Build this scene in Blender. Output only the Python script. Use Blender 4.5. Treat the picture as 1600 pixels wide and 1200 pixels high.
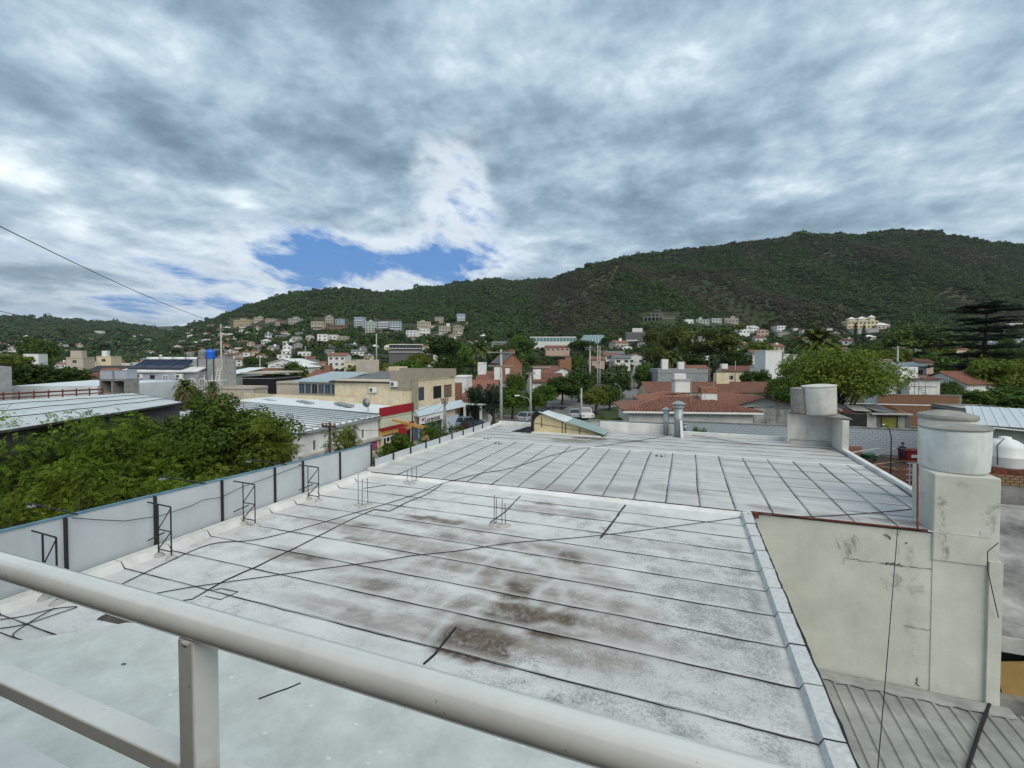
import bpy, bmesh, math, random
import numpy as np
from mathutils import Vector, Matrix, Euler, noise as mnoise

for o in list(bpy.data.objects):
    bpy.data.objects.remove(o, do_unlink=True)
SC = bpy.context.scene
COL = SC.collection
R = math.radians

# ------------------------------------------------------------------ camera
FPX, CXP, CYP, YAW, PITCH, CAMZ = 720.0, 800.0, 577.0, R(20.7), R(1.5), 9.0
cam_data = bpy.data.cameras.new('camera')
cam = bpy.data.objects.new('camera', cam_data)
COL.objects.link(cam)
cam.location = (0, 0, CAMZ)
cam.rotation_euler = (R(90) - PITCH, 0, YAW)
cam_data.sensor_width = 36.0
cam_data.lens = 36.0 * FPX / 1600.0
cam_data.shift_y = -(600.0 - CYP) / 1600.0
cam_data.clip_start = 0.05
cam_data.clip_end = 20000
SC.camera = cam
RM = Euler((R(90) - PITCH, 0, YAW)).to_matrix()
EYE = Vector((0, 0, CAMZ))

# ------------------------------------------------------------------ sky
SUN_EL, SUN_AZ = R(42), R(132)          # azimuth measured from +Y towards +X
world = bpy.data.worlds.new('World')
SC.world = world
world.use_nodes = True
wn = world.node_tree
wn.nodes.clear()
def N(tree, typ, **kw):
    n = tree.nodes.new(typ)
    for k, v in kw.items():
        if k.startswith('i_'):
            n.inputs[k[2:].replace('_', ' ')].default_value = v
        else:
            setattr(n, k, v)
    return n
def L(tree, a, b):
    tree.links.new(a, b)
def math_(tree, op, a, b=None, clamp=False):
    n = N(tree, 'ShaderNodeMath', operation=op, use_clamp=clamp)
    for i, v in enumerate((a, b)):
        if v is None: continue
        if isinstance(v, (int, float)): n.inputs[i].default_value = v
        else: L(tree, v, n.inputs[i])
    return n.outputs[0]
def ramp_(tree, fac, stops, interp='LINEAR'):
    n = N(tree, 'ShaderNodeValToRGB')
    cr = n.color_ramp
    cr.interpolation = interp
    while len(cr.elements) < len(stops): cr.elements.new(0.5)
    for e, (p, c) in zip(cr.elements, stops):
        e.position = p
        e.color = (*c, 1) if len(c) == 3 else c
    L(tree, fac, n.inputs[0])
    return n.outputs[0]
def mix_(tree, fac, a, b, blend='MIX'):
    n = N(tree, 'ShaderNodeMix', data_type='RGBA', blend_type=blend)
    for s, v in ((0, fac), (6, a), (7, b)):
        if isinstance(v, (int, float)): n.inputs[s].default_value = v
        elif isinstance(v, tuple): n.inputs[s].default_value = (*v, 1) if len(v) == 3 else v
        else: L(tree, v, n.inputs[s])
    return n.outputs[2]

def build_sky():
    t = wn
    out = N(t, 'ShaderNodeOutputWorld')
    bg = N(t, 'ShaderNodeBackground'); bg.inputs['Strength'].default_value = 0.1
    L(t, bg.outputs[0], out.inputs[0])
    sky = N(t, 'ShaderNodeTexSky', sky_type='NISHITA', sun_disc=False)
    sky.sun_elevation = SUN_EL; sky.sun_rotation = SUN_AZ
    sky.air_density = 1.0; sky.dust_density = 0.6; sky.ozone_density = 2.0
    tc = N(t, 'ShaderNodeTexCoord')
    sep = N(t, 'ShaderNodeSeparateXYZ'); L(t, tc.outputs['Generated'], sep.inputs[0])
    z = math_(t, 'MAXIMUM', sep.outputs[2], 0.0)
    den = math_(t, 'ADD', z, 0.20)
    cx = math_(t, 'DIVIDE', sep.outputs[0], den)
    cy = math_(t, 'DIVIDE', sep.outputs[1], den)
    comb = N(t, 'ShaderNodeCombineXYZ')
    L(t, cx, comb.inputs[0]); L(t, cy, comb.inputs[1])
    def noi(scale, detail, rough, dist, off, stretch=(1, 1, 1), rz=0):
        mp = N(t, 'ShaderNodeMapping'); L(t, comb.outputs[0], mp.inputs[0])
        mp.inputs['Location'].default_value = off
        mp.inputs['Scale'].default_value = stretch
        mp.inputs['Rotation'].default_value = (0, 0, rz)
        n = N(t, 'ShaderNodeTexNoise')
        n.inputs['Scale'].default_value = scale; n.inputs['Detail'].default_value = detail
        n.inputs['Roughness'].default_value = rough; n.inputs['Distortion'].default_value = dist
        L(t, mp.outputs[0], n.inputs['Vector'])
        return n.outputs[0]
    big = noi(0.8, 2, 0.5, 0.2, (3.1, 7.7, 0), (1, 0.9, 1), 0.6)
    mid = noi(2.4, 10, 0.56, 0.12, (1.3, 2.6, 0))
    fine = noi(7.0, 9, 0.62, 0.15, (9.3, 4.6, 0))
    v = math_(t, 'ADD', math_(t, 'MULTIPLY', big, 0.28), math_(t, 'MULTIPLY', mid, 0.48))
    v = math_(t, 'ADD', v, math_(t, 'MULTIPLY', fine, 0.24))
    cloud = ramp_(t, v, [(0.37, (1.10, 1.66, 2.16)), (0.44, (1.70, 2.45, 3.10)), (0.49, (2.45, 3.28, 4.00)),
                         (0.54, (3.4, 4.25, 4.85)), (0.59, (4.9, 5.65, 6.1)), (0.66, (7.0, 7.4, 7.6))])
    # the cloud deck breaks up toward the horizon on the left of the hills
    a_ = math_(t, 'ARCTAN2', sep.outputs[0], sep.outputs[1]); e_ = math_(t, 'ARCSINE', sep.outputs[2])
    def blob(d, sx, sy):
        az = math.atan2(d.x, d.y); el = math.asin(d.z)
        qa = math_(t, 'DIVIDE', math_(t, 'SUBTRACT', a_, az), sx)
        qe = math_(t, 'DIVIDE', math_(t, 'SUBTRACT', e_, el), sy)
        q = math_(t, 'ADD', math_(t, 'MULTIPLY', qa, qa), math_(t, 'MULTIPLY', qe, qe))
        return math_(t, 'POWER', 2.718, math_(t, 'MULTIPLY', q, -1.0))
    tear = noi(3.0, 11, 0.62, 0.2, (5.3, 0.6, 0), (1, 0.62, 1), 0.6)
    g = math_(t, 'MULTIPLY', blob(px_dir(595, 412), 0.22, 0.050), 0.95)
    g = math_(t, 'ADD', g, math_(t, 'MULTIPLY', blob(px_dir(700, 310), 0.10, 0.12), 0.52))
    g = math_(t, 'ADD', g, math_(t, 'MULTIPLY', blob(px_dir(200, 430), 0.40, 0.10), 0.22))
    g = math_(t, 'ADD', g, math_(t, 'MULTIPLY', blob(px_dir(400, 480), 0.22, 0.026), 0.52))
    h = math_(t, 'ADD', g, math_(t, 'MULTIPLY', math_(t, 'SUBTRACT', tear, 0.5), 3.0))
    gap = ramp_(t, h, [(0.36, (0, 0, 0)), (0.52, (0.35, 0.35, 0.35)), (0.76, (1, 1, 1))])
    near = math_(t, 'MULTIPLY', g, 4.0, True)
    gap = math_(t, 'MULTIPLY', gap, near)
    edge = ramp_(t, math_(t, 'ADD', math_(t, 'MULTIPLY', g, 1.25), math_(t, 'MULTIPLY', math_(t, 'SUBTRACT', tear, 0.5), 1.6)), [(0.10, (0, 0, 0)), (0.46, (1, 1, 1))], 'EASE')
    cloud = mix_(t, math_(t, 'MULTIPLY', math_(t, 'MULTIPLY', edge, near), 0.72), cloud, (5.4, 5.9, 6.4))
    low = math_(t, 'SUBTRACT', 1.0, math_(t, 'MULTIPLY', z, 3.4), True)
    cloud = mix_(t, math_(t, 'MULTIPLY', low, 0.25), cloud, (3.9, 4.6, 5.3))
    blue = mix_(t, 0.90, sky.outputs[0], (0.22, 1.30, 3.6))
    col = mix_(t, math_(t, 'MULTIPLY', gap, 0.95), cloud, blue)
    L(t, col, bg.inputs['Color'])

def px_dir(x, y):
    return (RM @ Vector(((x - CXP) / FPX, -(y - CYP) / FPX, -1.0))).normalized()
def C(x, y, Z):
    """photo pixel -> the point at depth Z metres ahead of the camera"""
    return EYE + (RM @ Vector(((x - CXP) / FPX, -(y - CYP) / FPX, -1.0))) * Z
def G(x, y, z=0.0):
    """photo pixel -> the point where that line of sight meets height z"""
    d = px_dir(x, y)
    return EYE + d * ((z - CAMZ) / d.z)
def FY(x, y, u):
    d = px_dir(x, y)
    return EYE + d * (u / d.y)
def FX(x, y, v):
    d = px_dir(x, y)
    return EYE + d * (v / d.x)
build_sky()

sun_d = bpy.data.lights.new('sun', 'SUN')
sun_d.energy = 1.5
sun_d.angle = R(50)
sun_d.color = (1.0, 0.93, 0.81)
sun = bpy.data.objects.new('sun', sun_d)
COL.objects.link(sun)
sv = Vector((math.sin(SUN_AZ) * math.cos(SUN_EL), math.cos(SUN_AZ) * math.cos(SUN_EL), math.sin(SUN_EL)))
sun.rotation_euler = sv.to_track_quat('Z', 'Y').to_euler()
sun.location = (0, 0, 60)

SC.view_settings.view_transform = 'Standard'
SC.view_settings.look = 'None'
SC.view_settings.exposure = 0.74
SC.view_settings.gamma = 1.0
SC.view_settings.use_curve_mapping = False
SC.render.engine = 'CYCLES'

# ------------------------------------------------------------------ materials
MATS = {}
def mat(name, col, rough=0.8, var=0.18, scale=2.0, bump=0.0, bscale=20.0, metal=0.0, col2=None, spec=0.4, detail=6, grime=0.0, gscale=0.6, gcol=(0.09, 0.08, 0.065), per_obj=0.0):
    if name in MATS: return MATS[name]
    m = bpy.data.materials.new(name); m.use_nodes = True
    t = m.node_tree
    b = t.nodes['Principled BSDF']
    tc = N(t, 'ShaderNodeTexCoord')
    n1 = N(t, 'ShaderNodeTexNoise'); n1.inputs['Scale'].default_value = scale; n1.inputs['Detail'].default_value = detail
    n1.inputs['Roughness'].default_value = 0.65
    L(t, tc.outputs['Object'], n1.inputs['Vector'])
    c2 = col2 if col2 else tuple(max(0, c * (1 - 2.2 * var)) for c in col)
    cc = tuple(min(1, c * (1 + 0.9 * var)) for c in col) if not col2 else col
    c = ramp_(t, n1.outputs[0], [(0.30, c2), (0.70, cc)])
    if grime > 0:
        mp = N(t, 'ShaderNodeMapping'); mp.inputs['Scale'].default_value = (1.6, 1.6, 0.35)
        L(t, tc.outputs['Object'], mp.inputs[0])
        n2 = N(t, 'ShaderNodeTexNoise'); n2.inputs['Scale'].default_value = gscale; n2.inputs['Detail'].default_value = 9
        n2.inputs['Roughness'].default_value = 0.7
        L(t, mp.outputs[0], n2.inputs['Vector'])
        f = math_(t, 'MULTIPLY', math_(t, 'SUBTRACT', n2.outputs[0], 0.50, True), 5.0 * grime, True)
        c = mix_(t, f, c, gcol)
    if per_obj > 0:
        oi = N(t, 'ShaderNodeObjectInfo')
        hsv = N(t, 'ShaderNodeHueSaturation')
        L(t, c, hsv.inputs['Color'])
        L(t, math_(t, 'ADD', 1 - per_obj, math_(t, 'MULTIPLY', oi.outputs['Random'], 2 * per_obj)), hsv.inputs['Value'])
        c = hsv.outputs[0]
    L(t, c, b.inputs['Base Color'])
    b.inputs['Roughness'].default_value = rough
    b.inputs['Metallic'].default_value = metal
    b.inputs['Specular IOR Level'].default_value = spec
    if bump > 0:
        n3 = N(t, 'ShaderNodeTexNoise'); n3.inputs['Scale'].default_value = bscale; n3.inputs['Detail'].default_value = 5
        L(t, tc.outputs['Object'], n3.inputs['Vector'])
        bp = N(t, 'ShaderNodeBump'); bp.inputs['Strength'].default_value = bump; bp.inputs['Distance'].default_value = 0.02
        L(t, n3.outputs[0], bp.inputs['Height']); L(t, bp.outputs[0], b.inputs['Normal'])
    MATS[name] = m
    return m

def leaf_mat(name, c1, c2, trans=0.25, per_obj=0.25):
    m = bpy.data.materials.new(name); m.use_nodes = True
    t = m.node_tree; t.nodes.clear()
    out = N(t, 'ShaderNodeOutputMaterial')
    tc = N(t, 'ShaderNodeTexCoord')
    n1 = N(t, 'ShaderNodeTexNoise'); n1.inputs['Scale'].default_value = 0.9; n1.inputs['Detail'].default_value = 5
    L(t, tc.outputs['Object'], n1.inputs['Vector'])
    n2 = N(t, 'ShaderNodeTexNoise'); n2.inputs['Scale'].default_value = 14.0; n2.inputs['Detail'].default_value = 2
    L(t, tc.outputs['Object'], n2.inputs['Vector'])
    f = math_(t, 'ADD', math_(t, 'MULTIPLY', n1.outputs[0], 0.6), math_(t, 'MULTIPLY', n2.outputs[0], 0.4))
    c = ramp_(t, f, [(0.34, c1), (0.64, c2)])
    oi = N(t, 'ShaderNodeObjectInfo')
    hsv = N(t, 'ShaderNodeHueSaturation'); L(t, c, hsv.inputs['Color'])
    L(t, math_(t, 'ADD', 1 - per_obj, math_(t, 'MULTIPLY', oi.outputs['Random'], 2 * per_obj)), hsv.inputs['Value'])
    L(t, math_(t, 'ADD', 0.485, math_(t, 'MULTIPLY', oi.outputs['Random'], 0.03)), hsv.inputs['Hue'])
    d = N(t, 'ShaderNodeBsdfPrincipled'); d.inputs['Roughness'].default_value = 0.55
    d.inputs['Specular IOR Level'].default_value = 0.08
    L(t, hsv.outputs[0], d.inputs['Base Color'])
    tr = N(t, 'ShaderNodeBsdfTranslucent'); L(t, hsv.outputs[0], tr.inputs['Color'])
    mx = N(t, 'ShaderNodeMixShader'); mx.inputs[0].default_value = trans
    L(t, d.outputs[0], mx.inputs[1]); L(t, tr.outputs[0], mx.inputs[2])
    L(t, mx.outputs[0], out.inputs[0])
    MATS[name] = m
    return m

def glass_mat(name, col=(0.02, 0.025, 0.03), rough=0.08):
    m = bpy.data.materials.new(name); m.use_nodes = True
    b = m.node_tree.nodes['Principled BSDF']
    b.inputs['Base Color'].default_value = (*col, 1)
    b.inputs['Roughness'].default_value = rough
    b.inputs['Specular IOR Level'].default_value = 0.6
    MATS[name] = m
    return m

mat('white_wall', (0.70, 0.70, 0.67), var=0.10, scale=1.0, grime=0.25, bump=0.15, bscale=30)
mat('white_fresh', (0.74, 0.74, 0.73), var=0.06, grime=0.12)
mat('cream_wall', (0.70, 0.59, 0.41), var=0.10, grime=0.22, bump=0.15, bscale=30)
mat('taupe_wall', (0.33, 0.29, 0.22), var=0.10, grime=0.18)
mat('yellow_wall', (0.62, 0.53, 0.33), var=0.10, grime=0.15)
mat('grey_wall', (0.30, 0.31, 0.32), var=0.14, grime=0.25)
mat('lilac_wall', (0.40, 0.42, 0.48), var=0.10, grime=0.2)
mat('green_wall', (0.40, 0.46, 0.42), var=0.10, grime=0.2)
mat('pink_wall', (0.52, 0.36, 0.30), var=0.10, grime=0.2)
mat('blue_wall', (0.36, 0.44, 0.52), var=0.10, grime=0.2)
mat('brown_wall', (0.20, 0.13, 0.09), var=0.18, grime=0.2)
mat('brick_far', (0.30, 0.14, 0.085), var=0.25, scale=6, grime=0.2)
mat('stone_dark', (0.14, 0.13, 0.13), var=0.25, scale=4)
mat('concrete', (0.27, 0.26, 0.24), var=0.2, scale=2.5, grime=0.35, bump=0.3)
mat('concrete_light', (0.42, 0.41, 0.38), var=0.15, scale=2.5, grime=0.35, bump=0.3)
mat('tile_red', (0.27, 0.115, 0.075), var=0.30, scale=3.0, grime=0.25, gscale=0.9, per_obj=0.12)
mat('tile_brown', (0.21, 0.095, 0.065), var=0.28, scale=3.0, grime=0.2, per_obj=0.12)
mat('roof_grey', (0.16, 0.17, 0.18), var=0.22, scale=3.0, grime=0.2)
mat('roof_dark', (0.055, 0.055, 0.06), var=0.25, scale=3.0)
mat('sheet_white', (0.66, 0.70, 0.72), rough=0.45, var=0.06, scale=0.5, grime=0.12, gscale=0.25)
mat('sheet_grey', (0.36, 0.43, 0.45), rough=0.45, var=0.08, scale=0.6, grime=0.15)
mat('dark', (0.012, 0.012, 0.014), rough=0.6, var=0.1)
mat('dark_metal', (0.022, 0.018, 0.020), rough=0.6, var=0.2, scale=8)
mat('rust', (0.16, 0.045, 0.025), rough=0.85, var=0.35, scale=9)
mat('rust_red', (0.26, 0.035, 0.03), rough=0.75, var=0.3, scale=6)
mat('steel', (0.38, 0.40, 0.40), rough=0.4, var=0.12, metal=0.6, scale=4)
mat('galvanised', (0.34, 0.37, 0.38), rough=0.5, var=0.12, metal=0.3, scale=4, grime=0.2)
mat('wood', (0.30, 0.20, 0.11), var=0.25, scale=6)
mat('bark', (0.075, 0.055, 0.04), var=0.3, scale=8, bump=0.6)
mat('asphalt', (0.17, 0.165, 0.155), var=0.15, scale=1.5, grime=0.12)
mat('pavement', (0.26, 0.25, 0.23), var=0.15, scale=2, grime=0.12)
mat('plastic_white', (0.72, 0.73, 0.72), rough=0.4, var=0.05)
mat('plastic_blue', (0.02, 0.13, 0.62), rough=0.35, var=0.08)
mat('red_paint', (0.33, 0.012, 0.022), rough=0.5, var=0.12)
mat('bitumen', (0.013, 0.013, 0.016), rough=0.55, var=0.3, scale=20)
glass_mat('glass'); glass_mat('glass_blue', (0.05, 0.08, 0.11), 0.1)
glass_mat('solar', (0.025, 0.042, 0.085), 0.18)

# ------------------------------------------------------------------ mesh builder
class MB:
    def __init__(s): s.v = []; s.f = []
    def add(s, vs, fs):
        o = len(s.v); s.v += [tuple(p) for p in vs]; s.f += [tuple(i + o for i in f) for f in fs]
        return s
    def box(s, cx, cy, cz, sx, sy, sz, rz=0.0):
        c_, s_ = math.cos(rz), math.sin(rz); vs = []
        for dz in (-.5, .5):
            for dx, dy in ((-.5, -.5), (.5, -.5), (.5, .5), (-.5, .5)):
                x, y = dx * sx, dy * sy
                vs.append((cx + x * c_ - y * s_, cy + x * s_ + y * c_, cz + dz * sz))
        return s.add(vs, [(3, 2, 1, 0), (4, 5, 6, 7), (0, 1, 5, 4), (1, 2, 6, 5), (2, 3, 7, 6), (3, 0, 4, 7)])
    def prism(s, poly, z0, z1):
        n = len(poly)
        vs = [(p[0], p[1], z0) for p in poly] + [(p[0], p[1], z1) for p in poly]
        fs = [tuple(range(n - 1, -1, -1)), tuple(range(n, 2 * n))]
        fs += [(i, (i + 1) % n, n + (i + 1) % n, n + i) for i in range(n)]
        return s.add(vs, fs)
    def extr(s, pts, vec):
        """a 3-D polygon swept along a vector"""
        n = len(pts); w = Vector(vec)
        vs = [tuple(Vector(p)) for p in pts] + [tuple(Vector(p) + w) for p in pts]
        fs = [tuple(range(n - 1, -1, -1)), tuple(range(n, 2 * n))]
        fs += [(i, (i + 1) % n, n + (i + 1) % n, n + i) for i in range(n)]
        return s.add(vs, fs)
    def poly(s, pts): return s.add(pts, [tuple(range(len(pts)))])
    def tube(s, pts, r, n=6, cap=True):
        pts = [Vector(p) for p in pts]
        rs = r if isinstance(r, (list, tuple)) else [r] * len(pts)
        vs = []; ref = None
        for i, p in enumerate(pts):
            d = (pts[min(i + 1, len(pts) - 1)] - pts[max(i - 1, 0)])
            d = d.normalized() if d.length > 1e-9 else Vector((0, 0, 1))
            if ref is None:
                ref = Vector((1, 0, 0)) if abs(d.x) < 0.8 else Vector((0, 1, 0))
            a = ref - d * ref.dot(d)
            if a.length < 1e-6: a = d.orthogonal()
            a.normalize(); b = d.cross(a); ref = a
            for k in range(n):
                th = 2 * math.pi * k / n
                vs.append(tuple(p + (a * math.cos(th) + b * math.sin(th)) * rs[i]))
        fs = []
        for i in range(len(pts) - 1):
            for k in range(n):
                fs.append((i * n + k, i * n + (k + 1) % n, (i + 1) * n + (k + 1) % n, (i + 1) * n + k))
        if cap:
            fs.append(tuple(range(n - 1, -1, -1))); fs.append(tuple((len(pts) - 1) * n + k for k in range(n)))
        return s.add(vs, fs)
    def lathe(s, prof, n=24, c=(0, 0, 0)):
        vs = []
        for r, z in prof:
            for k in range(n):
                th = 2 * math.pi * k / n
                vs.append((c[0] + r * math.cos(th), c[1] + r * math.sin(th), c[2] + z))
        fs = []
        for i in range(len(prof) - 1):
            for k in range(n):
                fs.append((i * n + k, i * n + (k + 1) % n, (i + 1) * n + (k + 1) % n, (i + 1) * n + k))
        fs.append(tuple(range(n - 1, -1, -1))); fs.append(tuple((len(prof) - 1) * n + k for k in range(n)))
        return s.add(vs, fs)
    def corr(s, p00, p10, p11, p01, pitch, amp, th=0.02, prof='sine'):
        """corrugated sheet: p00->p10 across the ribs, p00->p01 along them"""
        p00, p10, p11, p01 = map(Vector, (p00, p10, p11, p01))
        Wd = (p10 - p00).length; n = max(2, int(Wd / pitch))
        nor = (p10 - p00).cross(p01 - p00).normalized()
        if nor.z < 0: nor = -nor
        if prof == 'sine': pat = [(k / 4.0, 0.5 + 0.5 * math.sin(2 * math.pi * k / 4.0)) for k in range(4)]
        elif prof == 'rib': pat = [(0, 0), (.68, 0), (.76, 1), (.90, 1), (.98, 0)]
        else: pat = [(0, 0), (.12, .72), (.3, 1), (.48, .72), (.6, 0), (.8, -.25)]
        top = []
        for i in range(n):
            for q, h in pat: top.append(((i + q) / n, h * amp))
        top.append((1.0, 0.0)); m = len(top)
        vs = []
        for a, b in ((p00, p10), (p01, p11)):
            for q, h in top: vs.append(tuple(a.lerp(b, q) + nor * h))
        for a, b in ((p00, p10), (p01, p11)):
            for q, h in top: vs.append(tuple(a.lerp(b, q) + nor * (h - th)))
        fs = []
        for i in range(m - 1):
            fs.append((i, i + 1, m + i + 1, m + i)); fs.append((2 * m + i + 1, 2 * m + i, 3 * m + i, 3 * m + i + 1))
            fs.append((2 * m + i, 2 * m + i + 1, i + 1, i)); fs.append((m + i, m + i + 1, 3 * m + i + 1, 3 * m + i))
        return s.add(vs, fs)
    def mesh(s, name, m, smooth=False):
        me = bpy.data.meshes.new(name)
        me.from_pydata(s.v, [], s.f)
        me.update()
        if m: me.materials.append(MATS[m] if isinstance(m, str) else m)
        if smooth:
            me.polygons.foreach_set('use_smooth', [True] * len(me.polygons))
        return me
    def build(s, name, m, parent=None, smooth=False, fix=False, label=None):
        me = s.mesh(name, m, smooth)
        if fix:
            bm = bmesh.new(); bm.from_mesh(me); bmesh.ops.recalc_face_normals(bm, faces=bm.faces[:]); bm.to_mesh(me); bm.free()
        o = bpy.data.objects.new(name, me); COL.objects.link(o)
        if parent: o.parent = parent
        if label: o['label'] = label
        return o

def tag(o, label, cat, group=None, kind=None):
    if label: o['label'] = label
    if cat: o['category'] = cat
    if group: o['group'] = group
    if kind: o['kind'] = kind
    return o
def thing(name, label, cat, loc=(0, 0, 0), rz=0.0, group=None):
    o = bpy.data.objects.new(name, None); COL.objects.link(o)
    o.empty_display_size = 0.2
    o.location = loc; o.rotation_euler = (0, 0, rz)
    return tag(o, label, cat, group)
def struct(name, mb, m, smooth=False, kind='structure'):
    o = mb.build(name, m, None, smooth); o['kind'] = kind
    return o
def mobj(name, me, parent=None, loc=None, rot=None, sc=None):
    o = bpy.data.objects.new(name, me); COL.objects.link(o)
    if parent: o.parent = parent
    if loc is not None: o.location = loc
    if rot is not None: o.rotation_euler = rot
    if sc is not None: o.scale = sc
    return o
def bevel(o, w=0.01, seg=2):
    md = o.modifiers.new('bevel', 'BEVEL'); md.width = w; md.segments = seg; md.limit_method = 'ANGLE'
    return o
def sag(a, b, drop, n=14):
    a, b = Vector(a), Vector(b)
    return [a.lerp(b, i / n) - Vector((0, 0, drop * 4 * (i / n) * (1 - i / n))) for i in range(n + 1)]
def arr_mesh(name, V, F4, m, smooth=False):
    """fast quads from numpy"""
    me = bpy.data.meshes.new(name)
    nv, nf = len(V), len(F4); k = F4.shape[1]
    me.vertices.add(nv); me.vertices.foreach_set('co', V.astype(np.float32).ravel())
    me.loops.add(nf * k); me.loops.foreach_set('vertex_index', F4.astype(np.int32).ravel())
    me.polygons.add(nf); me.polygons.foreach_set('loop_start', np.arange(0, nf * k, k, dtype=np.int32))
    me.update(calc_edges=True)
    if smooth: me.polygons.foreach_set('use_smooth', np.ones(nf, dtype=bool))
    if m: me.materials.append(MATS[m] if isinstance(m, str) else m)
    return me
# ================================================================== terrain
HILLS = {
 'right': dict(sky=[(-700, 700), (560, 640), (640, 575), (690, 532), (715, 506), (740, 488), (790, 466), (850, 441), (900, 425), (960, 407), (1020, 400),
                    (1100, 388), (1200, 376), (1280, 370), (1340, 369), (1400, 362), (1440, 364), (1500, 373), (1540, 381), (1600, 386), (1700, 392), (1900, 410), (2300, 455)],
               r0=300.0, rc=1000.0, amp=62.0, pw=1.12),
 'middle': dict(sky=[(-700, 600), (120, 556), (230, 535), (290, 516), (330, 504), (370, 490), (400, 480), (450, 465), (500, 457), (540, 455), (600, 460), (650, 455),
                     (700, 449), (770, 439), (810, 443), (860, 440), (950, 460), (1100, 500), (1500, 560), (2300, 600)],
                r0=330.0, rc=1350.0, amp=30.0, pw=1.0),
 'left': dict(sky=[(-700, 470), (-300, 486), (-100, 495), (0, 499), (60, 503), (110, 504), (150, 507), (200, 511), (260, 520), (340, 535), (460, 560), (2300, 620)],
              r0=420.0, rc=1900.0, amp=30.0, pw=1.2),
 'foot': dict(sky=[(-700, 800), (700, 700), (820, 620), (900, 552), (960, 539), (1100, 534), (1250, 532), (1400, 535), (1600, 545), (1800, 560), (2300, 620)],
              r0=130.0, rc=340.0, amp=3.0, pw=1.25),
 'far': dict(sky=[(-700, 540), (0, 510), (100, 506), (140, 503), (190, 507), (230, 511), (280, 509), (320, 513), (420, 520), (700, 540), (2300, 600)],
             r0=2200.0, rc=4500.0, amp=25.0, pw=1.0),
}
def interp(pts, x):
    if x <= pts[0][0]: return pts[0][1]
    for (x0, y0), (x1, y1) in zip(pts, pts[1:]):
        if x <= x1:
            return y0 + (y1 - y0) * (x - x0) / (x1 - x0)
    return pts[-1][1]
HOR = 558.0
def hill_z(h, x, Z):
    rc, r0 = h['rc'], h['r0']
    zc = CAMZ + (HOR - interp(h['sky'], x)) / FPX * rc
    if zc <= 0: return -2.0
    t = (Z - r0) / (rc - r0)
    if t <= 0: return -2.0 + 2.0 * max(-1, t)
    X = (x - CXP) / FPX * Z
    if t <= 1:
        s = t ** h['pw']
        env = min(1, 4 * t * (1 - t))
        rg = mnoise.fractal(Vector((X * 0.0042, Z * 0.0016, 3.3)), 1.0, 2.1, 4) * h['amp'] * env
        rg += mnoise.noise(Vector((X * 0.0016, Z * 0.0011, 8.1))) * h['amp'] * env
        return max(-1.0, zc * s + rg * min(1, zc / 120.0)) if t > 0.02 else zc * s
    return zc * max(0.0, 1 - 0.9 * (t - 1) ** 1.3)
def to_px(p):
    q = RM.transposed() @ (Vector(p) - EYE)
    return CXP + FPX * q.x / -q.z, CYP - FPX * q.y / -q.z, -q.z
def depth_x(X, Y):
    Z = -X * math.sin(YAW) + Y * math.cos(YAW); Xc = X * math.cos(YAW) + Y * math.sin(YAW)
    return Z, CXP + FPX * Xc / max(Z, 1e-3)
def ground_z(X, Y):
    Z, x = depth_x(X, Y)
    if Z < 120: return 0.0
    return max(0.0, max(hill_z(h, x, Z) for h in HILLS.values()))
def wpt(x, Z, z):
    Xc = (x - CXP) / FPX * Z
    return (Xc * math.cos(YAW) - Z * math.sin(YAW), Xc * math.sin(YAW) + Z * math.cos(YAW), z)
def solve_Z(x, y):
    """depth at which the line of sight through a photo pixel meets the terrain"""
    Z = 60.0
    while Z < 4000:
        p = C(x, y, Z)
        if ground_z(p.x, p.y) >= p.z: return Z
        Z *= 1.012
    return None

def hill_material(name, a, b, c):
    m = bpy.data.materials.new(name); m.use_nodes = True
    t = m.node_tree; bs = t.nodes['Principled BSDF']; bs.inputs['Roughness'].default_value = 0.95; bs.inputs['Specular IOR Level'].default_value = 0.1
    g = N(t, 'ShaderNodeNewGeometry')
    n1 = N(t, 'ShaderNodeTexNoise'); n1.inputs['Scale'].default_value = 0.006; n1.inputs['Detail'].default_value = 5; L(t, g.outputs['Position'], n1.inputs['Vector'])
    n2 = N(t, 'ShaderNodeTexNoise'); n2.inputs['Scale'].default_value = 0.09; n2.inputs['Detail'].default_value = 6; L(t, g.outputs['Position'], n2.inputs['Vector'])
    k = mix_(t, ramp_(t, n1.outputs[0], [(0.42, (0, 0, 0)), (0.60, (1, 1, 1))]), a, b)
    k = mix_(t, ramp_(t, n2.outputs[0], [(0.45, (0, 0, 0)), (0.70, (1, 1, 1))]), k, c)
    L(t, k, bs.inputs['Base Color'])
    MATS[name] = m
hill_material('hill_soil', (0.040, 0.056, 0.026), (0.070, 0.068, 0.044), (0.030, 0.044, 0.020))
hill_material('town_soil', (0.060, 0.080, 0.035), (0.13, 0.115, 0.085), (0.045, 0.062, 0.028))

# the ground: one sheet to the horizon
mb = MB(); S_ = 9000
mb.poly([(-S_, -S_, -0.02), (S_, -S_, -0.02), (S_, S_, -0.02), (-S_, S_, -0.02)])
struct('ground', mb, 'town_soil')
def T(x, y, up=0.06):
    p = C(x, y, solve_Z(x, y) or 400); return Vector((p.x, p.y, ground_z(p.x, p.y) + up))

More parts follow.
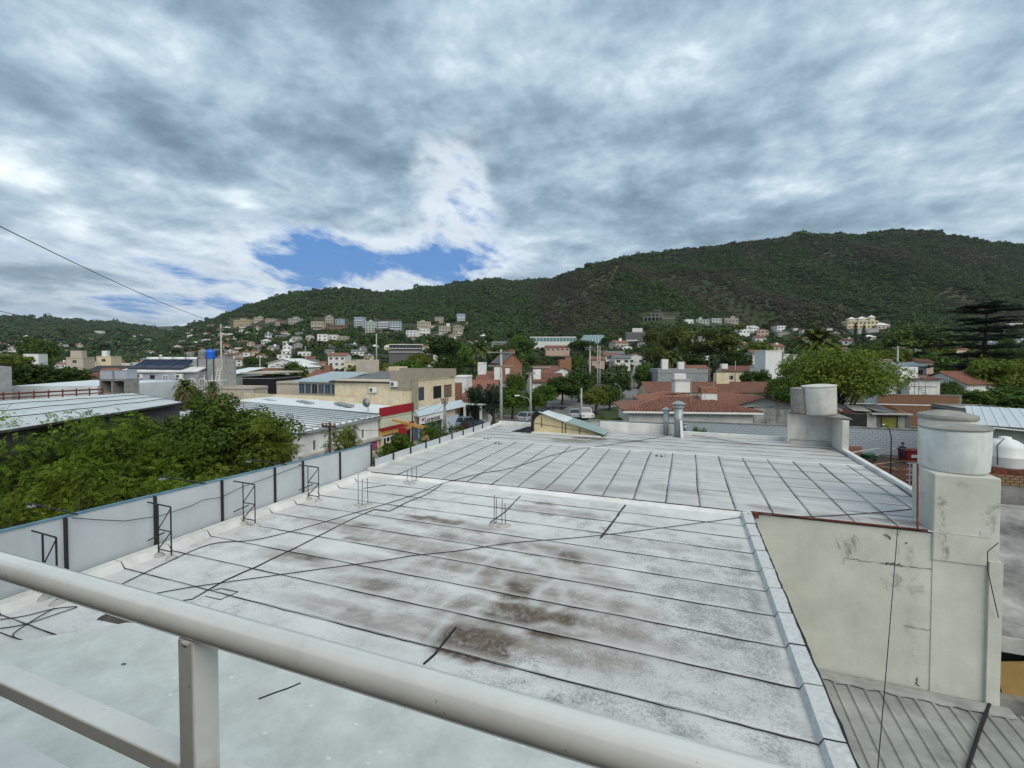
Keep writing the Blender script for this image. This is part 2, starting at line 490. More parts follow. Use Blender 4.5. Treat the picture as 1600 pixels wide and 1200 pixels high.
for hn, h in HILLS.items():
    xs = np.arange(-700, 2301, 12.0)
    Zs = h['r0'] + (h['rc'] - h['r0']) * np.linspace(0, 1.7, 86) ** 1.08
    nx, nz = len(xs), len(Zs)
    V = np.zeros((nx * nz, 3))
    for j, Z in enumerate(Zs):
        for i, x in enumerate(xs):
            V[j * nx + i] = wpt(x, Z, hill_z(h, x, Z))
    ii, jj = np.meshgrid(np.arange(nx - 1), np.arange(nz - 1))
    a = (jj * nx + ii).ravel()
    me = arr_mesh('hill', V, np.stack([a, a + 1, a + 1 + nx, a + nx], 1), 'hill_soil', True)
    o = mobj('hill', me); o['kind'] = 'structure'

# ------------------------------------------------------------------ leaf clouds
def leaf_cloud(rng, centres, radii, per, leaf, up=0.35, asp=0.55, jit=0.5):
    """small rhombic leaves scattered through clumps; returns verts, quads"""
    cs = np.repeat(np.asarray(centres, float), per, 0); rs = np.repeat(np.asarray(radii, float), per)
    n = len(cs)
    d = rng.normal(size=(n, 3)); d /= np.linalg.norm(d, axis=1)[:, None]
    r = rs * rng.uniform(0.35, 1.0, n) ** 0.6
    P = cs + d * r[:, None] * np.array([1, 1, 0.8])
    nrm = d + rng.normal(size=(n, 3)) * jit + np.array([0, 0, up]); nrm /= np.linalg.norm(nrm, axis=1)[:, None]
    a = np.cross(nrm, rng.normal(size=(n, 3))); a /= np.linalg.norm(a, axis=1)[:, None] + 1e-9
    b = np.cross(nrm, a)
    s = leaf * rng.uniform(0.6, 1.35, n)[:, None]
    V = np.stack([P + a * s, P + b * s * asp + nrm * s * 0.15, P - a * s, P - b * s * asp + nrm * s * 0.15], 1).reshape(-1, 3)
    return V, np.arange(4 * n).reshape(-1, 4)
def cat_mesh(parts):
    V = []; F = []; o = 0
    for v, f in parts:
        V.append(v); F.append(f + o); o += len(v)
    return np.concatenate(V), np.concatenate(F)

leaf_mat('leaf_scrub', (0.028, 0.058, 0.018), (0.074, 0.118, 0.038), 0.14, 0.24)
def scrub_material():
    """greyer, browner scrub where a plant's own dryness says so"""
    m = MATS['leaf_scrub']; t = m.node_tree
    hs = [n for n in t.nodes if n.type == 'HUE_SAT'][0]
    at = N(t, 'ShaderNodeAttribute'); at.attribute_type = 'INSTANCER'; at.attribute_name = 'dry'
    src = hs.inputs['Color'].links[0].from_socket
    k = mix_(t, at.outputs['Fac'], src, (0.090, 0.076, 0.056))
    L(t, k, hs.inputs['Color'])
scrub_material()
PROTO = []
for sd in range(3):
    rng = np.random.default_rng(40 + sd)
    nc = 9
    ang = rng.uniform(0, 6.28, nc); rad = rng.uniform(0, 0.62, nc)
    cen = np.stack([rad * np.cos(ang), rad * np.sin(ang), rng.uniform(0.25, 0.85, nc)], 1)
    V, F = leaf_cloud(rng, cen, rng.uniform(0.28, 0.45, nc), 34, 0.15, 0.5, 0.9, 0.28)
    me = arr_mesh('shrub_leaves', V, F, 'leaf_scrub')
    PROTO.append(bpy.data.objects.new('shrub_source', me))

def forest_nodes():
    ng = bpy.data.node_groups.new('scatter', 'GeometryNodeTree')
    ng.interface.new_socket('Geometry', in_out='INPUT', socket_type='NodeSocketGeometry')
    ng.interface.new_socket('Geometry', in_out='OUTPUT', socket_type='NodeSocketGeometry')
    gi = ng.nodes.new('NodeGroupInput'); go = ng.nodes.new('NodeGroupOutput')
    ip = ng.nodes.new('GeometryNodeInstanceOnPoints')
    jn = ng.nodes.new('GeometryNodeJoinGeometry')
    for p in PROTO:
        oi = ng.nodes.new('GeometryNodeObjectInfo'); oi.inputs['Object'].default_value = p; oi.inputs['As Instance'].default_value = True
        ng.links.new(oi.outputs['Geometry'], jn.inputs[0])
    def attr(nm, typ):
        a = ng.nodes.new('GeometryNodeInputNamedAttribute'); a.data_type = typ; a.inputs['Name'].default_value = nm
        return a.outputs['Attribute']
    ng.links.new(gi.outputs[0], ip.inputs['Points']); ng.links.new(jn.outputs[0], ip.inputs['Instance'])
    ip.inputs['Pick Instance'].default_value = True
    ng.links.new(attr('pick', 'INT'), ip.inputs['Instance Index'])
    ng.links.new(attr('spin', 'FLOAT_VECTOR'), ip.inputs['Rotation'])
    ng.links.new(attr('size', 'FLOAT_VECTOR'), ip.inputs['Scale'])
    ng.links.new(ip.outputs[0], go.inputs[0])
    return ng
SCATTER = forest_nodes()
# px boxes of the hillside quarters where houses stand: fewer trees there
TOWN_PX = [(340, 496, 560, 560), (540, 497, 740, 560), (960, 484, 1420, 560), (0, 520, 380, 560), (820, 520, 960, 560), (1560, 500, 1620, 560), (1000, 480, 1060, 506)]
CLEAR_PX = [(1000, 482, 1060, 508), (974, 505, 1012, 542), (1066, 494, 1156, 510), (1150, 506, 1262, 532), (1318, 494, 1394, 520), (1572, 500, 1600, 516),
            (826, 520, 952, 540), (604, 532, 660, 552), (358, 492, 470, 512), (484, 492, 544, 518), (550, 494, 630, 522), (632, 500, 726, 530), (476, 522, 544, 536), (710, 488, 730, 506)]
HOUSE_PTS = []
def forest(hn, n, smin, smax, t0, label, dry0=0.0, dry1=0.9):
    h = HILLS[hn]; rng = random.Random(hash(hn) % 1 + len(hn) * 7)
    P = []; S = []; Ro = []; K = []; D = []
    while len(P) < n:
        x = rng.uniform(-220, 1820); t = t0 + (1.06 - t0) * rng.random() ** 0.75
        Z = h['r0'] + (h['rc'] - h['r0']) * t
        z = hill_z(h, x, Z)
        if z < 1.5: continue
        y = HOR + (CAMZ - z) * FPX / Z
        if any(a - 1 <= x <= c + 1 and b + 5 <= y <= d + 3 for a, b, c, d in CLEAR_PX): continue
        if any(a <= x <= c and b <= y <= d for a, b, c, d in TOWN_PX) and rng.random() < (0.55 if x < 380 else 0.15): continue
        clump = mnoise.noise(Vector((x * 0.012, Z * 0.012, 1.7)))
        X = (x - CXP) / FPX * Z
        spur = mnoise.fractal(Vector((X * 0.0042, Z * 0.0016, 3.3)), 1.0, 2.1, 4) + .5 * mnoise.noise(Vector((X * 0.0016, Z * 0.0011, 8.1)))  # spurs dry brown, gullies green; these tones also replace weak relief shading
        dr = dry0 + (dry1 - dry0) * min(1, max(0, .22 + .8 * spur + 1.1 * mnoise.fractal(Vector((X * 0.011, Z * 0.008, 5.5)), 1.0, 2.0, 3) + rng.uniform(-.2, .2) + (.70 * math.exp(-((x - 870) / 140.0) ** 2) if hn == 'right' else 0)))
        s = rng.uniform(smin, smax) * (1 + 0.45 * clump) * (1.45 - .75 * dr) * (1.55 if rng.random() < .06 else 1) * (1.9 if t > .93 and rng.random() < .35 else 1)
        D.append(dr)
        P.append(wpt(x, Z, z - 0.35 * s)); S.append((s * rng.uniform(.9, 1.4), s * rng.uniform(.9, 1.4), s * rng.uniform(.65, 1.15)))
        Ro.append((0, 0, rng.uniform(0, 6.28))); K.append(rng.randrange(3))
    me = bpy.data.meshes.new('forest'); me.from_pydata(P, [], [])
    me.attributes.new('size', 'FLOAT_VECTOR', 'POINT').data.foreach_set('vector', np.array(S, np.float32).ravel())
    me.attributes.new('spin', 'FLOAT_VECTOR', 'POINT').data.foreach_set('vector', np.array(Ro, np.float32).ravel())
    me.attributes.new('pick', 'INT', 'POINT').data.foreach_set('value', np.array(K, np.int32))
    me.attributes.new('dry', 'FLOAT', 'POINT').data.foreach_set('value', np.array(D, np.float32))
    o = mobj('forest', me); md = o.modifiers.new('scatter', 'NODES'); md.node_group = SCATTER
    tag(o, label, 'forest', kind='stuff')
    return o
forest('right', 52000, 1.9, 4.1, 0.10, 'dense grey green scrub covering the big hill on the right', .05, 1.0)
forest('middle', 24000, 2.8, 6.0, 0.09, 'dark green woods covering the middle hill behind the villas', 0.0, .35)
forest('left', 11000, 5.0, 9.5, 0.16, 'dark woods on the low hill at the far left', 0.0, .25)
# ================================================================== the building whose roof fills the foreground
RZ = 4.6                       # roof level
rng = random.Random(5)
bld = thing('commercial_building', 'single storey building with wide silver membrane roof and beige rear wall', 'building', (0, 0, 0))

def membrane_material():
    m = bpy.data.materials.new('membrane'); m.use_nodes = True
    t = m.node_tree; b = t.nodes['Principled BSDF']
    g = N(t, 'ShaderNodeNewGeometry')
    def noi(scale, detail=6, rough=0.6, st=(1, 1, 1), dist=0.0):
        mp = N(t, 'ShaderNodeMapping'); mp.inputs['Scale'].default_value = st; L(t, g.outputs['Position'], mp.inputs[0])
        n = N(t, 'ShaderNodeTexNoise'); n.inputs['Scale'].default_value = scale; n.inputs['Detail'].default_value = detail
        n.inputs['Roughness'].default_value = rough; n.inputs['Distortion'].default_value = dist
        L(t, mp.outputs[0], n.inputs['Vector']); return n.outputs[0]
    def at(nm):
        a = N(t, 'ShaderNodeAttribute'); a.attribute_name = nm; return a.outputs['Fac']
    stain, bare, rim, flake, tone = at('stain'), at('bare'), at('rim'), at('flake'), at('tone')
    n_f = noi(26, 8, 0.72); n_m = noi(2.2, 6, 0.6); n_l = noi(0.35, 4, 0.55); n_s = noi(1.0, 7, 0.65, (0.5, 3.5, 1)); n_p = noi(9, 5, 0.7, dist=0.6)
    n_c = noi(60, 4, 0.7)
    # silver paint with worn, flaked patches that let the grey sheet show
    wear = math_(t, 'ADD', math_(t, 'MULTIPLY', n_f, 0.55), math_(t, 'MULTIPLY', n_m, 0.45))
    wear = math_(t, 'ADD', wear, math_(t, 'MULTIPLY', math_(t, 'SUBTRACT', flake, 0.5), 0.22))
    col = ramp_(t, wear, [(0.42, (0.67, 0.665, 0.645)), (0.50, (0.58, 0.575, 0.555)), (0.555, (0.38, 0.38, 0.37)), (0.64, (0.19, 0.19, 0.185))])
    col = mix_(t, math_(t, 'MULTIPLY', tone, 0.45), col, (0.40, 0.395, 0.385))
    col = mix_(t, math_(t, 'MULTIPLY', ramp_(t, n_s, [(0.44, (0, 0, 0)), (0.60, (1, 1, 1))]), math_(t, 'ADD', 0.16, math_(t, 'MULTIPLY', tone, 0.34))), col, (0.30, 0.295, 0.28))
    col = mix_(t, math_(t, 'MULTIPLY', ramp_(t, n_l, [(0.42, (0, 0, 0)), (0.60, (1, 1, 1))]), 0.35), col, (0.37, 0.365, 0.355))
    nb = math_(t, 'ADD', math_(t, 'MULTIPLY', n_p, 0.5), math_(t, 'MULTIPLY', n_s, 0.5))
    fb = math_(t, 'MULTIPLY', bare, ramp_(t, nb, [(0.34, (0.3, 0.3, 0.3)), (0.54, (1, 1, 1))]))
    col = mix_(t, math_(t, 'MULTIPLY', fb, 0.92), col, (0.235, 0.20, 0.17))
    fs = math_(t, 'MULTIPLY', math_(t, 'MULTIPLY', stain, 1.5, True), ramp_(t, math_(t, 'ADD', math_(t, 'MULTIPLY', n_p, 0.7), math_(t, 'MULTIPLY', n_c, 0.3)), [(0.30, (0.35, 0.35, 0.35)), (0.54, (1, 1, 1))]))
    col = mix_(t, fs, col, mix_(t, n_m, (0.065, 0.050, 0.036), (0.15, 0.105, 0.07)))
    col = mix_(t, math_(t, 'MULTIPLY', rim, ramp_(t, n_p, [(0.32, (0.2, 0.2, 0.2)), (0.55, (0.85, 0.85, 0.85))])), col, (0.60, 0.60, 0.59))
    spk = ramp_(t, noi(120, 2, 0.5), [(0.70, (0, 0, 0)), (0.74, (1, 1, 1))])
    col = mix_(t, math_(t, 'MULTIPLY', math_(t, 'MULTIPLY', spk, flake), 0.8), col, (0.05, 0.05, 0.05))
    L(t, col, b.inputs['Base Color'])
    b.inputs['Roughness'].default_value = 0.62; b.inputs['Specular IOR Level'].default_value = 0.35
    bp = N(t, 'ShaderNodeBump'); bp.inputs['Strength'].default_value = 0.35; bp.inputs['Distance'].default_value = 0.01
    L(t, math_(t, 'ADD', n_f, math_(t, 'MULTIPLY', n_m, 1.5)), bp.inputs['Height']); L(t, bp.outputs[0], b.inputs['Normal'])
    MATS['membrane'] = m
membrane_material()

# dirt left by standing water: centre in the photo, half-sizes in metres, strength
STAINS = [(830, 968, .95, .42, 1.0), (745, 1008, .80, .46, 1.0), (812, 925, .36, .34, .9), (893, 872, .30, .28, .75), (575, 824, .50, .16, .75), (660, 808, .6, .15, .6),
          (545, 842, .4, .13, .6), (480, 870, .5, .2, .55), (600, 915, .5, .22, .40), (560, 965, .5, .25, .35), (700, 815, .5, .16, .5), (690, 838, .6, .2, .4),
          (850, 787, .5, .18, .55), (870, 806, .4, .15, .4), (1000, 820, .35, .14, .3), (920, 688, 1.0, .35, 1.0), (985, 692, 1.0, .30, .7), (900, 692, 1.5, .5, .5),
          (1130, 695, 1.6, .35, .35), (735, 940, .4, .25, .4), (870, 770, .9, .6, .28), (960, 770, .9, .5, .26), (1060, 770, .9, .6, .22), (1200, 800, .6, .3, .35), (1300, 812, .8, .25, .3), (1400, 822, .8, .25, .55)]
BARES = [(860, 930, 2.0, .44, 1), (900, 965, 1.5, .42, 1), (770, 890, 2.1, .42, 1), (690, 868, 1.9, .4, .9), (630, 850, 1.7, .4, .85), (840, 860, 1.6, .4, 1), (610, 925, 1.6, .38, .7), (560, 960, 1.4, .36, .7),
         (830, 1000, 1.7, .42, .95), (670, 985, 1.2, .38, .75), (905, 905, 1.0, .36, .8), (560, 826, 2.0, .42, .8), (860, 800, 1.7, .38, .75), (700, 820, 2.0, .42, .75), (750, 965, 1.3, .38, .85), (890, 890, .8, .34, .9), (480, 872, 1.3, .38, .75), (760, 845, 1.5, .4, .8), (600, 885, 1.5, .4, .7), (1010, 850, 1.2, .3, .4), (960, 1000, 1.3, .4, .5)]
def blobs(px, z=RZ):
    out = []
    for x, y, rv, ru, a in px:
        p = G(x, y, z); out.append((p.x, p.y, rv, ru, a))
    return out
ST, BA = blobs(STAINS), blobs(BARES)
def field(bl, X, Y):
    w1 = np.array([mnoise.fractal(Vector((x * 1.1, y * 1.6, 2.0)), 1.0, 2.0, 3) for x, y in zip(X, Y)]); w2 = np.array([mnoise.fractal(Vector((x * 1.7, y * 1.7, 9.0)), .9, 2.0, 4) for x, y in zip(X, Y)])
    X = X + .30 * w1; Y = Y + .12 * w2
    f = np.zeros_like(X)
    for cx, cy, rv, ru, a in bl:
        # squarish patches: the strips hold the water back
        d = (np.abs((X - cx) / rv)) ** 3 + (np.abs((Y - cy) / ru)) ** 3
        f = np.maximum(f, a * np.clip(1.25 - d, 0, 1))
    return f * np.clip(.88 + .8 * w2, .25, 1)
SWIRL = [[(G(x, y, RZ).x, G(x, y, RZ).y) for x, y in pl] for pl in
         ([(800, 850), (760, 880), (720, 915), (690, 950)], [(820, 850), (850, 868), (868, 888), (872, 905)], [(868, 888), (880, 920), (882, 945), (860, 955)], [(872, 905), (840, 925), (835, 945)], [(705, 960), (680, 990), (668, 1010)], [(800, 985), (860, 975), (900, 990)], [(640, 800), (600, 820), (585, 838)])]
def sheet(name, v0, v1, u0, u1, zf, parent, rims='', flake=0.4, cell=0.10, thick=0.006):
    nv, nu = max(2, int((v1 - v0) / cell)), max(2, int((u1 - u0) / cell))
    vs, us = np.linspace(v0, v1, nv + 1), np.linspace(u0, u1, nu + 1)
    X, Y = np.meshgrid(vs, us)
    Z = zf(X, Y)
    wob = 0.004 * np.sin(X * 2.1 + Y * 1.3) + 0.003 * np.sin(X * 5.3 - Y * 3.1)
    V = np.stack([X, Y, Z + wob], -1).reshape(-1, 3)
    nx = nv + 1
    ii, jj = np.meshgrid(np.arange(nv), np.arange(nu)); a = (jj * nx + ii).ravel()
    F = np.stack([a, a + 1, a + 1 + nx, a + nx], 1)
    # skirt so that each sheet has its own edge
    ring = list(range(0, nx)) + [j * nx + nv for j in range(1, nu + 1)] + [nu * nx + i for i in range(nv - 1, -1, -1)] + [j * nx for j in range(nu - 1, 0, -1)]
    low = V[ring].copy(); low[:, 2] -= thick
    n0 = len(V); V2 = np.concatenate([V, low]); k = len(ring)
    F2 = np.array([(ring[(i + 1) % k], ring[i], n0 + i, n0 + (i + 1) % k) for i in range(k)])
    me = arr_mesh(name, V2, np.concatenate([F, F2]), 'membrane', True)
    Xa, Ya = V2[:, 0], V2[:, 1]
    rim = np.zeros(len(V2))
    if 'n' in rims: rim = np.maximum(rim, np.clip(1 - (Ya - u0) / 0.16, 0, 1))
    if 'f' in rims: rim = np.maximum(rim, np.clip(1 - (u1 - Ya) / 0.12, 0, 1))
    if 'l' in rims: rim = np.maximum(rim, np.clip(1 - (Xa - v0) / 0.14, 0, 1))
    if 'r' in rims: rim = np.maximum(rim, np.clip(1 - (v1 - Xa) / 0.22, 0, 1))
    if 'F' in rims: rim = np.maximum(rim, np.clip(1.3 - (u1 - Ya) / 0.35, 0, 1))
    for pl in SWIRL:
        for (ax, ay), (bx_, by_) in zip(pl, pl[1:]):
            dx, dy = bx_ - ax, by_ - ay; tt = np.clip(((Xa - ax) * dx + (Ya - ay) * dy) / (dx * dx + dy * dy), 0, 1)
            dd = np.hypot(Xa - ax - tt * dx, Ya - ay - tt * dy); rim = np.maximum(rim, .95 * np.clip(1 - dd / .13, 0, 1))
    fl = flake * (0.6 + 0.4 * np.sin(Xa * 1.1 + 0.7) * np.sin(Ya * 0.9)) + 0.45 * np.clip((Xa + 2.5) / 4, 0, 1) * (Ya < 12)
    for nm, arr in (('tone', (Ya > UST).astype(float)), ('stain', field(ST, Xa, Ya)), ('bare', field(BA, Xa, Ya) * (Ya < 14)), ('rim', rim), ('flake', np.clip(fl, 0, 1))):
        me.attributes.new(nm, 'FLOAT', 'POINT').data.foreach_set('value', arr.astype(np.float32))
    return mobj(name, me, parent)
def bead(name, pts, w, parent, m='bitumen', h=0.012, wob=0.35, seed=0):
    """a ragged line of bitumen along a seam"""
    r = random.Random(seed); P = []
    pts = [Vector(p) for p in pts]
    for a, b in zip(pts, pts[1:]):
        n = max(2, int((b - a).length / 0.16))
        for i in range(n): P.append(a.lerp(b, i / n))
    P.append(pts[-1])
    vs, fs = [], []
    for i, p in enumerate(P):
        d = (P[min(i + 1, len(P) - 1)] - P[max(0, i - 1)]); d.z = 0; d.normalize()
        nn = Vector((-d.y, d.x, 0)); j = nn * r.uniform(-.006, .006)
        w1, w2 = w * .5 * (1 + r.uniform(-wob, wob)), w * .5 * (1 + r.uniform(-wob, wob))
        vs += [p + nn * w1 + j - Vector((0, 0, .004)), p + nn * w1 * .5 + j + Vector((0, 0, h)), p - nn * w2 * .5 + j + Vector((0, 0, h)), p - nn * w2 + j - Vector((0, 0, .004))]
    for i in range(len(P) - 1):
        for k in range(3): fs.append((4 * i + k, 4 * i + k + 1, 4 * i + 4 + k + 1, 4 * i + 4 + k))
    return MB().add(vs, fs).build(name, m, parent)

VL, VRA, VRB = -10.95, 1.44, 6.6
U0, UST, UBC, UFAR = 1.0, 14.15, 21.75, 27.0
mat('beige_render', (0.575, 0.57, 0.51), var=0.10, scale=0.8, grime=0.10, gscale=0.9, bump=0.2, bscale=25)
def wall_cracks():
    m = MATS['beige_render']; t = m.node_tree; b = t.nodes['Principled BSDF']
    src = b.inputs['Base Color'].links[0].from_socket
    g = N(t, 'ShaderNodeNewGeometry')
    # damp, mouldy blotches scattered over the render
    mp = N(t, 'ShaderNodeMapping'); mp.inputs['Scale'].default_value = (1.0, 1.0, 0.6); L(t, g.outputs['Position'], mp.inputs[0])
    n = N(t, 'ShaderNodeTexNoise'); n.inputs['Scale'].default_value = 1.15; n.inputs['Detail'].default_value = 9; n.inputs['Roughness'].default_value = 0.72; n.inputs['Distortion'].default_value = 0.3
    L(t, mp.outputs[0], n.inputs['Vector'])
    f = ramp_(t, n.outputs[0], [(0.605, (0, 0, 0)), (0.68, (1, 1, 1))])
    k = mix_(t, math_(t, 'MULTIPLY', f, 0.75), src, (0.13, 0.12, 0.10))
    sx = N(t, 'ShaderNodeSeparateXYZ'); L(t, g.outputs['Position'], sx.inputs[0])
    n4 = N(t, 'ShaderNodeTexNoise'); n4.inputs['Scale'].default_value = 5.0; n4.inputs['Detail'].default_value = 7; n4.inputs['Roughness'].default_value = 0.7; L(t, g.outputs['Position'], n4.inputs['Vector'])
    for cx, cz, rx, rz_, am in ((4.98, 3.28, .34, .30, 1.0), (5.42, 3.22, .26, .3, .7), (5.30, 3.95, .14, .5, .6), (5.05, 4.1, .10, .3, .45), (5.85, 5.45, .22, .16, .8), (6.78, 5.2, .14, .35, .6), (6.3, 5.95, .28, .12, .6), (5.3, 2.0, .16, 1.0, .3)):
        dx = math_(t, 'DIVIDE', math_(t, 'SUBTRACT', sx.outputs[0], cx), rx); dz = math_(t, 'DIVIDE', math_(t, 'SUBTRACT', sx.outputs[2], cz), rz_)
        e = math_(t, 'SUBTRACT', 1.0, math_(t, 'ADD', math_(t, 'MULTIPLY', dx, dx), math_(t, 'MULTIPLY', dz, dz)), True)
        e = math_(t, 'MULTIPLY', math_(t, 'MULTIPLY', math_(t, 'SUBTRACT', math_(t, 'ADD', math_(t, 'MULTIPLY', e, .5), math_(t, 'MULTIPLY', math_(t, 'SUBTRACT', n4.outputs[0], .5), 2.6)), .22, True), math_(t, 'MULTIPLY', e, 3.0, True)), 2.4 * am, True)
        k = mix_(t, math_(t, 'MULTIPLY', e, .6), k, (0.14, 0.13, 0.11))
    n2 = N(t, 'ShaderNodeTexNoise'); n2.inputs['Scale'].default_value = 0.45; n2.inputs['Detail'].default_value = 4; L(t, g.outputs['Position'], n2.inputs['Vector'])
    k = mix_(t, math_(t, 'MULTIPLY', ramp_(t, n2.outputs[0], [(0.4, (0, 0, 0)), (0.65, (1, 1, 1))]), 0.3), k, (0.50, 0.52, 0.46))
    L(t, k, b.inputs['Base Color'])
wall_cracks()

# body of the building
MB().prism([(VL - .2, U0), (VRA + .2, U0), (VRA + .2, UST + .05), (VL - .2, UST + .05)], -0.3, RZ - 0.03).build('wall', 'beige_render', bld)
MB().prism([(VL - .2, UST + .06), (VRB + .2, UST + .06), (VRB + .2, UFAR + .3), (VL - .2, UFAR + .3)], -0.3, RZ + 0.05).build('wall', 'beige_render', bld, label='beige plastered rear wall with cracks and damp spots')

# near roof: strips running across
useam = [14.12, 13.2, 12.32, 11.43, 10.5, 9.64, 8.76, 7.85, 6.94, 6.0, 5.08, 4.15, 3.2, 2.25, 1.0]
for i in range(len(useam) - 1):
    u1, u0 = useam[i], useam[i + 1]
    sheet('membrane_strip', VL, VRA, u0, u1 + .03, lambda X, Y, u0=u0, u1=u1: RZ + .004 + .010 * (u1 + .03 - Y) / (u1 - u0 + .03) * 0 + .008 * (Y - u0) / (u1 - u0), bld,
          rims='nr' + ('F' if i == 0 else 'l'), flake=0.45, cell=0.09)
    if i > 0:
        bead('seam', [(VL, u1 + .01, RZ + .014), (-6, u1 + rng.uniform(-.02, .02), RZ + .014), (-2, u1 + rng.uniform(-.02, .02), RZ + .014), (VRA, u1, RZ + .014)], 0.017 if i > 5 else .011, bld, seed=i, wob=.7, h=.008)
# the step up to the middle roof
RB = RZ + 0.11
MB().add([(VL, 13.98, RZ + .02), (VRA + .2, 13.98, RZ + .02), (VRA + .2, UST, RB + .004), (VL, UST, RB + .004), (VRA + .2, UST, RZ - .02), (VL, UST, RZ - .02), (VL, 13.98, RZ - .02), (VRA + .2, 13.98, RZ - .02)],
         [(0, 1, 2, 3), (2, 4, 5, 3), (0, 6, 7, 1)]).build('upstand', 'white_wall', bld)
bead('seam', [(VL, UST - .01, RB + .008), (-5, UST + .02, RB + .008), (VRA + .25, UST, RB + .008)], 0.042, bld, seed=99)
# middle roof: strips running away from the camera
vse = [-0.52 + .93 * k for k in range(-11, 8)]
vse = [VL] + [v for v in vse if v > VL + .3] + [VRB]
for i in range(len(vse) - 1):
    v0, v1 = vse[i], vse[i + 1]
    sheet('membrane_strip', v0 - .02, v1, UST, UBC, lambda X, Y, v0=v0, v1=v1: RB + .004 + .008 * (v1 - X) / (v1 - v0), bld, rims='lf', flake=0.2, cell=0.13)
    if i > 0:
        bead('seam', [(v0, UST, RB + .014), (v0 + rng.uniform(-.03, .03), 16.5, RB + .014), (v0 + rng.uniform(-.03, .03), 19.5, RB + .014), (v0, UBC, RB + .014)], 0.022, bld, seed=200 + i, wob=.65, h=.009)
for k, (u, va, vb) in enumerate([(15.2, 4.2, 6.5), (16.3, 3.2, 6.5), (17.4, 3.2, 6.5), (18.6, 2.3, 6.5), (19.9, 1.4, 6.5), (21.0, 1.4, 6.5), (18.1, 1.4, 2.2), (16.0, .5, 1.3)]):
    bead('seam', [(va, u, RB + .016), (vb, u + .02, RB + .016)], 0.007, bld, seed=300 + k, h=.004)
# far roof
RC = RB - 0.02
uf = [UBC, 22.7, 23.6, 24.5, 25.4, 26.3, UFAR]
for i in range(len(uf) - 1):
    sheet('membrane_strip', VL, VRB, uf[i], uf[i + 1] + .02, lambda X, Y, a=uf[i], b=uf[i + 1]: RC + .004 + .008 * (Y - a) / (b - a), bld, rims='n', flake=0.12, cell=0.16)
    if i > 0: bead('seam', [(VL, uf[i] + .02, RC + .013), (0, uf[i], RC + .013), (VRB, uf[i] + .03, RC + .013)], 0.012, bld, seed=400 + i, h=.005)
MB().box((VL + VRB) / 2, UBC - .02, RB + .012, VRB - VL, 0.16, 0.03).build('edge_band', 'white_wall', bld)

# coping on the right of the near roof: one sheet per strip
for i in range(len(useam) - 1):
    u1, u0 = useam[i], useam[i + 1]
    j = rng.uniform(-.006, .006)
    MB().add([(VRA, u0 + .012, RZ), (VRA + .05, u0 + .006, RZ + .10 + j), (VRA + .27, u0 + .006, RZ + .115 + j), (VRA + .29, u0 + .012, RZ - .08),
              (VRA, u1 - .012, RZ), (VRA + .05, u1 - .006, RZ + .10 - j), (VRA + .27, u1 - .006, RZ + .115 - j), (VRA + .29, u1 - .012, RZ - .08)],
             [(0, 1, 5, 4), (1, 2, 6, 5), (2, 3, 7, 6), (0, 3, 2, 1), (4, 5, 6, 7)]).build('coping_sheet', 'coping', bld, fix=True) if 'coping' in MATS else None
    if 'coping' not in MATS:
        mat('coping', (0.58, 0.585, 0.58), var=0.10, scale=14, grime=0.15, gscale=6, bump=0.3, bscale=40)
        MB().add([(VRA, u0 + .012, RZ), (VRA + .05, u0 + .012, RZ + .13), (VRA + .27, u0 + .012, RZ + .15), (VRA + .29, u0 + .012, RZ - .08),
                  (VRA, u1 - .012, RZ), (VRA + .05, u1 - .012, RZ + .13), (VRA + .27, u1 - .012, RZ + .15), (VRA + .29, u1 - .012, RZ - .08)],
                 [(0, 1, 5, 4), (1, 2, 6, 5), (2, 3, 7, 6), (0, 3, 2, 1), (4, 5, 6, 7)]).build('coping_sheet', 'coping', bld, fix=True)
    if i: bead('coping_joint', [(VRA + .01, u1, RZ + .03), (VRA + .05, u1, RZ + .100), (VRA + .28, u1, RZ + .115)], 0.016, bld, seed=500 + i, h=.008)
bead('drip_edge', [(VRA + .28, 1.0, RZ + .112), (VRA + .285, 5, RZ + .112), (VRA + .275, 10, RZ + .112), (VRA + .28, UST - .1, RZ + .112)], 0.035, bld, seed=77, h=.012, wob=.6)
# upstand along the street side
for i in range(len(useam) - 1):
    u1, u0 = useam[i], useam[i + 1]
    MB().add([(VL + .10, u0 + .01, RZ), (VL - .02, u0 + .01, RZ + .14), (VL - .24, u0 + .01, RZ + .15), (VL - .24, u0 + .01, RZ - .1),
              (VL + .10, u1 - .01, RZ), (VL - .02, u1 - .01, RZ + .14), (VL - .24, u1 - .01, RZ + .15), (VL - .24, u1 - .01, RZ - .1)],
             [(0, 1, 5, 4), (1, 2, 6, 5), (2, 3, 7, 6), (0, 3, 2, 1), (4, 5, 6, 7)]).build('coping_sheet', 'white_wall', bld, fix=True)
    if i and i % 1 == 0: bead('coping_joint', [(VL + .10, u1, RZ + .02), (VL - .03, u1, RZ + .13)], 0.018, bld, seed=600 + i, h=.012)
# edges of the middle and far roof
MB().box(VRB + .1, (UST + 25.4) / 2, RB + .07, .18, 25.4 - UST, .16).build('parapet', 'white_wall', bld)
MB().box(VL - .1, (UST + UFAR) / 2 + .1, RB + .06, .22, UFAR - UST + .2, .14).build('parapet', 'white_wall', bld)
MB().box(-2.55, UFAR + .12, RC + .26, 4.3, .22, .56).build('parapet', 'white_wall', bld, label='taller white parapet at the far edge')
MB().box(2.3, UFAR + .12, RC + .10, 5.0, .22, .22).build('parapet', 'white_wall', bld)
MB().box(-9.9, UFAR + .12, RC + .12, 2.4, .22, .26).build('parapet', 'white_wall', bld)
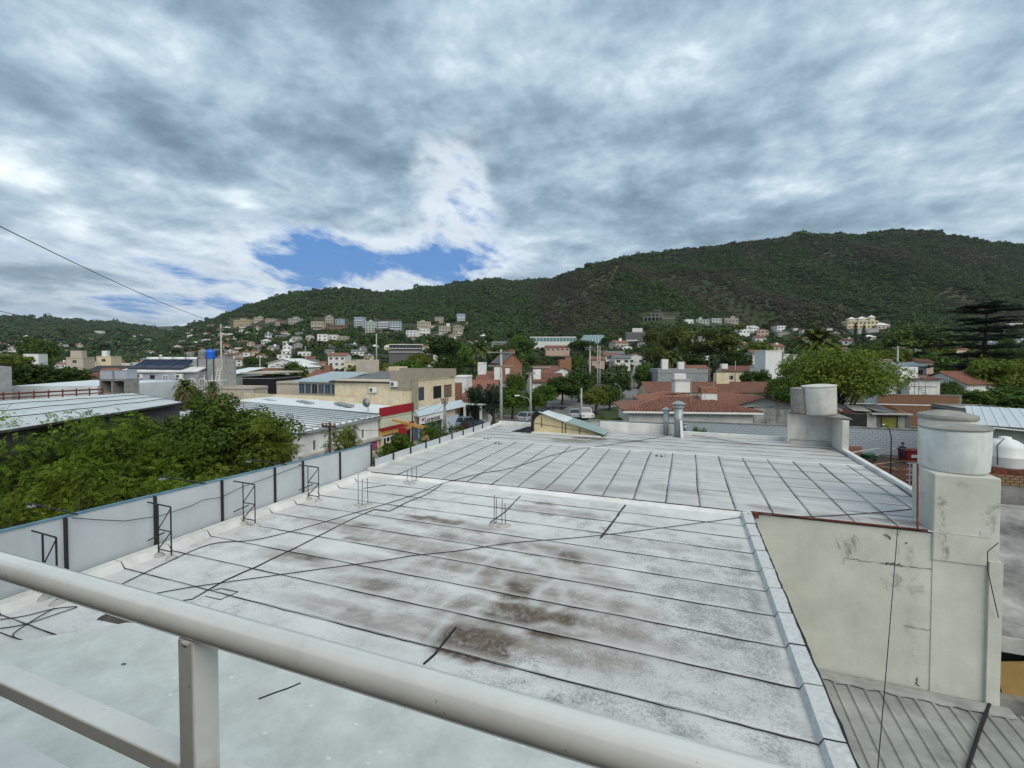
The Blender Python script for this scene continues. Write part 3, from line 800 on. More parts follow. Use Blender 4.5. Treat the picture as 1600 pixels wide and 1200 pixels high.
# red painted edge of the middle roof above the courtyard
w = MB().box((VRA + .27 + 5.62) / 2, UST + .03, RB + .012, 5.62 - VRA - .27, .06, .03)
w.box(VRA + .38, UST - .02, RZ + .05, .16, .08, .14)
w.build('red_trim', 'rust', bld)

# cracks in the rear wall
def crack(pp, w_, seed, y=UST + .055):
    r = random.Random(seed); P = [FY(x, y_, y) for x, y_ in pp]; Q = []
    for a, b in zip(P, P[1:]):
        for k in range(8): Q.append(a.lerp(b, k / 8) + Vector((r.uniform(-.02, .02), 0, r.uniform(-.02, .02))))
    q = MB()
    for a, b in zip(Q, Q[1:]): ww = w_ * r.uniform(.3, 1.3); q.add([a + Vector((0, -.004, ww)), b + Vector((0, -.004, ww)), b + Vector((0, -.004, -ww)), a + Vector((0, -.004, -ww)), ], [(0, 1, 2, 3)])
    o = q.build('crack', 'stone_dark', bld, fix=True); o.location.y = -.004
crack([(1322, 872), (1370, 879), (1398, 882), (1440, 888), (1480, 892)], .008, 1); crack([(1383, 880), (1397, 881), (1412, 884)], .022, 2)
crack([(1412, 977), (1440, 983), (1470, 986)], .007, 3); crack([(1424, 965), (1430, 1000), (1424, 1020), (1436, 1040)], .006, 4); crack([(1433, 1058), (1432, 1068), (1436, 1072)], .02, 5)
crack([(1380, 835), (1388, 838), (1392, 842)], .02, 6); crack([(1415, 848), (1419, 848)], .02, 7)

# tower that carries the water tank
TV0, TV1, TU0, TU1, TZ = 5.72, 6.98, 14.16, 15.35, 6.14
tw = MB().prism([(TV0, TU0), (TV1, TU0), (TV1, TU1), (TV0, TU1)], RZ - 0.6, TZ)
bevel(tw.build('tower', 'beige_render', bld), .03, 2)
tb = MB().prism([(TV0 + .02, TU0 + .03), (TV1 - .03, TU0 + .03), (TV1 - .03, TU1), (TV0 + .02, TU1)], -0.3, RZ - .6)
tb.build('tower', 'beige_render', bld)
MB().prism([(TV1 - .20, TU0 - .05), (TV1 + .05, TU0 - .05), (TV1 + .05, TU0 + .3), (TV1 - .20, TU0 + .3)], 0.6, 4.15).build('pilaster', 'beige_render', bld)

# near slab with smooth greenish coating
mat('slab_coat', (0.58, 0.60, 0.565), rough=0.7, var=0.09, scale=2.2, bump=0.3, bscale=18)
def slab_specks():
    m = MATS['slab_coat']; t = m.node_tree; b = t.nodes['Principled BSDF']
    src = b.inputs['Base Color'].links[0].from_socket
    g = N(t, 'ShaderNodeNewGeometry')
    mp = N(t, 'ShaderNodeMapping'); mp.inputs['Scale'].default_value = (1, 1.5, 1); L(t, g.outputs['Position'], mp.inputs[0])
    vo = N(t, 'ShaderNodeTexVoronoi'); vo.inputs['Scale'].default_value = 4.2; L(t, mp.outputs[0], vo.inputs['Vector'])
    sp = N(t, 'ShaderNodeSeparateColor'); L(t, vo.outputs['Color'], sp.inputs[0])
    size = math_(t, 'MULTIPLY', math_(t, 'SUBTRACT', sp.outputs[0], 0.35, True), 0.24)
    k = mix_(t, math_(t, 'MULTIPLY', math_(t, 'LESS_THAN', vo.outputs['Distance'], size), 0.7), src, (0.76, 0.78, 0.76))
    vo2 = N(t, 'ShaderNodeTexVoronoi'); vo2.inputs['Scale'].default_value = 1.3; L(t, mp.outputs[0], vo2.inputs['Vector'])
    sp2 = N(t, 'ShaderNodeSeparateColor'); L(t, vo2.outputs['Color'], sp2.inputs[0])
    s2 = math_(t, 'MULTIPLY', math_(t, 'SUBTRACT', sp2.outputs[1], 0.5, True), 0.15)
    k = mix_(t, math_(t, 'MULTIPLY', math_(t, 'LESS_THAN', vo2.outputs['Distance'], s2), 0.9), k, (0.07, 0.075, 0.085))
    n = N(t, 'ShaderNodeTexNoise'); n.inputs['Scale'].default_value = 0.9; n.inputs['Detail'].default_value = 8; n.inputs['Roughness'].default_value = 0.7; L(t, g.outputs['Position'], n.inputs['Vector'])
    k = mix_(t, math_(t, 'MULTIPLY', ramp_(t, n.outputs[0], [(0.50, (0, 0, 0)), (0.72, (1, 1, 1))]), 0.40), k, (0.36, 0.375, 0.345))
    L(t, k, b.inputs['Base Color'])
slab_specks()
ed = [(-11.05, 2.35), (-9.73, 3.72), (-9.1, 4.22), (-8.55, 4.74), (-8.0, 4.90)]
r_ = random.Random(3)
ed += [(-8.0 + i * .25, 4.93 + r_.uniform(-.025, .03)) for i in range(1, 38)] + [(1.42, 4.95)]
MB().prism([(-11.05, 0.7)] + [(1.42, 0.7)] + ed[::-1], RZ + .012, RZ + .045).build('coated_slab', 'slab_coat', bld, fix=True)
mat('patch_brown', (0.085, 0.075, 0.062), var=.3, scale=6)
p = G(180, 971, RZ)
bead('brown_patch', [(p.x - .35, p.y + .05, RZ + .02), (p.x + .35, p.y + .12, RZ + .02)], .30, bld, 'patch_brown', h=.01)
a, b = G(404, 1092, RZ + .05), G(470, 1067, RZ + .05)
bead('slab_crack', [a, b], .025, bld, seed=5, h=.004)
p = [G(320, 925, RZ), G(347, 921, RZ), G(372, 926, RZ), G(345, 938, RZ), G(320, 933, RZ)]
bead('patch_outline', [(q.x, q.y, RZ + .016) for q in p], .018, bld, seed=9, h=.005)
# ragged bitumen lines
for k, (pp, w_) in enumerate([([(255, 945), (300, 938), (352, 908), (400, 887), (470, 853), (552, 811), (585, 797), (608, 800), (635, 786), (668, 773), (690, 758)], .026),
                              ([(938, 842), (958, 816), (977, 790)], .05), ([(662, 1040), (680, 1024), (712, 982)], .035), ([(765, 818), (790, 800), (813, 776)], .03)]):
    bead('seam', [(q.x, q.y, RZ + .018) for q in (G(x, y, RZ) for x, y in pp)], w_, bld, seed=700 + k)

# ------------------------------------------------------------------ loose cables across the roof
def cable(pp, zz, r, label, name='roof_cable', m='dark'):
    P = []
    for (x, y), z in zip(pp, zz if isinstance(zz, list) else [zz] * len(pp)):
        P.append(G(x, y, z))
    Q = []
    for i in range(len(P) - 1):
        for k in range(6):
            t = k / 6
            p0, p1, p2, p3 = P[max(0, i - 1)], P[i], P[i + 1], P[min(len(P) - 1, i + 2)]
            Q.append(0.5 * ((2 * p1) + (p2 - p0) * t + (2 * p0 - 5 * p1 + 4 * p2 - p3) * t * t + (3 * p1 - p0 - 3 * p2 + p3) * t ** 3))
    Q.append(P[-1])
    return tag(MB().tube(Q, r, 5).build(name, m, None, True), label, 'cable')
cable([(185, 915), (262, 878), (330, 850), (400, 843), (470, 826), (545, 804), (620, 782), (668, 765)], RZ + .03, .010, 'black cable lying across the near roof from the billboard to the roof step')
cable([(668, 765), (690, 756), (745, 741), (800, 731), (860, 712), (905, 701)], RB + .03, .011, 'black cable running over the middle roof toward the yellow skylight')
cable([(905, 701), (930, 698), (965, 693), (1000, 688), (1045, 680), (1056, 676)], RC + .03, .011, 'dark cable curving over the far roof to the metal flues')
cable([(238, 928), (300, 917), (400, 903), (500, 889), (603, 875), (645, 868), (720, 860), (800, 848), (900, 840), (1000, 829), (1100, 816), (1168, 807)], RZ + .03, .009, 'long black cable crossing the stained part of the near roof')
cable([(1168, 803), (1260, 807), (1340, 803), (1400, 798), (1447, 793)], RB + .03, .012, 'black cable along the courtyard edge of the middle roof')
cable([(1068, 678), (1110, 684), (1160, 692), (1220, 697), (1300, 703), (1360, 731), (1420, 772), (1448, 793)], RC + .04, .012, 'dark cable following the far right edge of the roof')
cable([(0, 968), (40, 962), (85, 951), (120, 948), (98, 956), (40, 975), (0, 982)], RZ + .03, .008, 'black cable loop on the roof below the billboard at left')
cable([(0, 988), (22, 996), (40, 1001), (20, 992), (50, 970), (85, 950)], RZ + .03, .008, 'second tangled cable on the roof corner beneath the railing')

# ------------------------------------------------------------------ the terrace with its railing, where the camera stands
mat('floor_dark', (0.055, 0.042, 0.03), var=.2, scale=3)
ter = thing('terrace', 'white edged terrace slab under the railing', 'terrace', (0, 0, 0))
MB().box(-2, -1.5, 7.38, 12, 5.0, .14).build('floor', 'white_fresh', ter)
MB().box(-2, -1.5, 6.0, 11.6, 4.5, 2.6).build('wall', 'white_fresh', ter)
MB().box(-2, -2.9, 8.85, 12, 4.0, 2.8).build('light_block_wall', 'floor_dark', ter)  # unseen wall, added dark and tall to block light from behind the camera
MB().box(-2, -1.53, 7.457, 11.8, 4.74, .012).build('bounce_dark_tiles', 'floor_dark', ter)  # unseen floor layers, added dark to cut bounce onto the rail's underside
MB().box(-2, -1.55, 7.455, 11.8, 4.7, .012).build('bounce_dark_tiles', 'brown_wall', ter)
m = mat('rail_paint', (0.82, 0.80, 0.74), rough=0.20, var=0.05, scale=6, spec=0.6, bump=0.04, bscale=35, grime=0.10, gscale=9, gcol=(0.30, 0.27, 0.22))
m.node_tree.nodes['Principled BSDF'].inputs['Coat Weight'].default_value = 0.8
m.node_tree.nodes['Principled BSDF'].inputs['Coat Roughness'].default_value = 0.06
m.node_tree.nodes['Principled BSDF'].inputs['Coat IOR'].default_value = 1.7
def rail_specks():
    t = MATS['rail_paint'].node_tree; b = t.nodes['Principled BSDF']; src = b.inputs['Base Color'].links[0].from_socket
    tc = N(t, 'ShaderNodeTexCoord')
    n = N(t, 'ShaderNodeTexNoise'); n.inputs['Scale'].default_value = 55; n.inputs['Detail'].default_value = 3; L(t, tc.outputs['Object'], n.inputs['Vector'])
    k = mix_(t, ramp_(t, n.outputs[0], [(0.715, (0, 0, 0)), (0.74, (.7, .7, .7))]), src, (0.22, 0.16, 0.11))
    n2 = N(t, 'ShaderNodeTexNoise'); n2.inputs['Scale'].default_value = 7; n2.inputs['Detail'].default_value = 8; n2.inputs['Roughness'].default_value = .7; L(t, tc.outputs['Object'], n2.inputs['Vector'])
    k = mix_(t, math_(t, 'MULTIPLY', ramp_(t, n2.outputs[0], [(0.5, (0, 0, 0)), (0.7, (1, 1, 1))]), .22), k, (0.52, 0.49, 0.43))
    L(t, k, b.inputs['Base Color'])
rail_specks()
rail = thing('railing', 'white painted metal railing with round handrail and square post', 'railing', (0, 0, 7.45))
hr = MB(); HU, HZ = 0.575, CAMZ - 0.488 - 7.45
hr.tube([(-4.5, HU, HZ), (-2.2, HU, HZ), (0, HU, HZ + .001), (1.6, HU, HZ)], .0275, 28)
hr.build('handrail', 'rail_paint', rail, True)
for pv in (-0.838, -3.2):
    q = MB().box(pv, HU + .004, (HZ - .02) / 2, .040, .050, HZ - .02)
    bevel(q.build('post', 'rail_paint', rail), .004, 3)
    q = MB().tube([(pv - .0, HU, HZ - .035), (pv, HU, HZ - .02)], [.021, .026], 16); q.build('weld', 'rail_paint', rail, True)
q = MB().box(-2.9, HU + .01, CAMZ - .772 - 7.45, 4.05, .046, .034)
bevel(q.build('lower_rail', 'rail_paint', rail), .004, 3)
q = MB().box(-2.9, HU + .01, .12, 4.05, .046, .034)
bevel(q.build('lower_rail', 'rail_paint', rail), .004, 3)
q = MB().box(1.0, HU + .01, CAMZ - .772 - 7.45, 3.6, .046, .034)
bevel(q.build('lower_rail', 'rail_paint', rail), .004, 3)

# ------------------------------------------------------------------ billboard seen from behind
bb = thing('billboard', 'pale blue grey hoarding panels on dark posts along the street side of the roof', 'billboard', (0, 0, 0))
BV = -11.28
mat('hoarding', (0.49, 0.525, 0.55), rough=0.55, var=0.06, scale=0.8, grime=0.16, gscale=1.6, gcol=(0.28, 0.29, 0.29))
mat('teal_edge', (0.11, 0.24, 0.32), rough=0.5)
def top_z(u):
    u0, z0 = FX(0, 832, BV).y, FX(0, 832, BV).z
    u1, z1 = FX(577, 695, BV).y, FX(577, 695, BV).z
    return z0 + (z1 - z0) * (u - u0) / (u1 - u0)
pu = [1.4, 2.9] + [FX(x, 780, BV).y for x in (-40, 100, 241, 346, 429, 473, 531, 580)]
for a, b in zip(pu, pu[1:]):
    MB().add([(BV, a + .01, RZ + .12), (BV, b - .01, RZ + .12), (BV, b - .01, top_z(b)), (BV, a + .01, top_z(a)), (BV - .03, a + .01, RZ + .12), (BV - .03, b - .01, RZ + .12), (BV - .03, b - .01, top_z(b)), (BV - .03, a + .01, top_z(a))],
             [(0, 1, 2, 3), (7, 6, 5, 4), (3, 2, 6, 7), (0, 4, 5, 1), (1, 5, 6, 2), (0, 3, 7, 4)]).build('panel', 'hoarding', bb)
for a in pu:
    MB().box(BV + .028, a, (RZ + .1 + top_z(a)) / 2, .05, .05, top_z(a) - RZ - .12).build('post', 'dark_metal', bb)
MB().extr([(BV - .05, pu[0], top_z(pu[0])), (BV + .025, pu[0], top_z(pu[0])), (BV + .025, pu[0], top_z(pu[0]) + .035), (BV - .05, pu[0], top_z(pu[0]) + .035)],
          (0, pu[-1] - pu[0], top_z(pu[-1]) - top_z(pu[0]))).build('top_rail', 'teal_edge', bb, fix=True)
# braces: light welded trusses standing on the roof
brace_names = ['nearest welded truss brace behind the handrail', 'second truss brace from the left with zigzag bars', 'third truss brace from the left behind the hoarding', 'farthest truss brace near the end of the hoarding']
for (x, y), lab in zip([(65, 935), (262, 872), (398, 822), (497, 783)], brace_names):
    p = G(x, y, RZ); u = p.y; h_ = top_z(u) - RZ - .12
    br = thing('truss_brace', lab + ' on the roof', 'brace', (BV + .40, u, RZ + .01), 0, 'braces behind the billboard')
    q = MB()
    q.tube([(0, 0, 0), (0, 0, h_)], .018, 4); q.tube([(.42, 0, 0), (.42, 0, h_)], .018, 4)
    q.build('upright', 'dark_metal', br)
    q = MB(); q.tube([(-.34, 0, h_ + .02), (.42, 0, h_)], .018, 4); q.tube([(0, 0, h_ * .52), (.42, 0, h_ * .52)], .014, 4); q.tube([(0, 0, h_ * .13), (.42, 0, h_ * .13)], .014, 4)
    q.tube([(0, 0, h_ * .52), (.42, 0, h_ * .97)], .014, 4); q.tube([(0, 0, h_ * .13), (.42, 0, h_ * .52)], .014, 4); q.tube([(-.36, 0, h_ * .25), (.2, .0, h_ * .48)], .014, 4)
    q.build('lattice', 'dark_metal', br)
    for fx in (0, .42):
        MB().lathe([(.13, -.01), (.10, .03), (.04, .07)], 10, (fx, 0, 0)).build('foot', 'concrete_light', br)
# lamps on long arms over the street
for (x0, y0), ln, lab in [((112, 808), 1.45, 'nearest'), ((313, 760), 1.45, 'middle'), ((440, 727), 1.35, 'farthest')]:
    p = FX(x0, y0, BV); z = top_z(p.y) + .05
    lm = thing('billboard_lamp', lab + ' floodlight on a long arm above the hoarding', 'lamp', (BV, p.y, z), 0, 'floodlights over the hoarding')
    MB().tube([(.2, 0, 0), (-ln, 0, .03)], .016, 6).build('arm', 'dark_metal', lm)
    MB().box(-ln - .02, .03, -.05, .13, .10, .03).build('lamp_head', 'galvanised', lm)
    MB().tube([(-ln, 0, .03), (-ln, .02, -.04)], .012, 5).build('bracket', 'dark_metal', lm)
# lamp feed cable
P = []
for x, y in [(112, 809), (150, 812), (195, 814), (250, 806), (300, 790), (317, 781), (345, 777), (380, 760), (430, 742), (470, 727)]:
    P.append(FX(x, y, BV + .06))
tag(MB().tube(P, .008, 5).build('lamp_cable', 'dark', None, True), 'thin black cable drooping along the back of the hoarding', 'cable')
# low parapet of sheet along the middle roof
lp = thing('low_hoarding', 'low grey sheet parapet with dark posts along the middle roof', 'parapet', (0, 0, 0))
us = [14.45 + 1.25 * k for k in range(10)]
for a, b in zip(us, us[1:]):
    MB().box(VL - .16, (a + b) / 2, RB + .24, .03, b - a - .03, .30).build('panel', 'hoarding', lp)
for a in us:
    MB().box(VL - .12, a, RB + .22, .05, .05, .36).build('post', 'dark_metal', lp)

# ------------------------------------------------------------------ rebar stubs in mortar
for n_, (pts, hts, lab) in enumerate([([(560, 790), (566, 793), (575, 789)], [.95, .85, .80], 'three rusty rebars sticking up near the hoarding'),
                                      ([(772, 821), (775, 820), (784, 823), (790, 822)], [.80, .70, .72, .60], 'four thin rebars in mortar in the middle of the near roof'),
                                      ([(636, 754), (644, 756), (651, 751)], [.42, .60, .50], 'cluster of three rebars by the step at the left')]):
    p0 = G(pts[0][0], pts[0][1], RZ)
    rb = thing('rebar_stubs', lab, 'rebar', (p0.x, p0.y, RZ), 0, 'rebar stubs on the near roof')
    for (x, y), h_ in zip(pts, hts):
        p = G(x, y, RZ) - p0
        MB().tube([(p.x, p.y, -.02), (p.x + rng.uniform(-.02, .02), p.y, h_)], .009, 5).build('rod', 'dark_metal', rb)
        MB().lathe([(.15, -.01), (.13, .03), (.05, .06)], 10, (p.x, p.y, 0)).build('mortar', 'concrete_light', rb)
tag(MB().tube([G(568, 763, RZ + .3), G(603, 758, RZ + .25)], .012, 5).build('loose_rod', 'dark_metal'), 'loose dark rod leaning by the left rebars', 'rod')
stub_lab = ['small anchor stub beside the low parapet', 'pair of small stubs on the middle roof near the parapet', 'small clips on the middle roof beyond the white band']
for (x, y), lb in zip([(757, 686), (774, 694), (1026, 713)], stub_lab):
    p = G(x, y, RB); q = MB()
    for k in range(3): q.tube([(p.x + k * .16, p.y, RB), (p.x + k * .16 + .03, p.y, RB + .10)], .012, 5)
    for k in range(2): q.lathe([(.07, 0), (.05, .03)], 8, (p.x + k * .2, p.y, RB + .01))
    tag(q.build('anchor_stub', 'dark_metal'), lb, 'stub')

# ------------------------------------------------------------------ skylight hood with yellow side
p = G(835, 674, RC)
sk = thing('skylight_hood', 'yellow sided curved roof hood with sloping metal sheet', 'skylight', (p.x, p.y - .35, RC + .01), 0.0)
prof = [(0, 0), (3.75, 0), (3.75, .10), (.62, 1.12), (.34, 1.10), (.14, .96), (.03, .74)]
q = MB(); q.extr([(x, 0, z) for x, z in prof], (0, 1.25, 0)); q.build('side', 'hood_yellow', sk, fix=True) if 'hood_yellow' in MATS else None
mat('hood_yellow', (0.60, 0.50, 0.30), var=0.10, scale=2, grime=0.15)
if not [c for c in sk.children]: q.build('side', 'hood_yellow', sk, fix=True)
mat('sheet_pale', (0.62, 0.68, 0.70), rough=0.35, var=0.05)
mat('sheet_green', (0.27, 0.35, 0.33), rough=0.4, var=0.06)
def slope_sheet(x0, z0, x1, z1, y0, y1, th, nm, m):
    MB().extr([(x0, y0, z0), (x1, y0, z1), (x1, y0, z1 + th), (x0, y0, z0 + th)], (0, y1 - y0, 0)).build(nm, m, sk, fix=True)
slope_sheet(.42, 1.20, 2.25, .62, -.22, 1.55, .02, 'metal_sheet', 'sheet_pale')
slope_sheet(2.05, .71, 4.15, .02 + .10, -.30, 1.50, .025, 'metal_sheet', 'sheet_green')
for x, hh in ((.55, .95), (1.75, .74), (2.75, .42), (1.95, .6)):
    MB().box(x, -.012, hh / 2 + (.12 if x < 1 else 0), .035, .03, hh * (.55 if x < 1 else .9)).build('strut', 'dark_metal', sk)
MB().tube([(.05, -.02, .55), (3.3, -.02, .16)], .010, 5).build('strut', 'dark_metal', sk)
MB().box(1.9, .5, -.02 + .04, 4.1, 1.6, .06).build('kerb', 'white_wall', sk)
MB().tube([(3.95, .0, -.02), (3.95, 0, .12)], .012, 5).build('strut', 'dark_metal', sk)
MB().tube([(4.1, .0, .0), (4.1, 0, .12)], .012, 5).build('strut', 'dark_metal', sk)
def tarp(name, pts, lab, seed, amp=.05):
    r = random.Random(seed); n = 14; V = []; F = []
    (o_, a_, b_, c_) = [Vector(x) for x in pts]
    for j in range(n + 1):
        for i in range(n + 1):
            s, t = i / n, j / n
            q_ = o_ * (1 - s) * (1 - t) + a_ * s * (1 - t) + b_ * s * t + c_ * (1 - s) * t
            q_ = q_ + Vector((0, 0, .10 * math.sin(3.14 * s) * math.sin(3.14 * t))) + Vector((r.uniform(-amp, amp), r.uniform(-amp, amp), abs(r.uniform(-amp, amp))))
            V.append(q_)
    for j in range(n):
        for i in range(n): F.append((j * (n + 1) + i, j * (n + 1) + i + 1, (j + 1) * (n + 1) + i + 1, (j + 1) * (n + 1) + i))
    o = MB().add(V, F).build(name, 'tarp')
    md = o.modifiers.new('thick', 'SOLIDIFY'); md.thickness = .02
    return tag(o, lab, 'tarpaulin')
mat('tarp', (0.008, 0.008, 0.010), rough=0.55, var=0.2, scale=6)
bx, by, bz = p.x, p.y - .35, RC
tarp('tarpaulin', [(bx - 1.15, by - .35, bz + .02), (bx + .05, by - .40, bz + .02), (bx + .02, by + .5, bz + .30), (bx - .6, by + .6, bz + .06)], 'crumpled black tarpaulin lying on the roof by the yellow hood', 3, .06)
q = MB(); prof2 = [(-.10, -.0), (.10, -.0), (.08, .62), (.2, .86), (.48, 1.06), (.80, 1.06), (.42, 1.27), (.15, 1.20), (-.04, 1.0)]
q.extr([(bx + x, by - .10, bz + z) for x, z in prof2], (0, 1.6, 0))
o = q.build('tarpaulin', 'tarp', fix=True); tag(o, 'black tarpaulin wrapped over the left end of the yellow hood', 'tarpaulin'); bevel(o, .05, 2)
tarp('tarpaulin', [(bx + .1, by + 1.2, bz + 1.22), (bx + 1.5, by + 1.2, bz + 1.20), (bx + 1.55, by + 2.0, bz + 1.30), (bx + .1, by + 2.0, bz + 1.20)], 'rumpled black tarpaulin on top behind the metal sheet', 8, .07)

# ------------------------------------------------------------------ flues
def flue(x, yb, yt, wpx, lab, cap=True):
    b_ = G(x, yb, RC); Z = depth_x(b_.x, b_.y)[0]; t_ = C(x, yt, Z); r = wpx * Z / FPX / 2; h_ = t_.z - RC
    f = thing('flue', lab, 'flue', (b_.x, b_.y, RC), 0)
    MB().lathe([(r, 0), (r, h_ * .48), (r * 1.06, h_ * .49), (r * 1.06, h_ * .52), (r, h_ * .53), (r, h_ * .86)], 20).build('pipe', 'galvanised', f, True)
    if cap:
        MB().lathe([(r * 1.25, h_ * .82), (r * 1.3, h_ * .90), (r * 1.05, h_ * .91)], 20).build('collar', 'galvanised', f)
        MB().lathe([(r * 1.75, h_ * .93), (r * .55, h_), (r * .1, h_ * 1.01)], 20).build('cap', 'galvanised', f)
        q = MB()
        for k in range(4): q.tube([(r * math.cos(k * 1.57), r * math.sin(k * 1.57), h_ * .85), (r * 1.3 * math.cos(k * 1.57), r * 1.3 * math.sin(k * 1.57), h_ * .94)], .02, 4)
        q.build('stay', 'galvanised', f)
flue(1060, 683, 627, 13, 'tall capped metal flue at the far edge of the roof')
flue(1040.5, 680, 637, 8, 'short capped metal flue left of the tall one')
flue(1070, 676, 661, 4, 'little vent pipe right of the tall metal flue')
p = G(1062, 683, RC)
tag(MB().extr([(p.x + .06, p.y - .42, RC + .02), (p.x + .22, p.y - .42, RC + .02), (p.x + .12, p.y - .30, RC + .95), (p.x + .0, p.y - .30, RC + .95)], (0, .03, 0)).build('leaning_board', 'plastic_white', fix=True), 'narrow white board leaning on the tall flue', 'board')

# ------------------------------------------------------------------ water tanks
def tank(name, loc, r, h_, lab, m='fibre', lid=1.06, tilt=(0, 0, 0), lidm='lid'):
    t = thing(name, lab, 'water tank', loc, 0); t.rotation_euler = tilt
    MB().lathe([(r * .90, 0), (r * .95, .05), (r, h_ * .5), (r * 1.01, h_ * .80), (r * 1.02, h_ * .90), (r * 1.0, h_ * .94)], 36).build('body', m, t, True)
    MB().lathe([(r * lid, h_ * .935), (r * lid * 1.01, h_ * .955), (r * lid * .98, h_ * .975), (r * .5, h_ * 1.01), (.05, h_ * 1.02)], 36).build('lid', lidm, t)
    return t
mat('fibre', (0.70, 0.72, 0.70), rough=0.7, var=0.08, scale=1.5, grime=0.22, gscale=2.0, bump=0.1)
mat('fibre_old', (0.60, 0.59, 0.54), rough=0.8, var=0.12, scale=1.5, grime=0.2, gscale=1.2, bump=0.2)
mat('lid', (0.30, 0.29, 0.26), rough=0.8, var=0.15, scale=2.5, grime=0.3, gscale=1.5)
tank('water_tank', (6.42, 14.86, TZ + .01), .66, 1.14, 'big white water tank with grey lid on the beige tower', tilt=(0, R(-1.5), 0))
p = C(1478, 735, 13.2)
tank('water_tank', (p.x, p.y, RZ + .1), .62, CAMZ - (643 - HOR) * 13.2 / FPX - RZ - .1, 'tall beige water tank standing behind the big white tank', 'fibre_old')
p = C(1569, 735, 13.6)
t = thing('water_tank', 'white plastic tank with domed top right of the tower', 'water tank', (p.x, p.y, CAMZ - (734 - HOR) * 13.2 / FPX))
MB().lathe([(.40, 0), (.42, .04), (.42, .30), (.435, .32), (.42, .34), (.42, .58), (.38, .70), (.24, .80), (.14, .83), (.14, .88), (.06, .90)], 28).build('body', 'plastic_white', t, True)
MB().box(0, 0, -.08, .95, .95, .14).build('base', 'rust', t)
MB().tube([(-.30, -.30, .1), (-.33, -.32, .66), (-.1, -.15, .84)], .012, 5).build('pipe', 'dark', t)
MB().box(p.x, p.y, (CAMZ - (734 - HOR) * 13.2 / FPX - .2) / 2, .01, .01, .01)
# corner platform with two tanks at the far right of the roof
pf = thing('tank_platform', 'grey plastered corner platform at the far right of the roof', 'platform', (4.75, 26.2, RC + .01))
MB().prism([(0, 0), (2.05, 0), (2.05, .2), (0, .2)], 0, 1.50).build('wall', 'fibre_old', pf)
MB().prism([(1.85, -1.65), (2.1, -1.65), (2.1, -.003), (1.85, -.003)], 0, 1.47).build('wall', 'fibre_old', pf)
MB().prism([(-.12, .3), (-.05, -.06), (.9, -.25), (1.75, -1.5), (2.2, -1.7), (2.2, .3)], 1.503, 1.56).build('top_slab', 'concrete', pf, fix=True)
MB().tube([(.1, -.05, .0), (.1, -.05, .25), (1.7, -.05, .22), (1.75, -.2, .05)], .018, 6).build('pipe', 'concrete_light', pf)
Zt = RC + 1.57
tank('water_tank', (6.1, 26.05, Zt), .70, 1.42, 'tilted pale water tank with lid on the corner platform', 'fibre_old', tilt=(0, R(-4), 0), lidm='fibre_old')
tank('water_tank', (5.25, 26.15, Zt), .40, 1.25, 'dark narrow water tank half hidden behind the tilted tank', 'concrete', lidm='concrete')
# red iron post at the roof corner
q = MB().tube([(5.42, UST + .03, RB), (5.40, UST + .05, RB + 1.65)], .022, 6)
o = q.build('iron_post', 'rust_red'); tag(o, 'thin red iron post at the corner of the middle roof beside the tower', 'post')

# ------------------------------------------------------------------ courtyard: corrugated roof, hose, wires
cy = thing('courtyard_roof', 'weathered grey green ribbed metal roof below the beige wall', 'roof', (0, 0, 0))
mat('sheet_old', (0.32, 0.335, 0.315), rough=0.6, var=0.16, scale=1.2, grime=0.5, gscale=0.5, gcol=(0.10, 0.105, 0.09))
k = 0
for va in np.arange(1.6, 12.0, 1.02):
    MB().corr((va, 3.0, .36 + k * .003), (va + 1.04, 3.0, .36 + k * .003), (va + 1.04, 13.95, .66 + k * .003), (va, 13.95, .66 + k * .003), .26, .035, .01, 'rib').build('sheet', 'sheet_old', cy)
    k = 1 - k
bead('flashing', [(1.7, 13.98, .70), (4, 13.95, .70), (7.2, 13.98, .70)], .42, cy, 'sheet_old', h=.03, wob=.25)
P = [C(1546, 1106, 11.0), C(1530, 1135, 10.2), C(1514, 1165, 9.4), C(1511, 1195, 8.8), C(1509, 1230, 8.2)]
P = [Vector((q.x, q.y, .36 + .0274 * (q.y - 3) + .06)) for q in P]
tag(MB().tube(P, .035, 8).build('hose', 'dark', None, True), 'thick black hose lying on the ribbed metal roof', 'hose')
a = Vector((5.0, UST - .02, RB - .02)); b = FY(1376, 1215, 8.5)
tag(MB().tube(sag(a, FY(1368, 1240, 9.0), .12, 20), .009, 5).build('hanging_wire', 'dark', None, True), 'thin dark wire hanging down in front of the beige wall', 'wire')
tag(MB().tube([FY(1560, 848, 14.05), FY(1543, 862, 14.0), FY(1543, 890, 14.03), FY(1552, 930, 14.0), FY(1560, 965, 14.04)], .010, 5).build('tower_wire', 'dark', None, True), 'dark wire looping down the tower corner', 'wire')

# neighbouring building at the right edge
nb = thing('neighbour_building', 'low grey building with flat roof right of the tower', 'building', (0, 0, 0))
mat('roof_patchy', (0.34, 0.335, 0.325), var=0.35, scale=0.8, grime=0.5, gscale=0.5, bump=0.3)
MB().extr([(7.02, 14.3, 2.12), (7.02, 21.2, 3.62), (7.02, 21.2, 3.82), (7.02, 14.3, 2.32)], (9, 0, 0)).build('roof_slab', 'roof_patchy', nb, fix=True)
MB().prism([(7.0, 14.24), (16, 14.24), (16, 14.29), (7.0, 14.29)], 1.98, 2.34).build('fascia', 'concrete_light', nb)
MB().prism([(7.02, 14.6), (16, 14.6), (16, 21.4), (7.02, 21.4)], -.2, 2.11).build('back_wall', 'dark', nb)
MB().prism([(7.0, 14.26), (16, 14.26), (16, 14.5), (7.0, 14.5)], -.2, .85).build('sill_wall', 'concrete', nb)
o = MB().box(0, 0, 0, 1.3, .03, .92).build('panel', 'board_ochre', nb) if 'board_ochre' in MATS else None
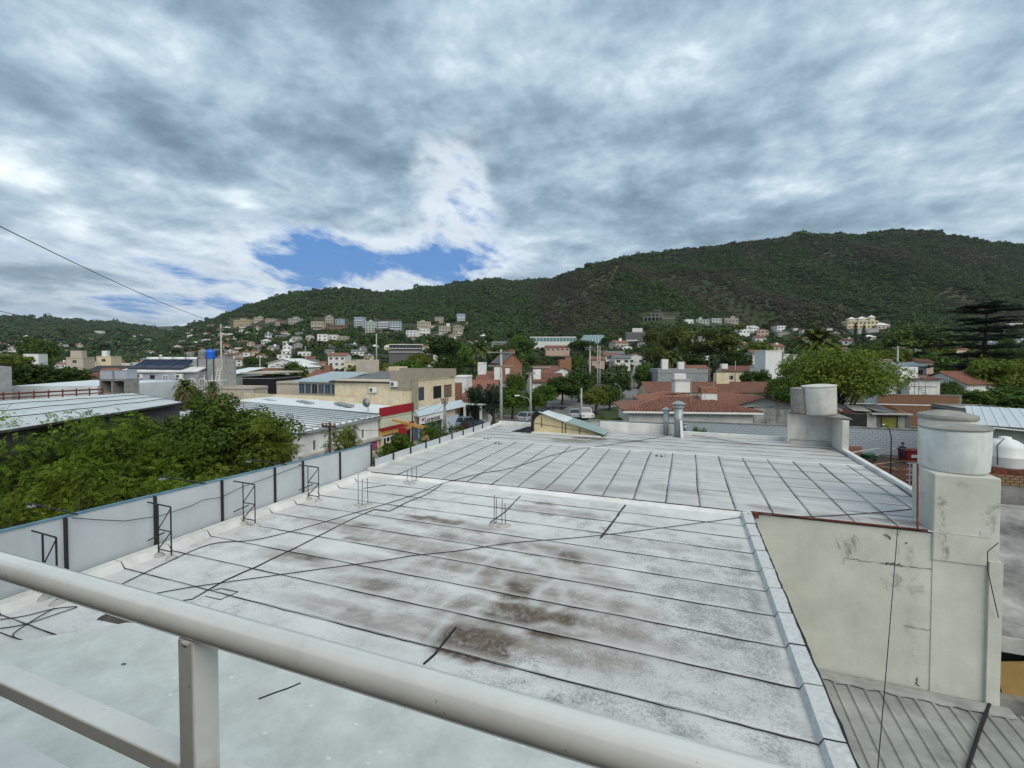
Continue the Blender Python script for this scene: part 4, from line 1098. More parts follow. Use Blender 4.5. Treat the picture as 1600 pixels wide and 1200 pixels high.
mat('board_ochre', (0.40, 0.26, 0.09), rough=0.6, var=0.1)
o = MB().box(0, 0, 0, 1.4, .03, .92).build('board', 'board_ochre', nb, label='ochre board leaning in the dark opening')
o.location = (7.85, 14.45, 1.36); o.rotation_euler = (R(8), R(-14), 0)
bw = thing('brick_wall', 'rough brick wall with crooked top beside the domed white tank', 'wall', (9.75, 21.3, 0))
mat('brick_rough', (0.26, 0.155, 0.085), var=0.30, scale=5, grime=0.3, bump=0.4)
MB().box(2.5, .18, 2.82, 5.6, .24, 5.64).build('core', 'concrete', bw)
me = MB().box(0, 0, 0, .225, .10, .082).mesh('brick', 'brick_rough')
for row in range(12):
    for c_ in range(14):
        o = mobj('brick', me, bw, (.13 + c_ * .243 + (.12 if row % 2 else 0), .07 + rng.uniform(-.008, .008), 4.52 + row * .098))
MB().extr([(-.1, -.25, 5.70), (5.1, -.25, 5.95), (5.1, -.25, 6.0), (-.1, -.25, 5.75)], (0, .9, 0)).build('cover', 'roof_dark', bw, fix=True)
# ================================================================== streets and mid-ground buildings
def wb(mb, name, m, parent, smooth=False, fix=False, label=None):
    """build world-coordinate geometry under an unrotated parent"""
    o = mb.build(name, m, parent, smooth, fix, label)
    o.location = -parent.location
    return o
def flat(name, pts, z, m, kind='structure'):
    q = MB(); q.poly([(p[0], p[1], z) for p in pts]); o = q.build(name, m, fix=True); o['kind'] = kind; return o
# main street in front of the shops, its continuation, the crossing
flat('street', [(-23.0, -10), (-14.5, -10), (-14.5, 66), (-23.0, 66)], .004, 'asphalt')
for a, b in ((-14.45, -11.3), (-26.9, -23.05)):
    q = MB().box((a + b) / 2, 28, .06, b - a, 76, .14); struct('pavement', q, 'pavement')
P = [G(x, y) for x, y in [(845, 648), (855, 628), (862, 612), (905, 612), (925, 622), (920, 648), (900, 662)]]
flat('road_crossing', P, .008, 'asphalt')
def ribbon(name, rows, m, up):
    q = MB(); vs = [T(x, y, up) for r_ in rows for x, y in r_]; n = len(rows[0])
    q.add(vs, [(i * n + k, i * n + k + 1, (i + 1) * n + k + 1, (i + 1) * n + k) for i in range(len(rows) - 1) for k in range(n - 1)])
    o = q.build(name, m, fix=True); o['kind'] = 'structure'
ribbon('road', [[(918, 646), (985, 632)], [(925, 630), (990, 624)], [(940, 620), (996, 617)], [(962, 612), (999, 610)], [(974, 604), (999, 603)], [(980, 597), (998, 596)], [(984, 590), (998, 590)], [(987, 584), (998, 584)], [(989, 578), (997, 578)], [(990, 572), (996.5, 572)]], 'asphalt', .10)
ribbon('pavement', [[(1000, 617), (1012, 617)], [(1000, 603), (1010, 603)], [(999.5, 590), (1007, 590)], [(998.5, 578), (1004, 578)]], 'pavement', .16)

def ac_unit(parent_mb=None, loc=(0, 0, 0), rz=0, lab='white air conditioner'):
    t = thing('air_conditioner', lab, 'air conditioner', loc, rz)
    bevel(MB().box(0, .16, .3, .85, .30, .6).build('casing', 'plastic_white', t), .02)
    q = MB().lathe([(.22, 0), (.20, .02)], 16); q.v = [(x - .12, -z - .0, y + .3) for x, y, z in q.v]; q.build('fan_grille', 'stone_dark', t)
    q = MB().box(-.3, .2, -.04, .04, .35, .06); q.box(.3, .2, -.04, .04, .35, .06); q.build('bracket', 'dark_metal', t)
    return t

def window(parent, x, y, z, w, h, axis='y', frame='white_fresh', pane='glass', mull=1, fr=.06):
    """axis 'y': on a wall facing -y; 'x': on a wall facing +x (local)"""
    q = MB()
    def bx(cx, cz, sx, sz, d=.05, off=.0):
        if axis == 'y': q.box(x + cx, y - d / 2 - off, z + cz, sx, d, sz)
        elif axis == 'x': q.box(x + d / 2 + off, y + cx, z + cz, d, sx, sz)
        else: q.box(x - d / 2 - off, y + cx, z + cz, d, sx, sz)
    bx(0, h / 2 - fr / 2, w, fr); bx(0, -h / 2 + fr / 2, w, fr)
    bx(-w / 2 + fr / 2, 0, fr, h - 2 * fr); bx(w / 2 - fr / 2, 0, fr, h - 2 * fr)
    for k in range(mull):
        bx(-w / 2 + w * (k + 1) / (mull + 1), 0, fr * .7, h - 2 * fr, .04)
    o = q.build('window', frame, parent)
    q2 = MB(); q = q2
    d = .016
    if axis == 'y': q.box(x, y - d / 2, z, w - fr, d, h - fr)
    elif axis == 'x': q.box(x + d / 2, y, z, d, w - fr, h - fr)
    else: q.box(x - d / 2, y, z, d, w - fr, h - fr)
    q.build('pane', pane, o)
    return o

# ------------------------------------------------------------------ corner building (cream flank, taupe front)
VF = -27.0
def uX(x): return FX(x, 620, VF).y
def zX(x, y): return FX(x, y, VF).z
u0, u1 = uX(644), uX(711)
zt = zX(644, 579)
cb = thing('corner_building', 'two storey corner building with cream side wall and taupe street front', 'building', (VF, u0, 0))
q = MB(); q.prism([(0, 0), (0, u1 - u0), (-10.2, u1 - u0), (-10.2, 0)], 0, zt - 1.1); q.build('wall', 'cream_wall', cb, fix=True)
zb_ = zX(650, 594)
q = MB(); q.prism([(.18, -.12), (.18, u1 - u0), (-.05, u1 - u0), (-.05, -.12)], zt - 1.0, zt)
q.prism([(-.06, -.12), (-.06, .1), (-2.6, .1), (-2.6, -.12)], zt - 2.05, zt)
q.prism([(.16, -.11), (.16, .95), (.003, .95), (.003, -.11)], 3.3, zt - 1.002)
q.prism([(-.06, u1 - u0 - .2), (-.06, u1 - u0), (-10.2, u1 - u0), (-10.2, u1 - u0 - .2)], zt - 1.4, zt - .002)
q.build('parapet', 'taupe_wall', cb, fix=True)
q = MB(); q.add([(-2.5, .0, zt - 1.35), (-10.8, -.25, zt - 1.35), (-10.8, u1 - u0 - .3, zt - .55), (-2.5, u1 - u0 - .3, zt - .55), (-2.5, 0, zt - 1.25), (-10.8, -.25, zt - 1.25), (-10.8, u1 - u0 - .3, zt - .45), (-2.5, u1 - u0 - .3, zt - .45)],
         [(0, 1, 2, 3), (4, 7, 6, 5), (0, 4, 5, 1), (1, 5, 6, 2), (2, 6, 7, 3), (3, 7, 4, 0)]); q.build('roof', 'roof_grey', cb, fix=True)
MB().box(-6.6, -.28, zt - 1.36, 8.3, .08, .14).build('gutter', 'dark_metal', cb)
for xa, xb, ya, yb_, pane in [(654, 662, 605, 625, 'glass_blue'), (677, 689, 603, 622, 'dark'), (694, 705, 601, 620, 'brown_wall')]:
    a, b = uX(xa) - u0, uX(xb) - u0; zm = (zX((xa + xb) / 2, ya) + zX((xa + xb) / 2, yb_)) / 2; hh = zX((xa + xb) / 2, ya) - zX((xa + xb) / 2, yb_)
    window(cb, .003, (a + b) / 2, zm, b - a, hh, 'x', 'dark_metal', pane, 1)
MB().box(-1.1, -.05, zt / 2 - 1, .03, .06, zt - 2).build('downpipe', 'cream_wall', cb)
MB().box(-4.2, -.05, zt / 2 - 1, .03, .06, zt - 2).build('downpipe', 'cream_wall', cb)
# light blue fascia over the glazed shop
mat('pale_blue', (0.47, 0.55, 0.62), rough=0.6, var=0.06)
zs0, zs1 = zX(668, 658), zX(668, 647)
q = MB(); q.extr([(.01, .2, zs1 + .9), (.7, .2, zs1 + .1), (.01, .2, zs1 + .1)], (0, u1 - u0 + 1.5, 0)); q.build('awning', 'pale_blue', cb, fix=True)
mat('sign_white', (0.70, 0.71, 0.70), rough=0.5, var=0.04)
q = MB(); q.box(.62, 3.2, (zs0 + zs1) / 2, .08, 5.6, zs1 - zs0); sgn = q.build('shop_sign', 'sign_white', cb)
def text_mesh(s, size, name, m, parent, loc, rot):
    cu = bpy.data.curves.new(name, 'FONT'); cu.body = s; cu.size = size; cu.extrude = .01; cu.offset = size * .012
    to = bpy.data.objects.new(name, cu); COL.objects.link(to)
    bpy.context.view_layer.update()
    me = bpy.data.meshes.new_from_object(to.evaluated_get(bpy.context.evaluated_depsgraph_get()))
    COL.objects.unlink(to); bpy.data.objects.remove(to)
    me.materials.clear(); me.materials.append(MATS[m])
    o = mobj(name, me, parent, loc, rot); return o
h_s = zs1 - zs0
lt = text_mesh('Lorenzat', h_s * .95, 'lettering', 'dark', sgn, (.675, 1.35, zs0 + .10), (R(90), 0, R(90)))
lt.scale = (4.3 / max(.1, lt.dimensions.x) if False else 1.25, 1, 1)
q = MB(); q.box(.67, 1.0, zs0 + h_s * .55, .02, .34, .3); q.build('emblem', 'red_paint', sgn)
q = MB()
for k in range(5):
    q.box(.05, .45 + k * 1.25, zs0 / 2, .06, 1.18, zs0 - .3)
q.build('shop_glass', 'glass_blue', cb)
for k in range(6): MB().box(.07, -.16 + .0 + k * 1.25 + .005, zs0 / 2, .10, .06, zs0 - .2).build('mullion', 'pale_blue', cb)
q = MB(); q.prism([(.01, 6.6), (.45, 6.6), (.45, u1 - u0), (.01, u1 - u0)], 0, zs0); q.build('pier', 'pale_blue', cb)
for (x, y), lb in [((584, 609), 'white air conditioner lower on the cream side wall'), ((617, 600), 'white air conditioner under the dark gutter of the cream wall')]:
    p = FY(x, y, u0 - .02); ac_unit(loc=(p.x, u0 - .35, p.z - .3), rz=0, lab=lb)
tk = MB(); p = FY(562, 575, u0 + 6)
for xa, xb, ya, nm, m, uu, lb in [(556, 577, 562, 'tank_house', 'pink_pale', u0 + 7, 'plain beige tank housing on the roof of the corner building'), (607, 623, 573, 'tank_house', 'cream_wall', u0 + 9.3, 'small cream tank housing behind the corner building roof')]:
    if m == 'pink_pale': mat('pink_pale', (0.50, 0.43, 0.36), var=0.08, grime=0.15)
    a, b = FY(xa, ya, uu), FY(xb, ya, uu)
    bevel(MB().prism([(a.x, uu), (b.x, uu), (b.x, uu + 2.0), (a.x, uu + 2.0)], zt - 1.2, a.z).build(nm, m, cb, label=lb), .02)
    [c for c in cb.children if c.name.startswith('tank_house')][-1].location = (-VF, -u0, 0)

# glazed gallery left of it
a, b = FY(466, 600, u0 + .4), FY(527, 600, u0 + .4)
gal = thing('glazed_gallery', 'low gallery with a row of blue windows and pale sheet roof', 'building', (a.x, u0 + .4, 0))
wd = b.x - a.x; zt2 = FY(495, 597, u0 + .4).z; zb2 = FY(495, 616, u0 + .4).z
MB().prism([(0, .1), (wd, .1), (wd, 6), (0, 6)], 0, zt2).build('wall', 'pink_pale', gal)
MB().add([(-.4, -.3, zt2), (wd + .05, -.3, zt2), (wd + .05, 5.5, zt2 + .95), (-.0, 5.5, zt2 + .95), (-.4, -.3, zt2 + .1), (wd + .05, -.3, zt2 + .1), (wd + .05, 5.5, zt2 + 1.05), (0, 5.5, zt2 + 1.05)],
         [(3, 2, 1, 0), (4, 5, 6, 7), (0, 1, 5, 4), (1, 2, 6, 5), (2, 3, 7, 6), (3, 0, 4, 7)]).build('roof', 'sheet_grey', gal)
for k in range(6):
    window(gal, wd * (k + .5) / 6, .098, (zt2 + zb2) / 2 - .08, wd / 6 - .12, zt2 - zb2 - .25, 'y', 'steel', 'dark' if k == 2 else 'glass_blue', 1, .05)
MB().box(-1.3, .0, zb2 + .35, 9.6, .2, .02)
pw = thing('terrace_wall', 'long pale parapet wall in front of the glazed gallery', 'wall', (0, u0 + .2, 0))
a2 = FY(380, 610, u0 - .5)
MB().box((a2.x + b.x) / 2 + 2, -.5, (zb2 - .1) / 2, b.x - a2.x + 4, .3, zb2 - .15).build('parapet', 'cream_wall', pw)

# ------------------------------------------------------------------ red and yellow shop
s0, s1 = uX(592), u0 - .15
sh = thing('red_shop', 'narrow shop with red fascia band and yellow pillars', 'shop', (VF, s0, 0))
wd = s1 - s0; ztp = zX(593, 640)
MB().prism([(-.02, 0), (-.02, wd), (-14, wd), (-14, 0)], 0, ztp - .9).build('wall', 'taupe_wall', sh, fix=True)
MB().prism([(.02, 0), (.30, 0), (.30, wd), (.02, wd)], ztp - .65, ztp + .15).build('red_band', 'red_paint', sh)
mat('shop_banner', (0.60, 0.57, 0.46), var=0.2, scale=1.2, col2=(0.45, 0.50, 0.32))
MB().prism([(.02, 0), (.22, 0), (.22, wd), (.02, wd)], ztp - 1.75, ztp - .66).build('banner', 'shop_banner', sh)
MB().prism([(.02, 0), (.32, 0), (.32, wd), (.02, wd)], ztp - 2.05, ztp - 1.76).build('red_band', 'red_paint', sh)
mat('shop_orange', (0.55, 0.30, 0.09), var=0.12)
MB().prism([(-.01, 0), (.18, 0), (.18, wd), (-.01, wd)], ztp - 2.5, ztp - 2.06).build('orange_band', 'shop_orange', sh)
for k in (0, wd * .55, wd - .3):
    MB().prism([(-.01, k), (.2, k), (.2, k + .3), (-.01, k + .3)], 0, ztp - 2.51).build('pillar', 'yellow_wall', sh)
zg = ztp - 2.6
window(sh, .0, wd * .30, zg / 2, wd * .42, zg - .2, 'x', 'white_fresh', 'glass', 3, .12)
MB().box(.03, wd * .78, zg / 2, .04, wd * .36, zg - .1).build('doorway', 'dark', sh)
q = MB()
for k in range(5): q.box(.9, .2 + k * .45, .55, .06, .05, 1.1)
q.box(.9, 1.1, 1.05, .07, 2.2, .08); q.box(.9, 1.1, .5, .05, 2.2, .08); q.build('railing', 'yellow_wall', sh)
q = MB(); zr = ztp - .25
q.corr((.0, -.1, zr - .10), (.0, wd + .05, zr - .1), (-19.0, wd + .05, zr + .5), (-19.0, -.1, zr + .5), .5, .03, .03, 'rib'); q.build('roof', 'sheet_white', sh)
for k, vv in enumerate((-4.8, -10.0, -15.2)):
    q = MB(); q.extr([(vv, 1.4, zr + .18 + .02 * k), (vv - 2.8, 2.6, zr + .24 + .02 * k), (vv - 2.8, 2.6, zr + .44 + .02 * k), (vv, 1.4, zr + .36 + .02 * k)], (.25, .7, 0)); q.build('roof_vent', 'galvanised', sh, fix=True)
# satellite dish
d = thing('satellite_dish', 'grey satellite dish on the white shop roof', 'dish', (VF - 1.4, s0 + .2, zr + .02))
q = MB().lathe([(.02, 0), (.2, .03), (.36, .09), (.45, .16)], 20); q.v = [(x, -z * 1.0 - .1, y + .85) for x, y, z in q.v]; q.build('reflector', 'galvanised', d, True)
MB().tube([(0, 0, 0), (0, 0, .7), (0, -.08, .85)], .03, 6).build('mast', 'dark_metal', d); MB().tube([(0, -.12, .5), (0, -.55, .82)], .015, 5).build('arm', 'dark_metal', d)
GV = -22.6
p = FX(664.5, 676, GV); ztop = FX(664.5, 668, GV).z
t = thing('signboard_arm', 'yellow steel gantry arm with small red sign beside the red shop', 'sign', (GV, p.y, 0))
MB().box(0, 0, ztop / 2, .34, .34, ztop).build('post', 'shop_orange', t)
MB().extr([(-.1, -.08, ztop - .18), (-3.6, -.08, ztop + .42), (-3.6, -.08, ztop + .62), (-.1, -.08, ztop + .12)], (0, .2, 0)).build('arm', 'shop_orange', t, fix=True)
MB().box(0, 0, ztop + .02, .5, .5, .26).build('head', 'shop_orange', t)
MB().box(-2.5, 0, ztop - .42, .85, .1, .55).build('sign_panel', 'red_paint', t)

# ------------------------------------------------------------------ white building with ribbed roof
w0, w1 = uX(465), s0 - .12
wh = thing('white_shop', 'long low white shop with ribbed white metal roof', 'shop', (VF, w0, 0))
wd = w1 - w0; zt3 = zX(470, 675)
MB().prism([(0, 0), (0, wd), (-16, wd), (-16, 0)], 0, zt3 - .05).build('wall', 'white_wall', wh, fix=True)
q = MB(); q.corr((.25, -.2, zt3), (.25, wd, zt3 + .15), (-16, wd, zt3 + .75), (-16, -.2, zt3 + .55), .75, .07, .04, 'rib'); q.build('roof', 'sheet_white', wh)
MB().prism([(.26, -.2), (.36, -.2), (.36, wd), (.26, wd)], zt3 - .16, zt3 + .03).build('gutter', 'galvanised', wh)
for k in range(12):
    uu = wd * (k + .4) / 12
    f_ = uu / wd
    MB().extr([(.27, uu, zt3 + .05 + .15 * f_), (-15.8, uu, zt3 + .62 + .2 * f_), (-15.8, uu, zt3 + .72 + .2 * f_), (.27, uu, zt3 + .15 + .15 * f_)], (0, .06, 0)).build('roof_rib', 'galvanised', wh, fix=True)
MB().prism([(.01, -.01), (.5, -.01), (.5, wd), (.01, wd)], zt3 - 2.0, zt3 - 1.8).build('canopy', 'concrete_light', wh)
MB().prism([(.003, -.01), (.06, -.01), (.06, wd), (.003, wd)], .0, zt3 - 2.0).build('base_band', 'cream_wall', wh)
for k, f in enumerate((.12, .42, .72)):
    MB().box(.03, wd * f + .4, zt3 - 1.2, .05, .16, .7).build('slit_window', 'stone_dark', wh)
mat('poster', (0.10, 0.05, 0.11), var=0.6, scale=1.8, col2=(0.45, 0.10, 0.22))
for f, w_ in ((.10, 1.9), (.62, 1.4), (.84, 1.8)):
    o = MB().box(.09, wd * f + .3, (zt3 - 2.0) / 2 + .1, .05, w_, zt3 - 2.6).build('shop_window', 'poster' if f != .62 else 'dark', wh)

# ------------------------------------------------------------------ big pale shed roof at left
sd = thing('white_shed', 'wide shed with pale ribbed metal roof behind the street trees', 'shed', (0, 0, 0))
ZR = 6.2
E0, E1, B1, B0 = G(-350, 735, ZR), G(285, 629, ZR), G(205, 615, ZR), G(-350, 637, ZR)
E0 = E1 + (G(0, 674, ZR) - E1) * 1.9; B0 = B1 + (G(0, 627, ZR) - B1) * 2.2
q = MB(); q.corr((E0.x, E0.y, ZR), (E1.x, E1.y, ZR), (B1.x, B1.y, ZR + .02), (B0.x, B0.y, ZR + .02), .40, .03, .04, 'rib'); q.build('roof', 'sheet_shed', sd) if 'sheet_shed' in MATS else None
mat('sheet_shed', (0.54, 0.58, 0.58), rough=0.45, var=0.06, scale=0.4, grime=0.18, gscale=0.2)
if not sd.children: q.build('roof', 'sheet_shed', sd)
inn = (B1 - E1).normalized() * .5
q = MB(); q.prism([(E0.x + inn.x, E0.y + inn.y), (E1.x + inn.x, E1.y + inn.y), (B1.x - inn.x, B1.y - inn.y), (B0.x - inn.x, B0.y - inn.y)], 0, ZR - .1); q.build('wall', 'stone_dark', sd, fix=True)
q = MB(); q.tube([E0 + Vector((0, 0, -.06)), E1 + Vector((0, 0, -.06))], .09, 6); q.build('gutter', 'dark_metal', sd)
for k, off in enumerate((.25, .5, .78)):
    a = E0.lerp(B0, off); b = E1.lerp(B1, off * .9)
    pts = [a.lerp(b, i / 24) + Vector((0, 0, .10 + .02 * math.sin(i * 1.7 + k))) for i in range(25)]
    tag(MB().tube(pts, .022, 5).build('roof_cable', 'dark', None, True), ['lowest', 'middle', 'highest'][k] + ' dark cable drawn across the pale shed roof', 'cable')
# cyan-white roof and rusty pipe rail behind it
a, b = C(18, 606, 40), C(152, 600, 40)
rf = thing('low_roof', 'low bright white flat roof beyond the shed', 'roof', (0, 0, 0))
q = MB(); q.prism([(a.x, a.y), (b.x, b.y), (b.x - 3, b.y + 9), (a.x - 6, a.y + 9)], 0, C(85, 603, 40).z); q.build('slab', 'sheet_white', rf, fix=True)
g_ = thing('pipe_rail', 'rusty red pipe rail with short posts behind the shed roof', 'pipe', (0, 0, 0))
a, b = C(-20, 617, 33.5), C(160, 608, 38)
MB().tube([a, a.lerp(b, .3), b], .07, 6).build('rail', 'rust', g_)
MB().tube([a - Vector((0, 0, .3)), b - Vector((0, 0, .3))], .05, 6).build('rail', 'rust', g_)
for k in range(9):
    p = a.lerp(b, k / 8.0); MB().tube([p + Vector((0, 0, .15)), p - Vector((0, 0, .75))], .05, 5).build('post', 'rust', g_)
# blank grey block at the left edge
a = C(-30, 573, 36); b = C(18, 573, 36)
gb = thing('grey_block', 'blank grey rendered block at the left edge of the view', 'building', (0, 0, 0))
MB().prism([(a.x, a.y), (b.x, b.y), (b.x - 8, b.y + 2.2), (a.x - 8, a.y + 2.2)], 0, a.z).build('wall', 'grey_wall', gb, fix=True)

# twin-tank concrete box beside the shed
p = C(177, 617, 40); tb = thing('tank_stand', 'concrete stand with two dark openings beside the shed roof', 'stand', (p.x, p.y, 0), YAW - .1)
ztb = C(177, 593, 40).z; zlow = C(177, 616, 40).z
q = MB(); s_ = 40 / FPX
q.box(0, .6, ztb - .06, 45 * s_, 1.3, .12); q.box(0, .6, zlow - .15, 45 * s_, 1.3, .5)
for x in (-21, -1, 21): q.box(x * s_, .6, (ztb + zlow) / 2 - .06, .16, 1.3, ztb - zlow)
q.box(0, .6, (zlow - .4) / 2, 2.2, 1.1, zlow - .4); q.build('frame', 'concrete', tb)
MB().box(0, 1.1, (ztb + zlow) / 2, 41 * s_, .1, ztb - zlow - .12).build('back_panel', 'dark', tb)
for dx, lb in ((-11, 'left'), (11.5, 'right')):
    q0 = C(177 + dx, 592.5, 40.3); z0 = ztb
    t = thing('square_tank', lb + ' grey square water tank on the concrete stand', 'water tank', (q0.x, q0.y, ztb + .005), YAW - .1)
    bevel(MB().box(0, .5, .38, 20 * s_, 1.1, .74).build('body', 'lilac_wall', t), .03); MB().box(0, .5, .77, 20.6 * s_, 1.14, .04).build('lid', 'galvanised', t)

# ------------------------------------------------------------------ house with solar collectors
Z = 58.0; s_ = Z / FPX
p = C(232, 620, Z); so = thing('solar_house', 'lilac grey house with a row of solar water heaters on its roof', 'house', (p.x, p.y, 0), YAW)
ze = C(232, 582, Z).z
MB().prism([(-38 * s_, 0), (43 * s_, 0), (43 * s_, 9), (-38 * s_, 9)], 0, ze).build('wall', 'lilac_wall', so)
MB().prism([(43.03 * s_, .3), (76 * s_, .3), (76 * s_, 8), (43.03 * s_, 8)], 0, ze + .1).build('wall', 'grey_wall', so)
q = MB(); q.extr([(-44 * s_, -.5, ze), (75 * s_, -.5 + .6, ze + .02), (75 * s_, 4.3, ze + 1.05), (-40 * s_, 4.3, ze + 1.05)], (0, 0, .16)); q.build('roof', 'white_wall', so, fix=True)
for k in range(4):
    xa = (-36 + k * 21.5) * s_; w_ = 20 * s_
    q = MB(); q.extr([(xa, .35, ze + .36), (xa + w_, .35, ze + .36), (xa + w_ + .5, 2.7, ze + 1.55), (xa + .5, 2.7, ze + 1.55)], (0, -.03, .07)); o = q.build('solar_panel', 'solar', so, fix=True)
    q = MB()
    for j in range(9): q.tube([(xa + w_ * (j + .5) / 9, .33, ze + .45), (xa + .5 + w_ * (j + .5) / 9, 2.68, ze + 1.64)], .045, 5)
    q.build('tube', 'solar', o, True)
    q = MB(); q.tube([(xa + .55, 2.85, ze + 1.72), (xa + .45 + w_, 2.85, ze + 1.72)], .22, 12); q.build('cylinder', 'plastic_white', o, True)
window(so, -17 * s_, .0, ze - 1.0, .55, 1.0, 'y', 'white_fresh', 'grey_wall', 0); window(so, 7 * s_, .0, ze - .55, .6, .5, 'y', 'stone_dark', 'dark', 0); window(so, 27 * s_, .0, ze - .9, .75, 1.1, 'y', 'white_fresh', 'grey_wall', 1)
p2 = C(217, 589, Z - .2); ac_unit(loc=(p2.x, p2.y, p2.z - .2), rz=YAW, lab='small air conditioner beside the window of the lilac house')
p2 = C(280, 588, Z - .2); ac_unit(loc=(p2.x, p2.y - .1, p2.z - .3), rz=YAW, lab='large air conditioner on the grey part of the lilac house')
p = C(326, 610, 60); gk = thing('tank_tower', 'grey rendered tower carrying a blue and a grey tank', 'tower', (p.x, p.y, 0), YAW); s_ = 60 / FPX
ztw = C(326, 561, 60).z
MB().prism([(-24 * s_, 0), (10 * s_, 0), (10 * s_, 3), (-24 * s_, 3)], 0, ztw).build('wall', 'grey_wall', gk)
MB().prism([(10.05 * s_, 0.1), (22 * s_, .1), (22 * s_, 3), (10.05 * s_, 3)], 0, ztw + .02).build('wall', 'concrete_light', gk)
q = MB()
for x in (-16, -2, 9): q.tube([(x * s_, -.08, 2), (x * s_, -.08, ztw + .2)], .05, 5)
q.build('pipe', 'dark_metal', gk)
q = MB()
for dx in (-.2, .2): q.tube([((15.5 + (-2)) * s_ + dx, -.6, ztw - 4.0), (19 * s_ + dx, -.12, ztw - 1.1)], .035, 5)
for k in range(8): q.tube([((13.5 + 5.5 * k / 8) * s_ - .2, -.6 + .48 * k / 8, ztw - 3.9 + 2.8 * k / 8), ((13.5 + 5.5 * k / 8) * s_ + .2, -.6 + .48 * k / 8, ztw - 3.9 + 2.8 * k / 8)], .03, 4)
q.build('ladder', 'white_fresh', gk)
for x, m, lb in ((329, 'plastic_blue', 'bright blue plastic water tank on the grey tower'), (317, 'concrete', 'dull grey tank left of the bright blue tank')):
    q0 = C(x, 561, 60.9); r = 6.6 * s_
    t = thing('roof_tank', lb, 'water tank', (q0.x, q0.y, ztw + .01))
    MB().lathe([(r * .95, 0), (r, .08), (r * .97, .35), (r, .42), (r * .97, .75), (r, .82), (r * .96, 1.05), (r * .6, 1.22), (r * .25, 1.25), (r * .25, 1.33)], 20).build('body', m, t, True)
    MB().lathe([(r * .3, 1.32), (r * .3, 1.36), (r * .1, 1.39)], 14).build('lid', m, t)
# white scalloped fence below it
fe = thing('scalloped_fence', 'white metal fence with three arched tops', 'fence', C(299, 612, 52), YAW); s_ = 52 / FPX
for k in range(3):
    q = MB(); cx = (-16 + k * 16.5) * s_
    arc = [(cx + 7.5 * s_ * math.cos(a), 0, .75 + .75 * math.sin(a)) for a in np.linspace(0, math.pi, 13)]
    q.tube([(cx + 7.5 * s_, 0, .0)] + arc + [(cx - 7.5 * s_, 0, .0)], .035, 5)
    for xx in (-.3, 0, .3): q.tube([(cx + xx, 0, 0), (cx + xx, 0, .75 + .7 * math.cos(xx * 2))], .022, 4)
    for zz in (.05, .35, .65): q.tube([(cx - 7.5 * s_, 0, zz), (cx + 7.5 * s_, 0, zz)], .022, 4)
    q.build('panel', 'white_fresh', fe)
q = MB()
for xx in (18, 30, 42): q.tube([(xx * s_, .3, -1.4), (xx * s_, .3, 1.9)], .04, 5)
q.tube([(18 * s_, .3, 1.2), (52 * s_, .3, 1.3)], .035, 5); q.build('frame', 'white_fresh', fe)
fe.location.z -= 0.0
# ================================================================== houses
def tile_slope(q, a, b, c, d, fine, pitch=.30):
    """a-b along the eave, d-c along the ridge"""
    if fine: q.corr(a, b, c, d, pitch, .07, .05, 'tile')
    else:
        n = (Vector(b) - Vector(a)).cross(Vector(d) - Vector(a)).normalized()
        if n.z < 0: n = -n
        q.extr([a, b, c, d], tuple(n * .12))
def roof(parent, kind, w, d, h, rh, ov, m, fine=False):
    q = MB(); x0, x1, y0, y1 = -w / 2 - ov, w / 2 + ov, -ov, d + ov; xm, ym = 0, d / 2; T = h + rh; e = h - .05
    if kind == 'gable_x':
        tile_slope(q, (x0, y0, e), (x1, y0, e), (x1, ym, T), (x0, ym, T), fine); tile_slope(q, (x1, y1, e), (x0, y1, e), (x0, ym, T), (x1, ym, T), False)
        g = MB()
        for x in (-w / 2, w / 2 - .2): g.extr([(x, 0, h), (x, d, h), (x, ym, T - .1)], (.2, 0, 0))
    elif kind == 'gable_y':
        tile_slope(q, (x0, y1, e), (x0, y0, e), (xm, y0, T), (xm, y1, T), fine); tile_slope(q, (x1, y0, e), (x1, y1, e), (xm, y1, T), (xm, y0, T), fine)
        g = MB(); g.extr([(-w / 2, 0.002, h), (w / 2, 0.002, h), (0, 0.002, T - .1)], (0, .2, 0)); g.extr([(-w / 2, d - .2, h), (w / 2, d - .2, h), (0, d - .2, T - .1)], (0, .198, 0))
    elif kind == 'hip':
        i = min(w * .42, d * .5)
        r0, r1 = -w / 2 + i, w / 2 - i
        for f in ([(x0, y0, e), (x1, y0, e), (r1, ym, T), (r0, ym, T)], [(x1, y1, e), (x0, y1, e), (r0, ym, T), (r1, ym, T)], [(x1, y0, e), (x1, y1, e), (r1, ym, T)], [(x0, y1, e), (x0, y0, e), (r0, ym, T)]):
            q.extr(f, (0, 0, .1))
        g = None
    elif kind == 'shed':
        tile_slope(q, (x0, y0, e), (x1, y0, e), (x1, y1, T), (x0, y1, T), fine)
        g = MB(); g.extr([(-w / 2, .2, h), (-w / 2, d, h), (-w / 2, d, T - .12)], (.2, 0, 0)); g.extr([(w / 2 - .2, .2, h), (w / 2 - .2, d, h), (w / 2 - .2, d, T - .12)], (.2, 0, 0))
    else:
        q.box(0, d / 2, h + .06, w + 2 * ov, d + 2 * ov, .12); g = None
        o = q.build('roof', m, parent, fix=True)
        if rh > 0:
            g = MB(); t = .16
            g.box(0, t / 2, h + .12 + rh / 2, w, t, rh); g.box(0, d - t / 2, h + .12 + rh / 2, w, t, rh)
            g.box(-w / 2 + t / 2, d / 2, h + .12 + rh / 2, t, d - 2 * t - .01, rh); g.box(w / 2 - t / 2, d / 2, h + .12 + rh / 2, t, d - 2 * t - .01, rh)
            return o, g, 'parapet'
        return o, None, None
    o = q.build('roof', m, parent, fix=True)
    return o, g, 'gable'
FOOT = []      # footprints, so that trees keep clear
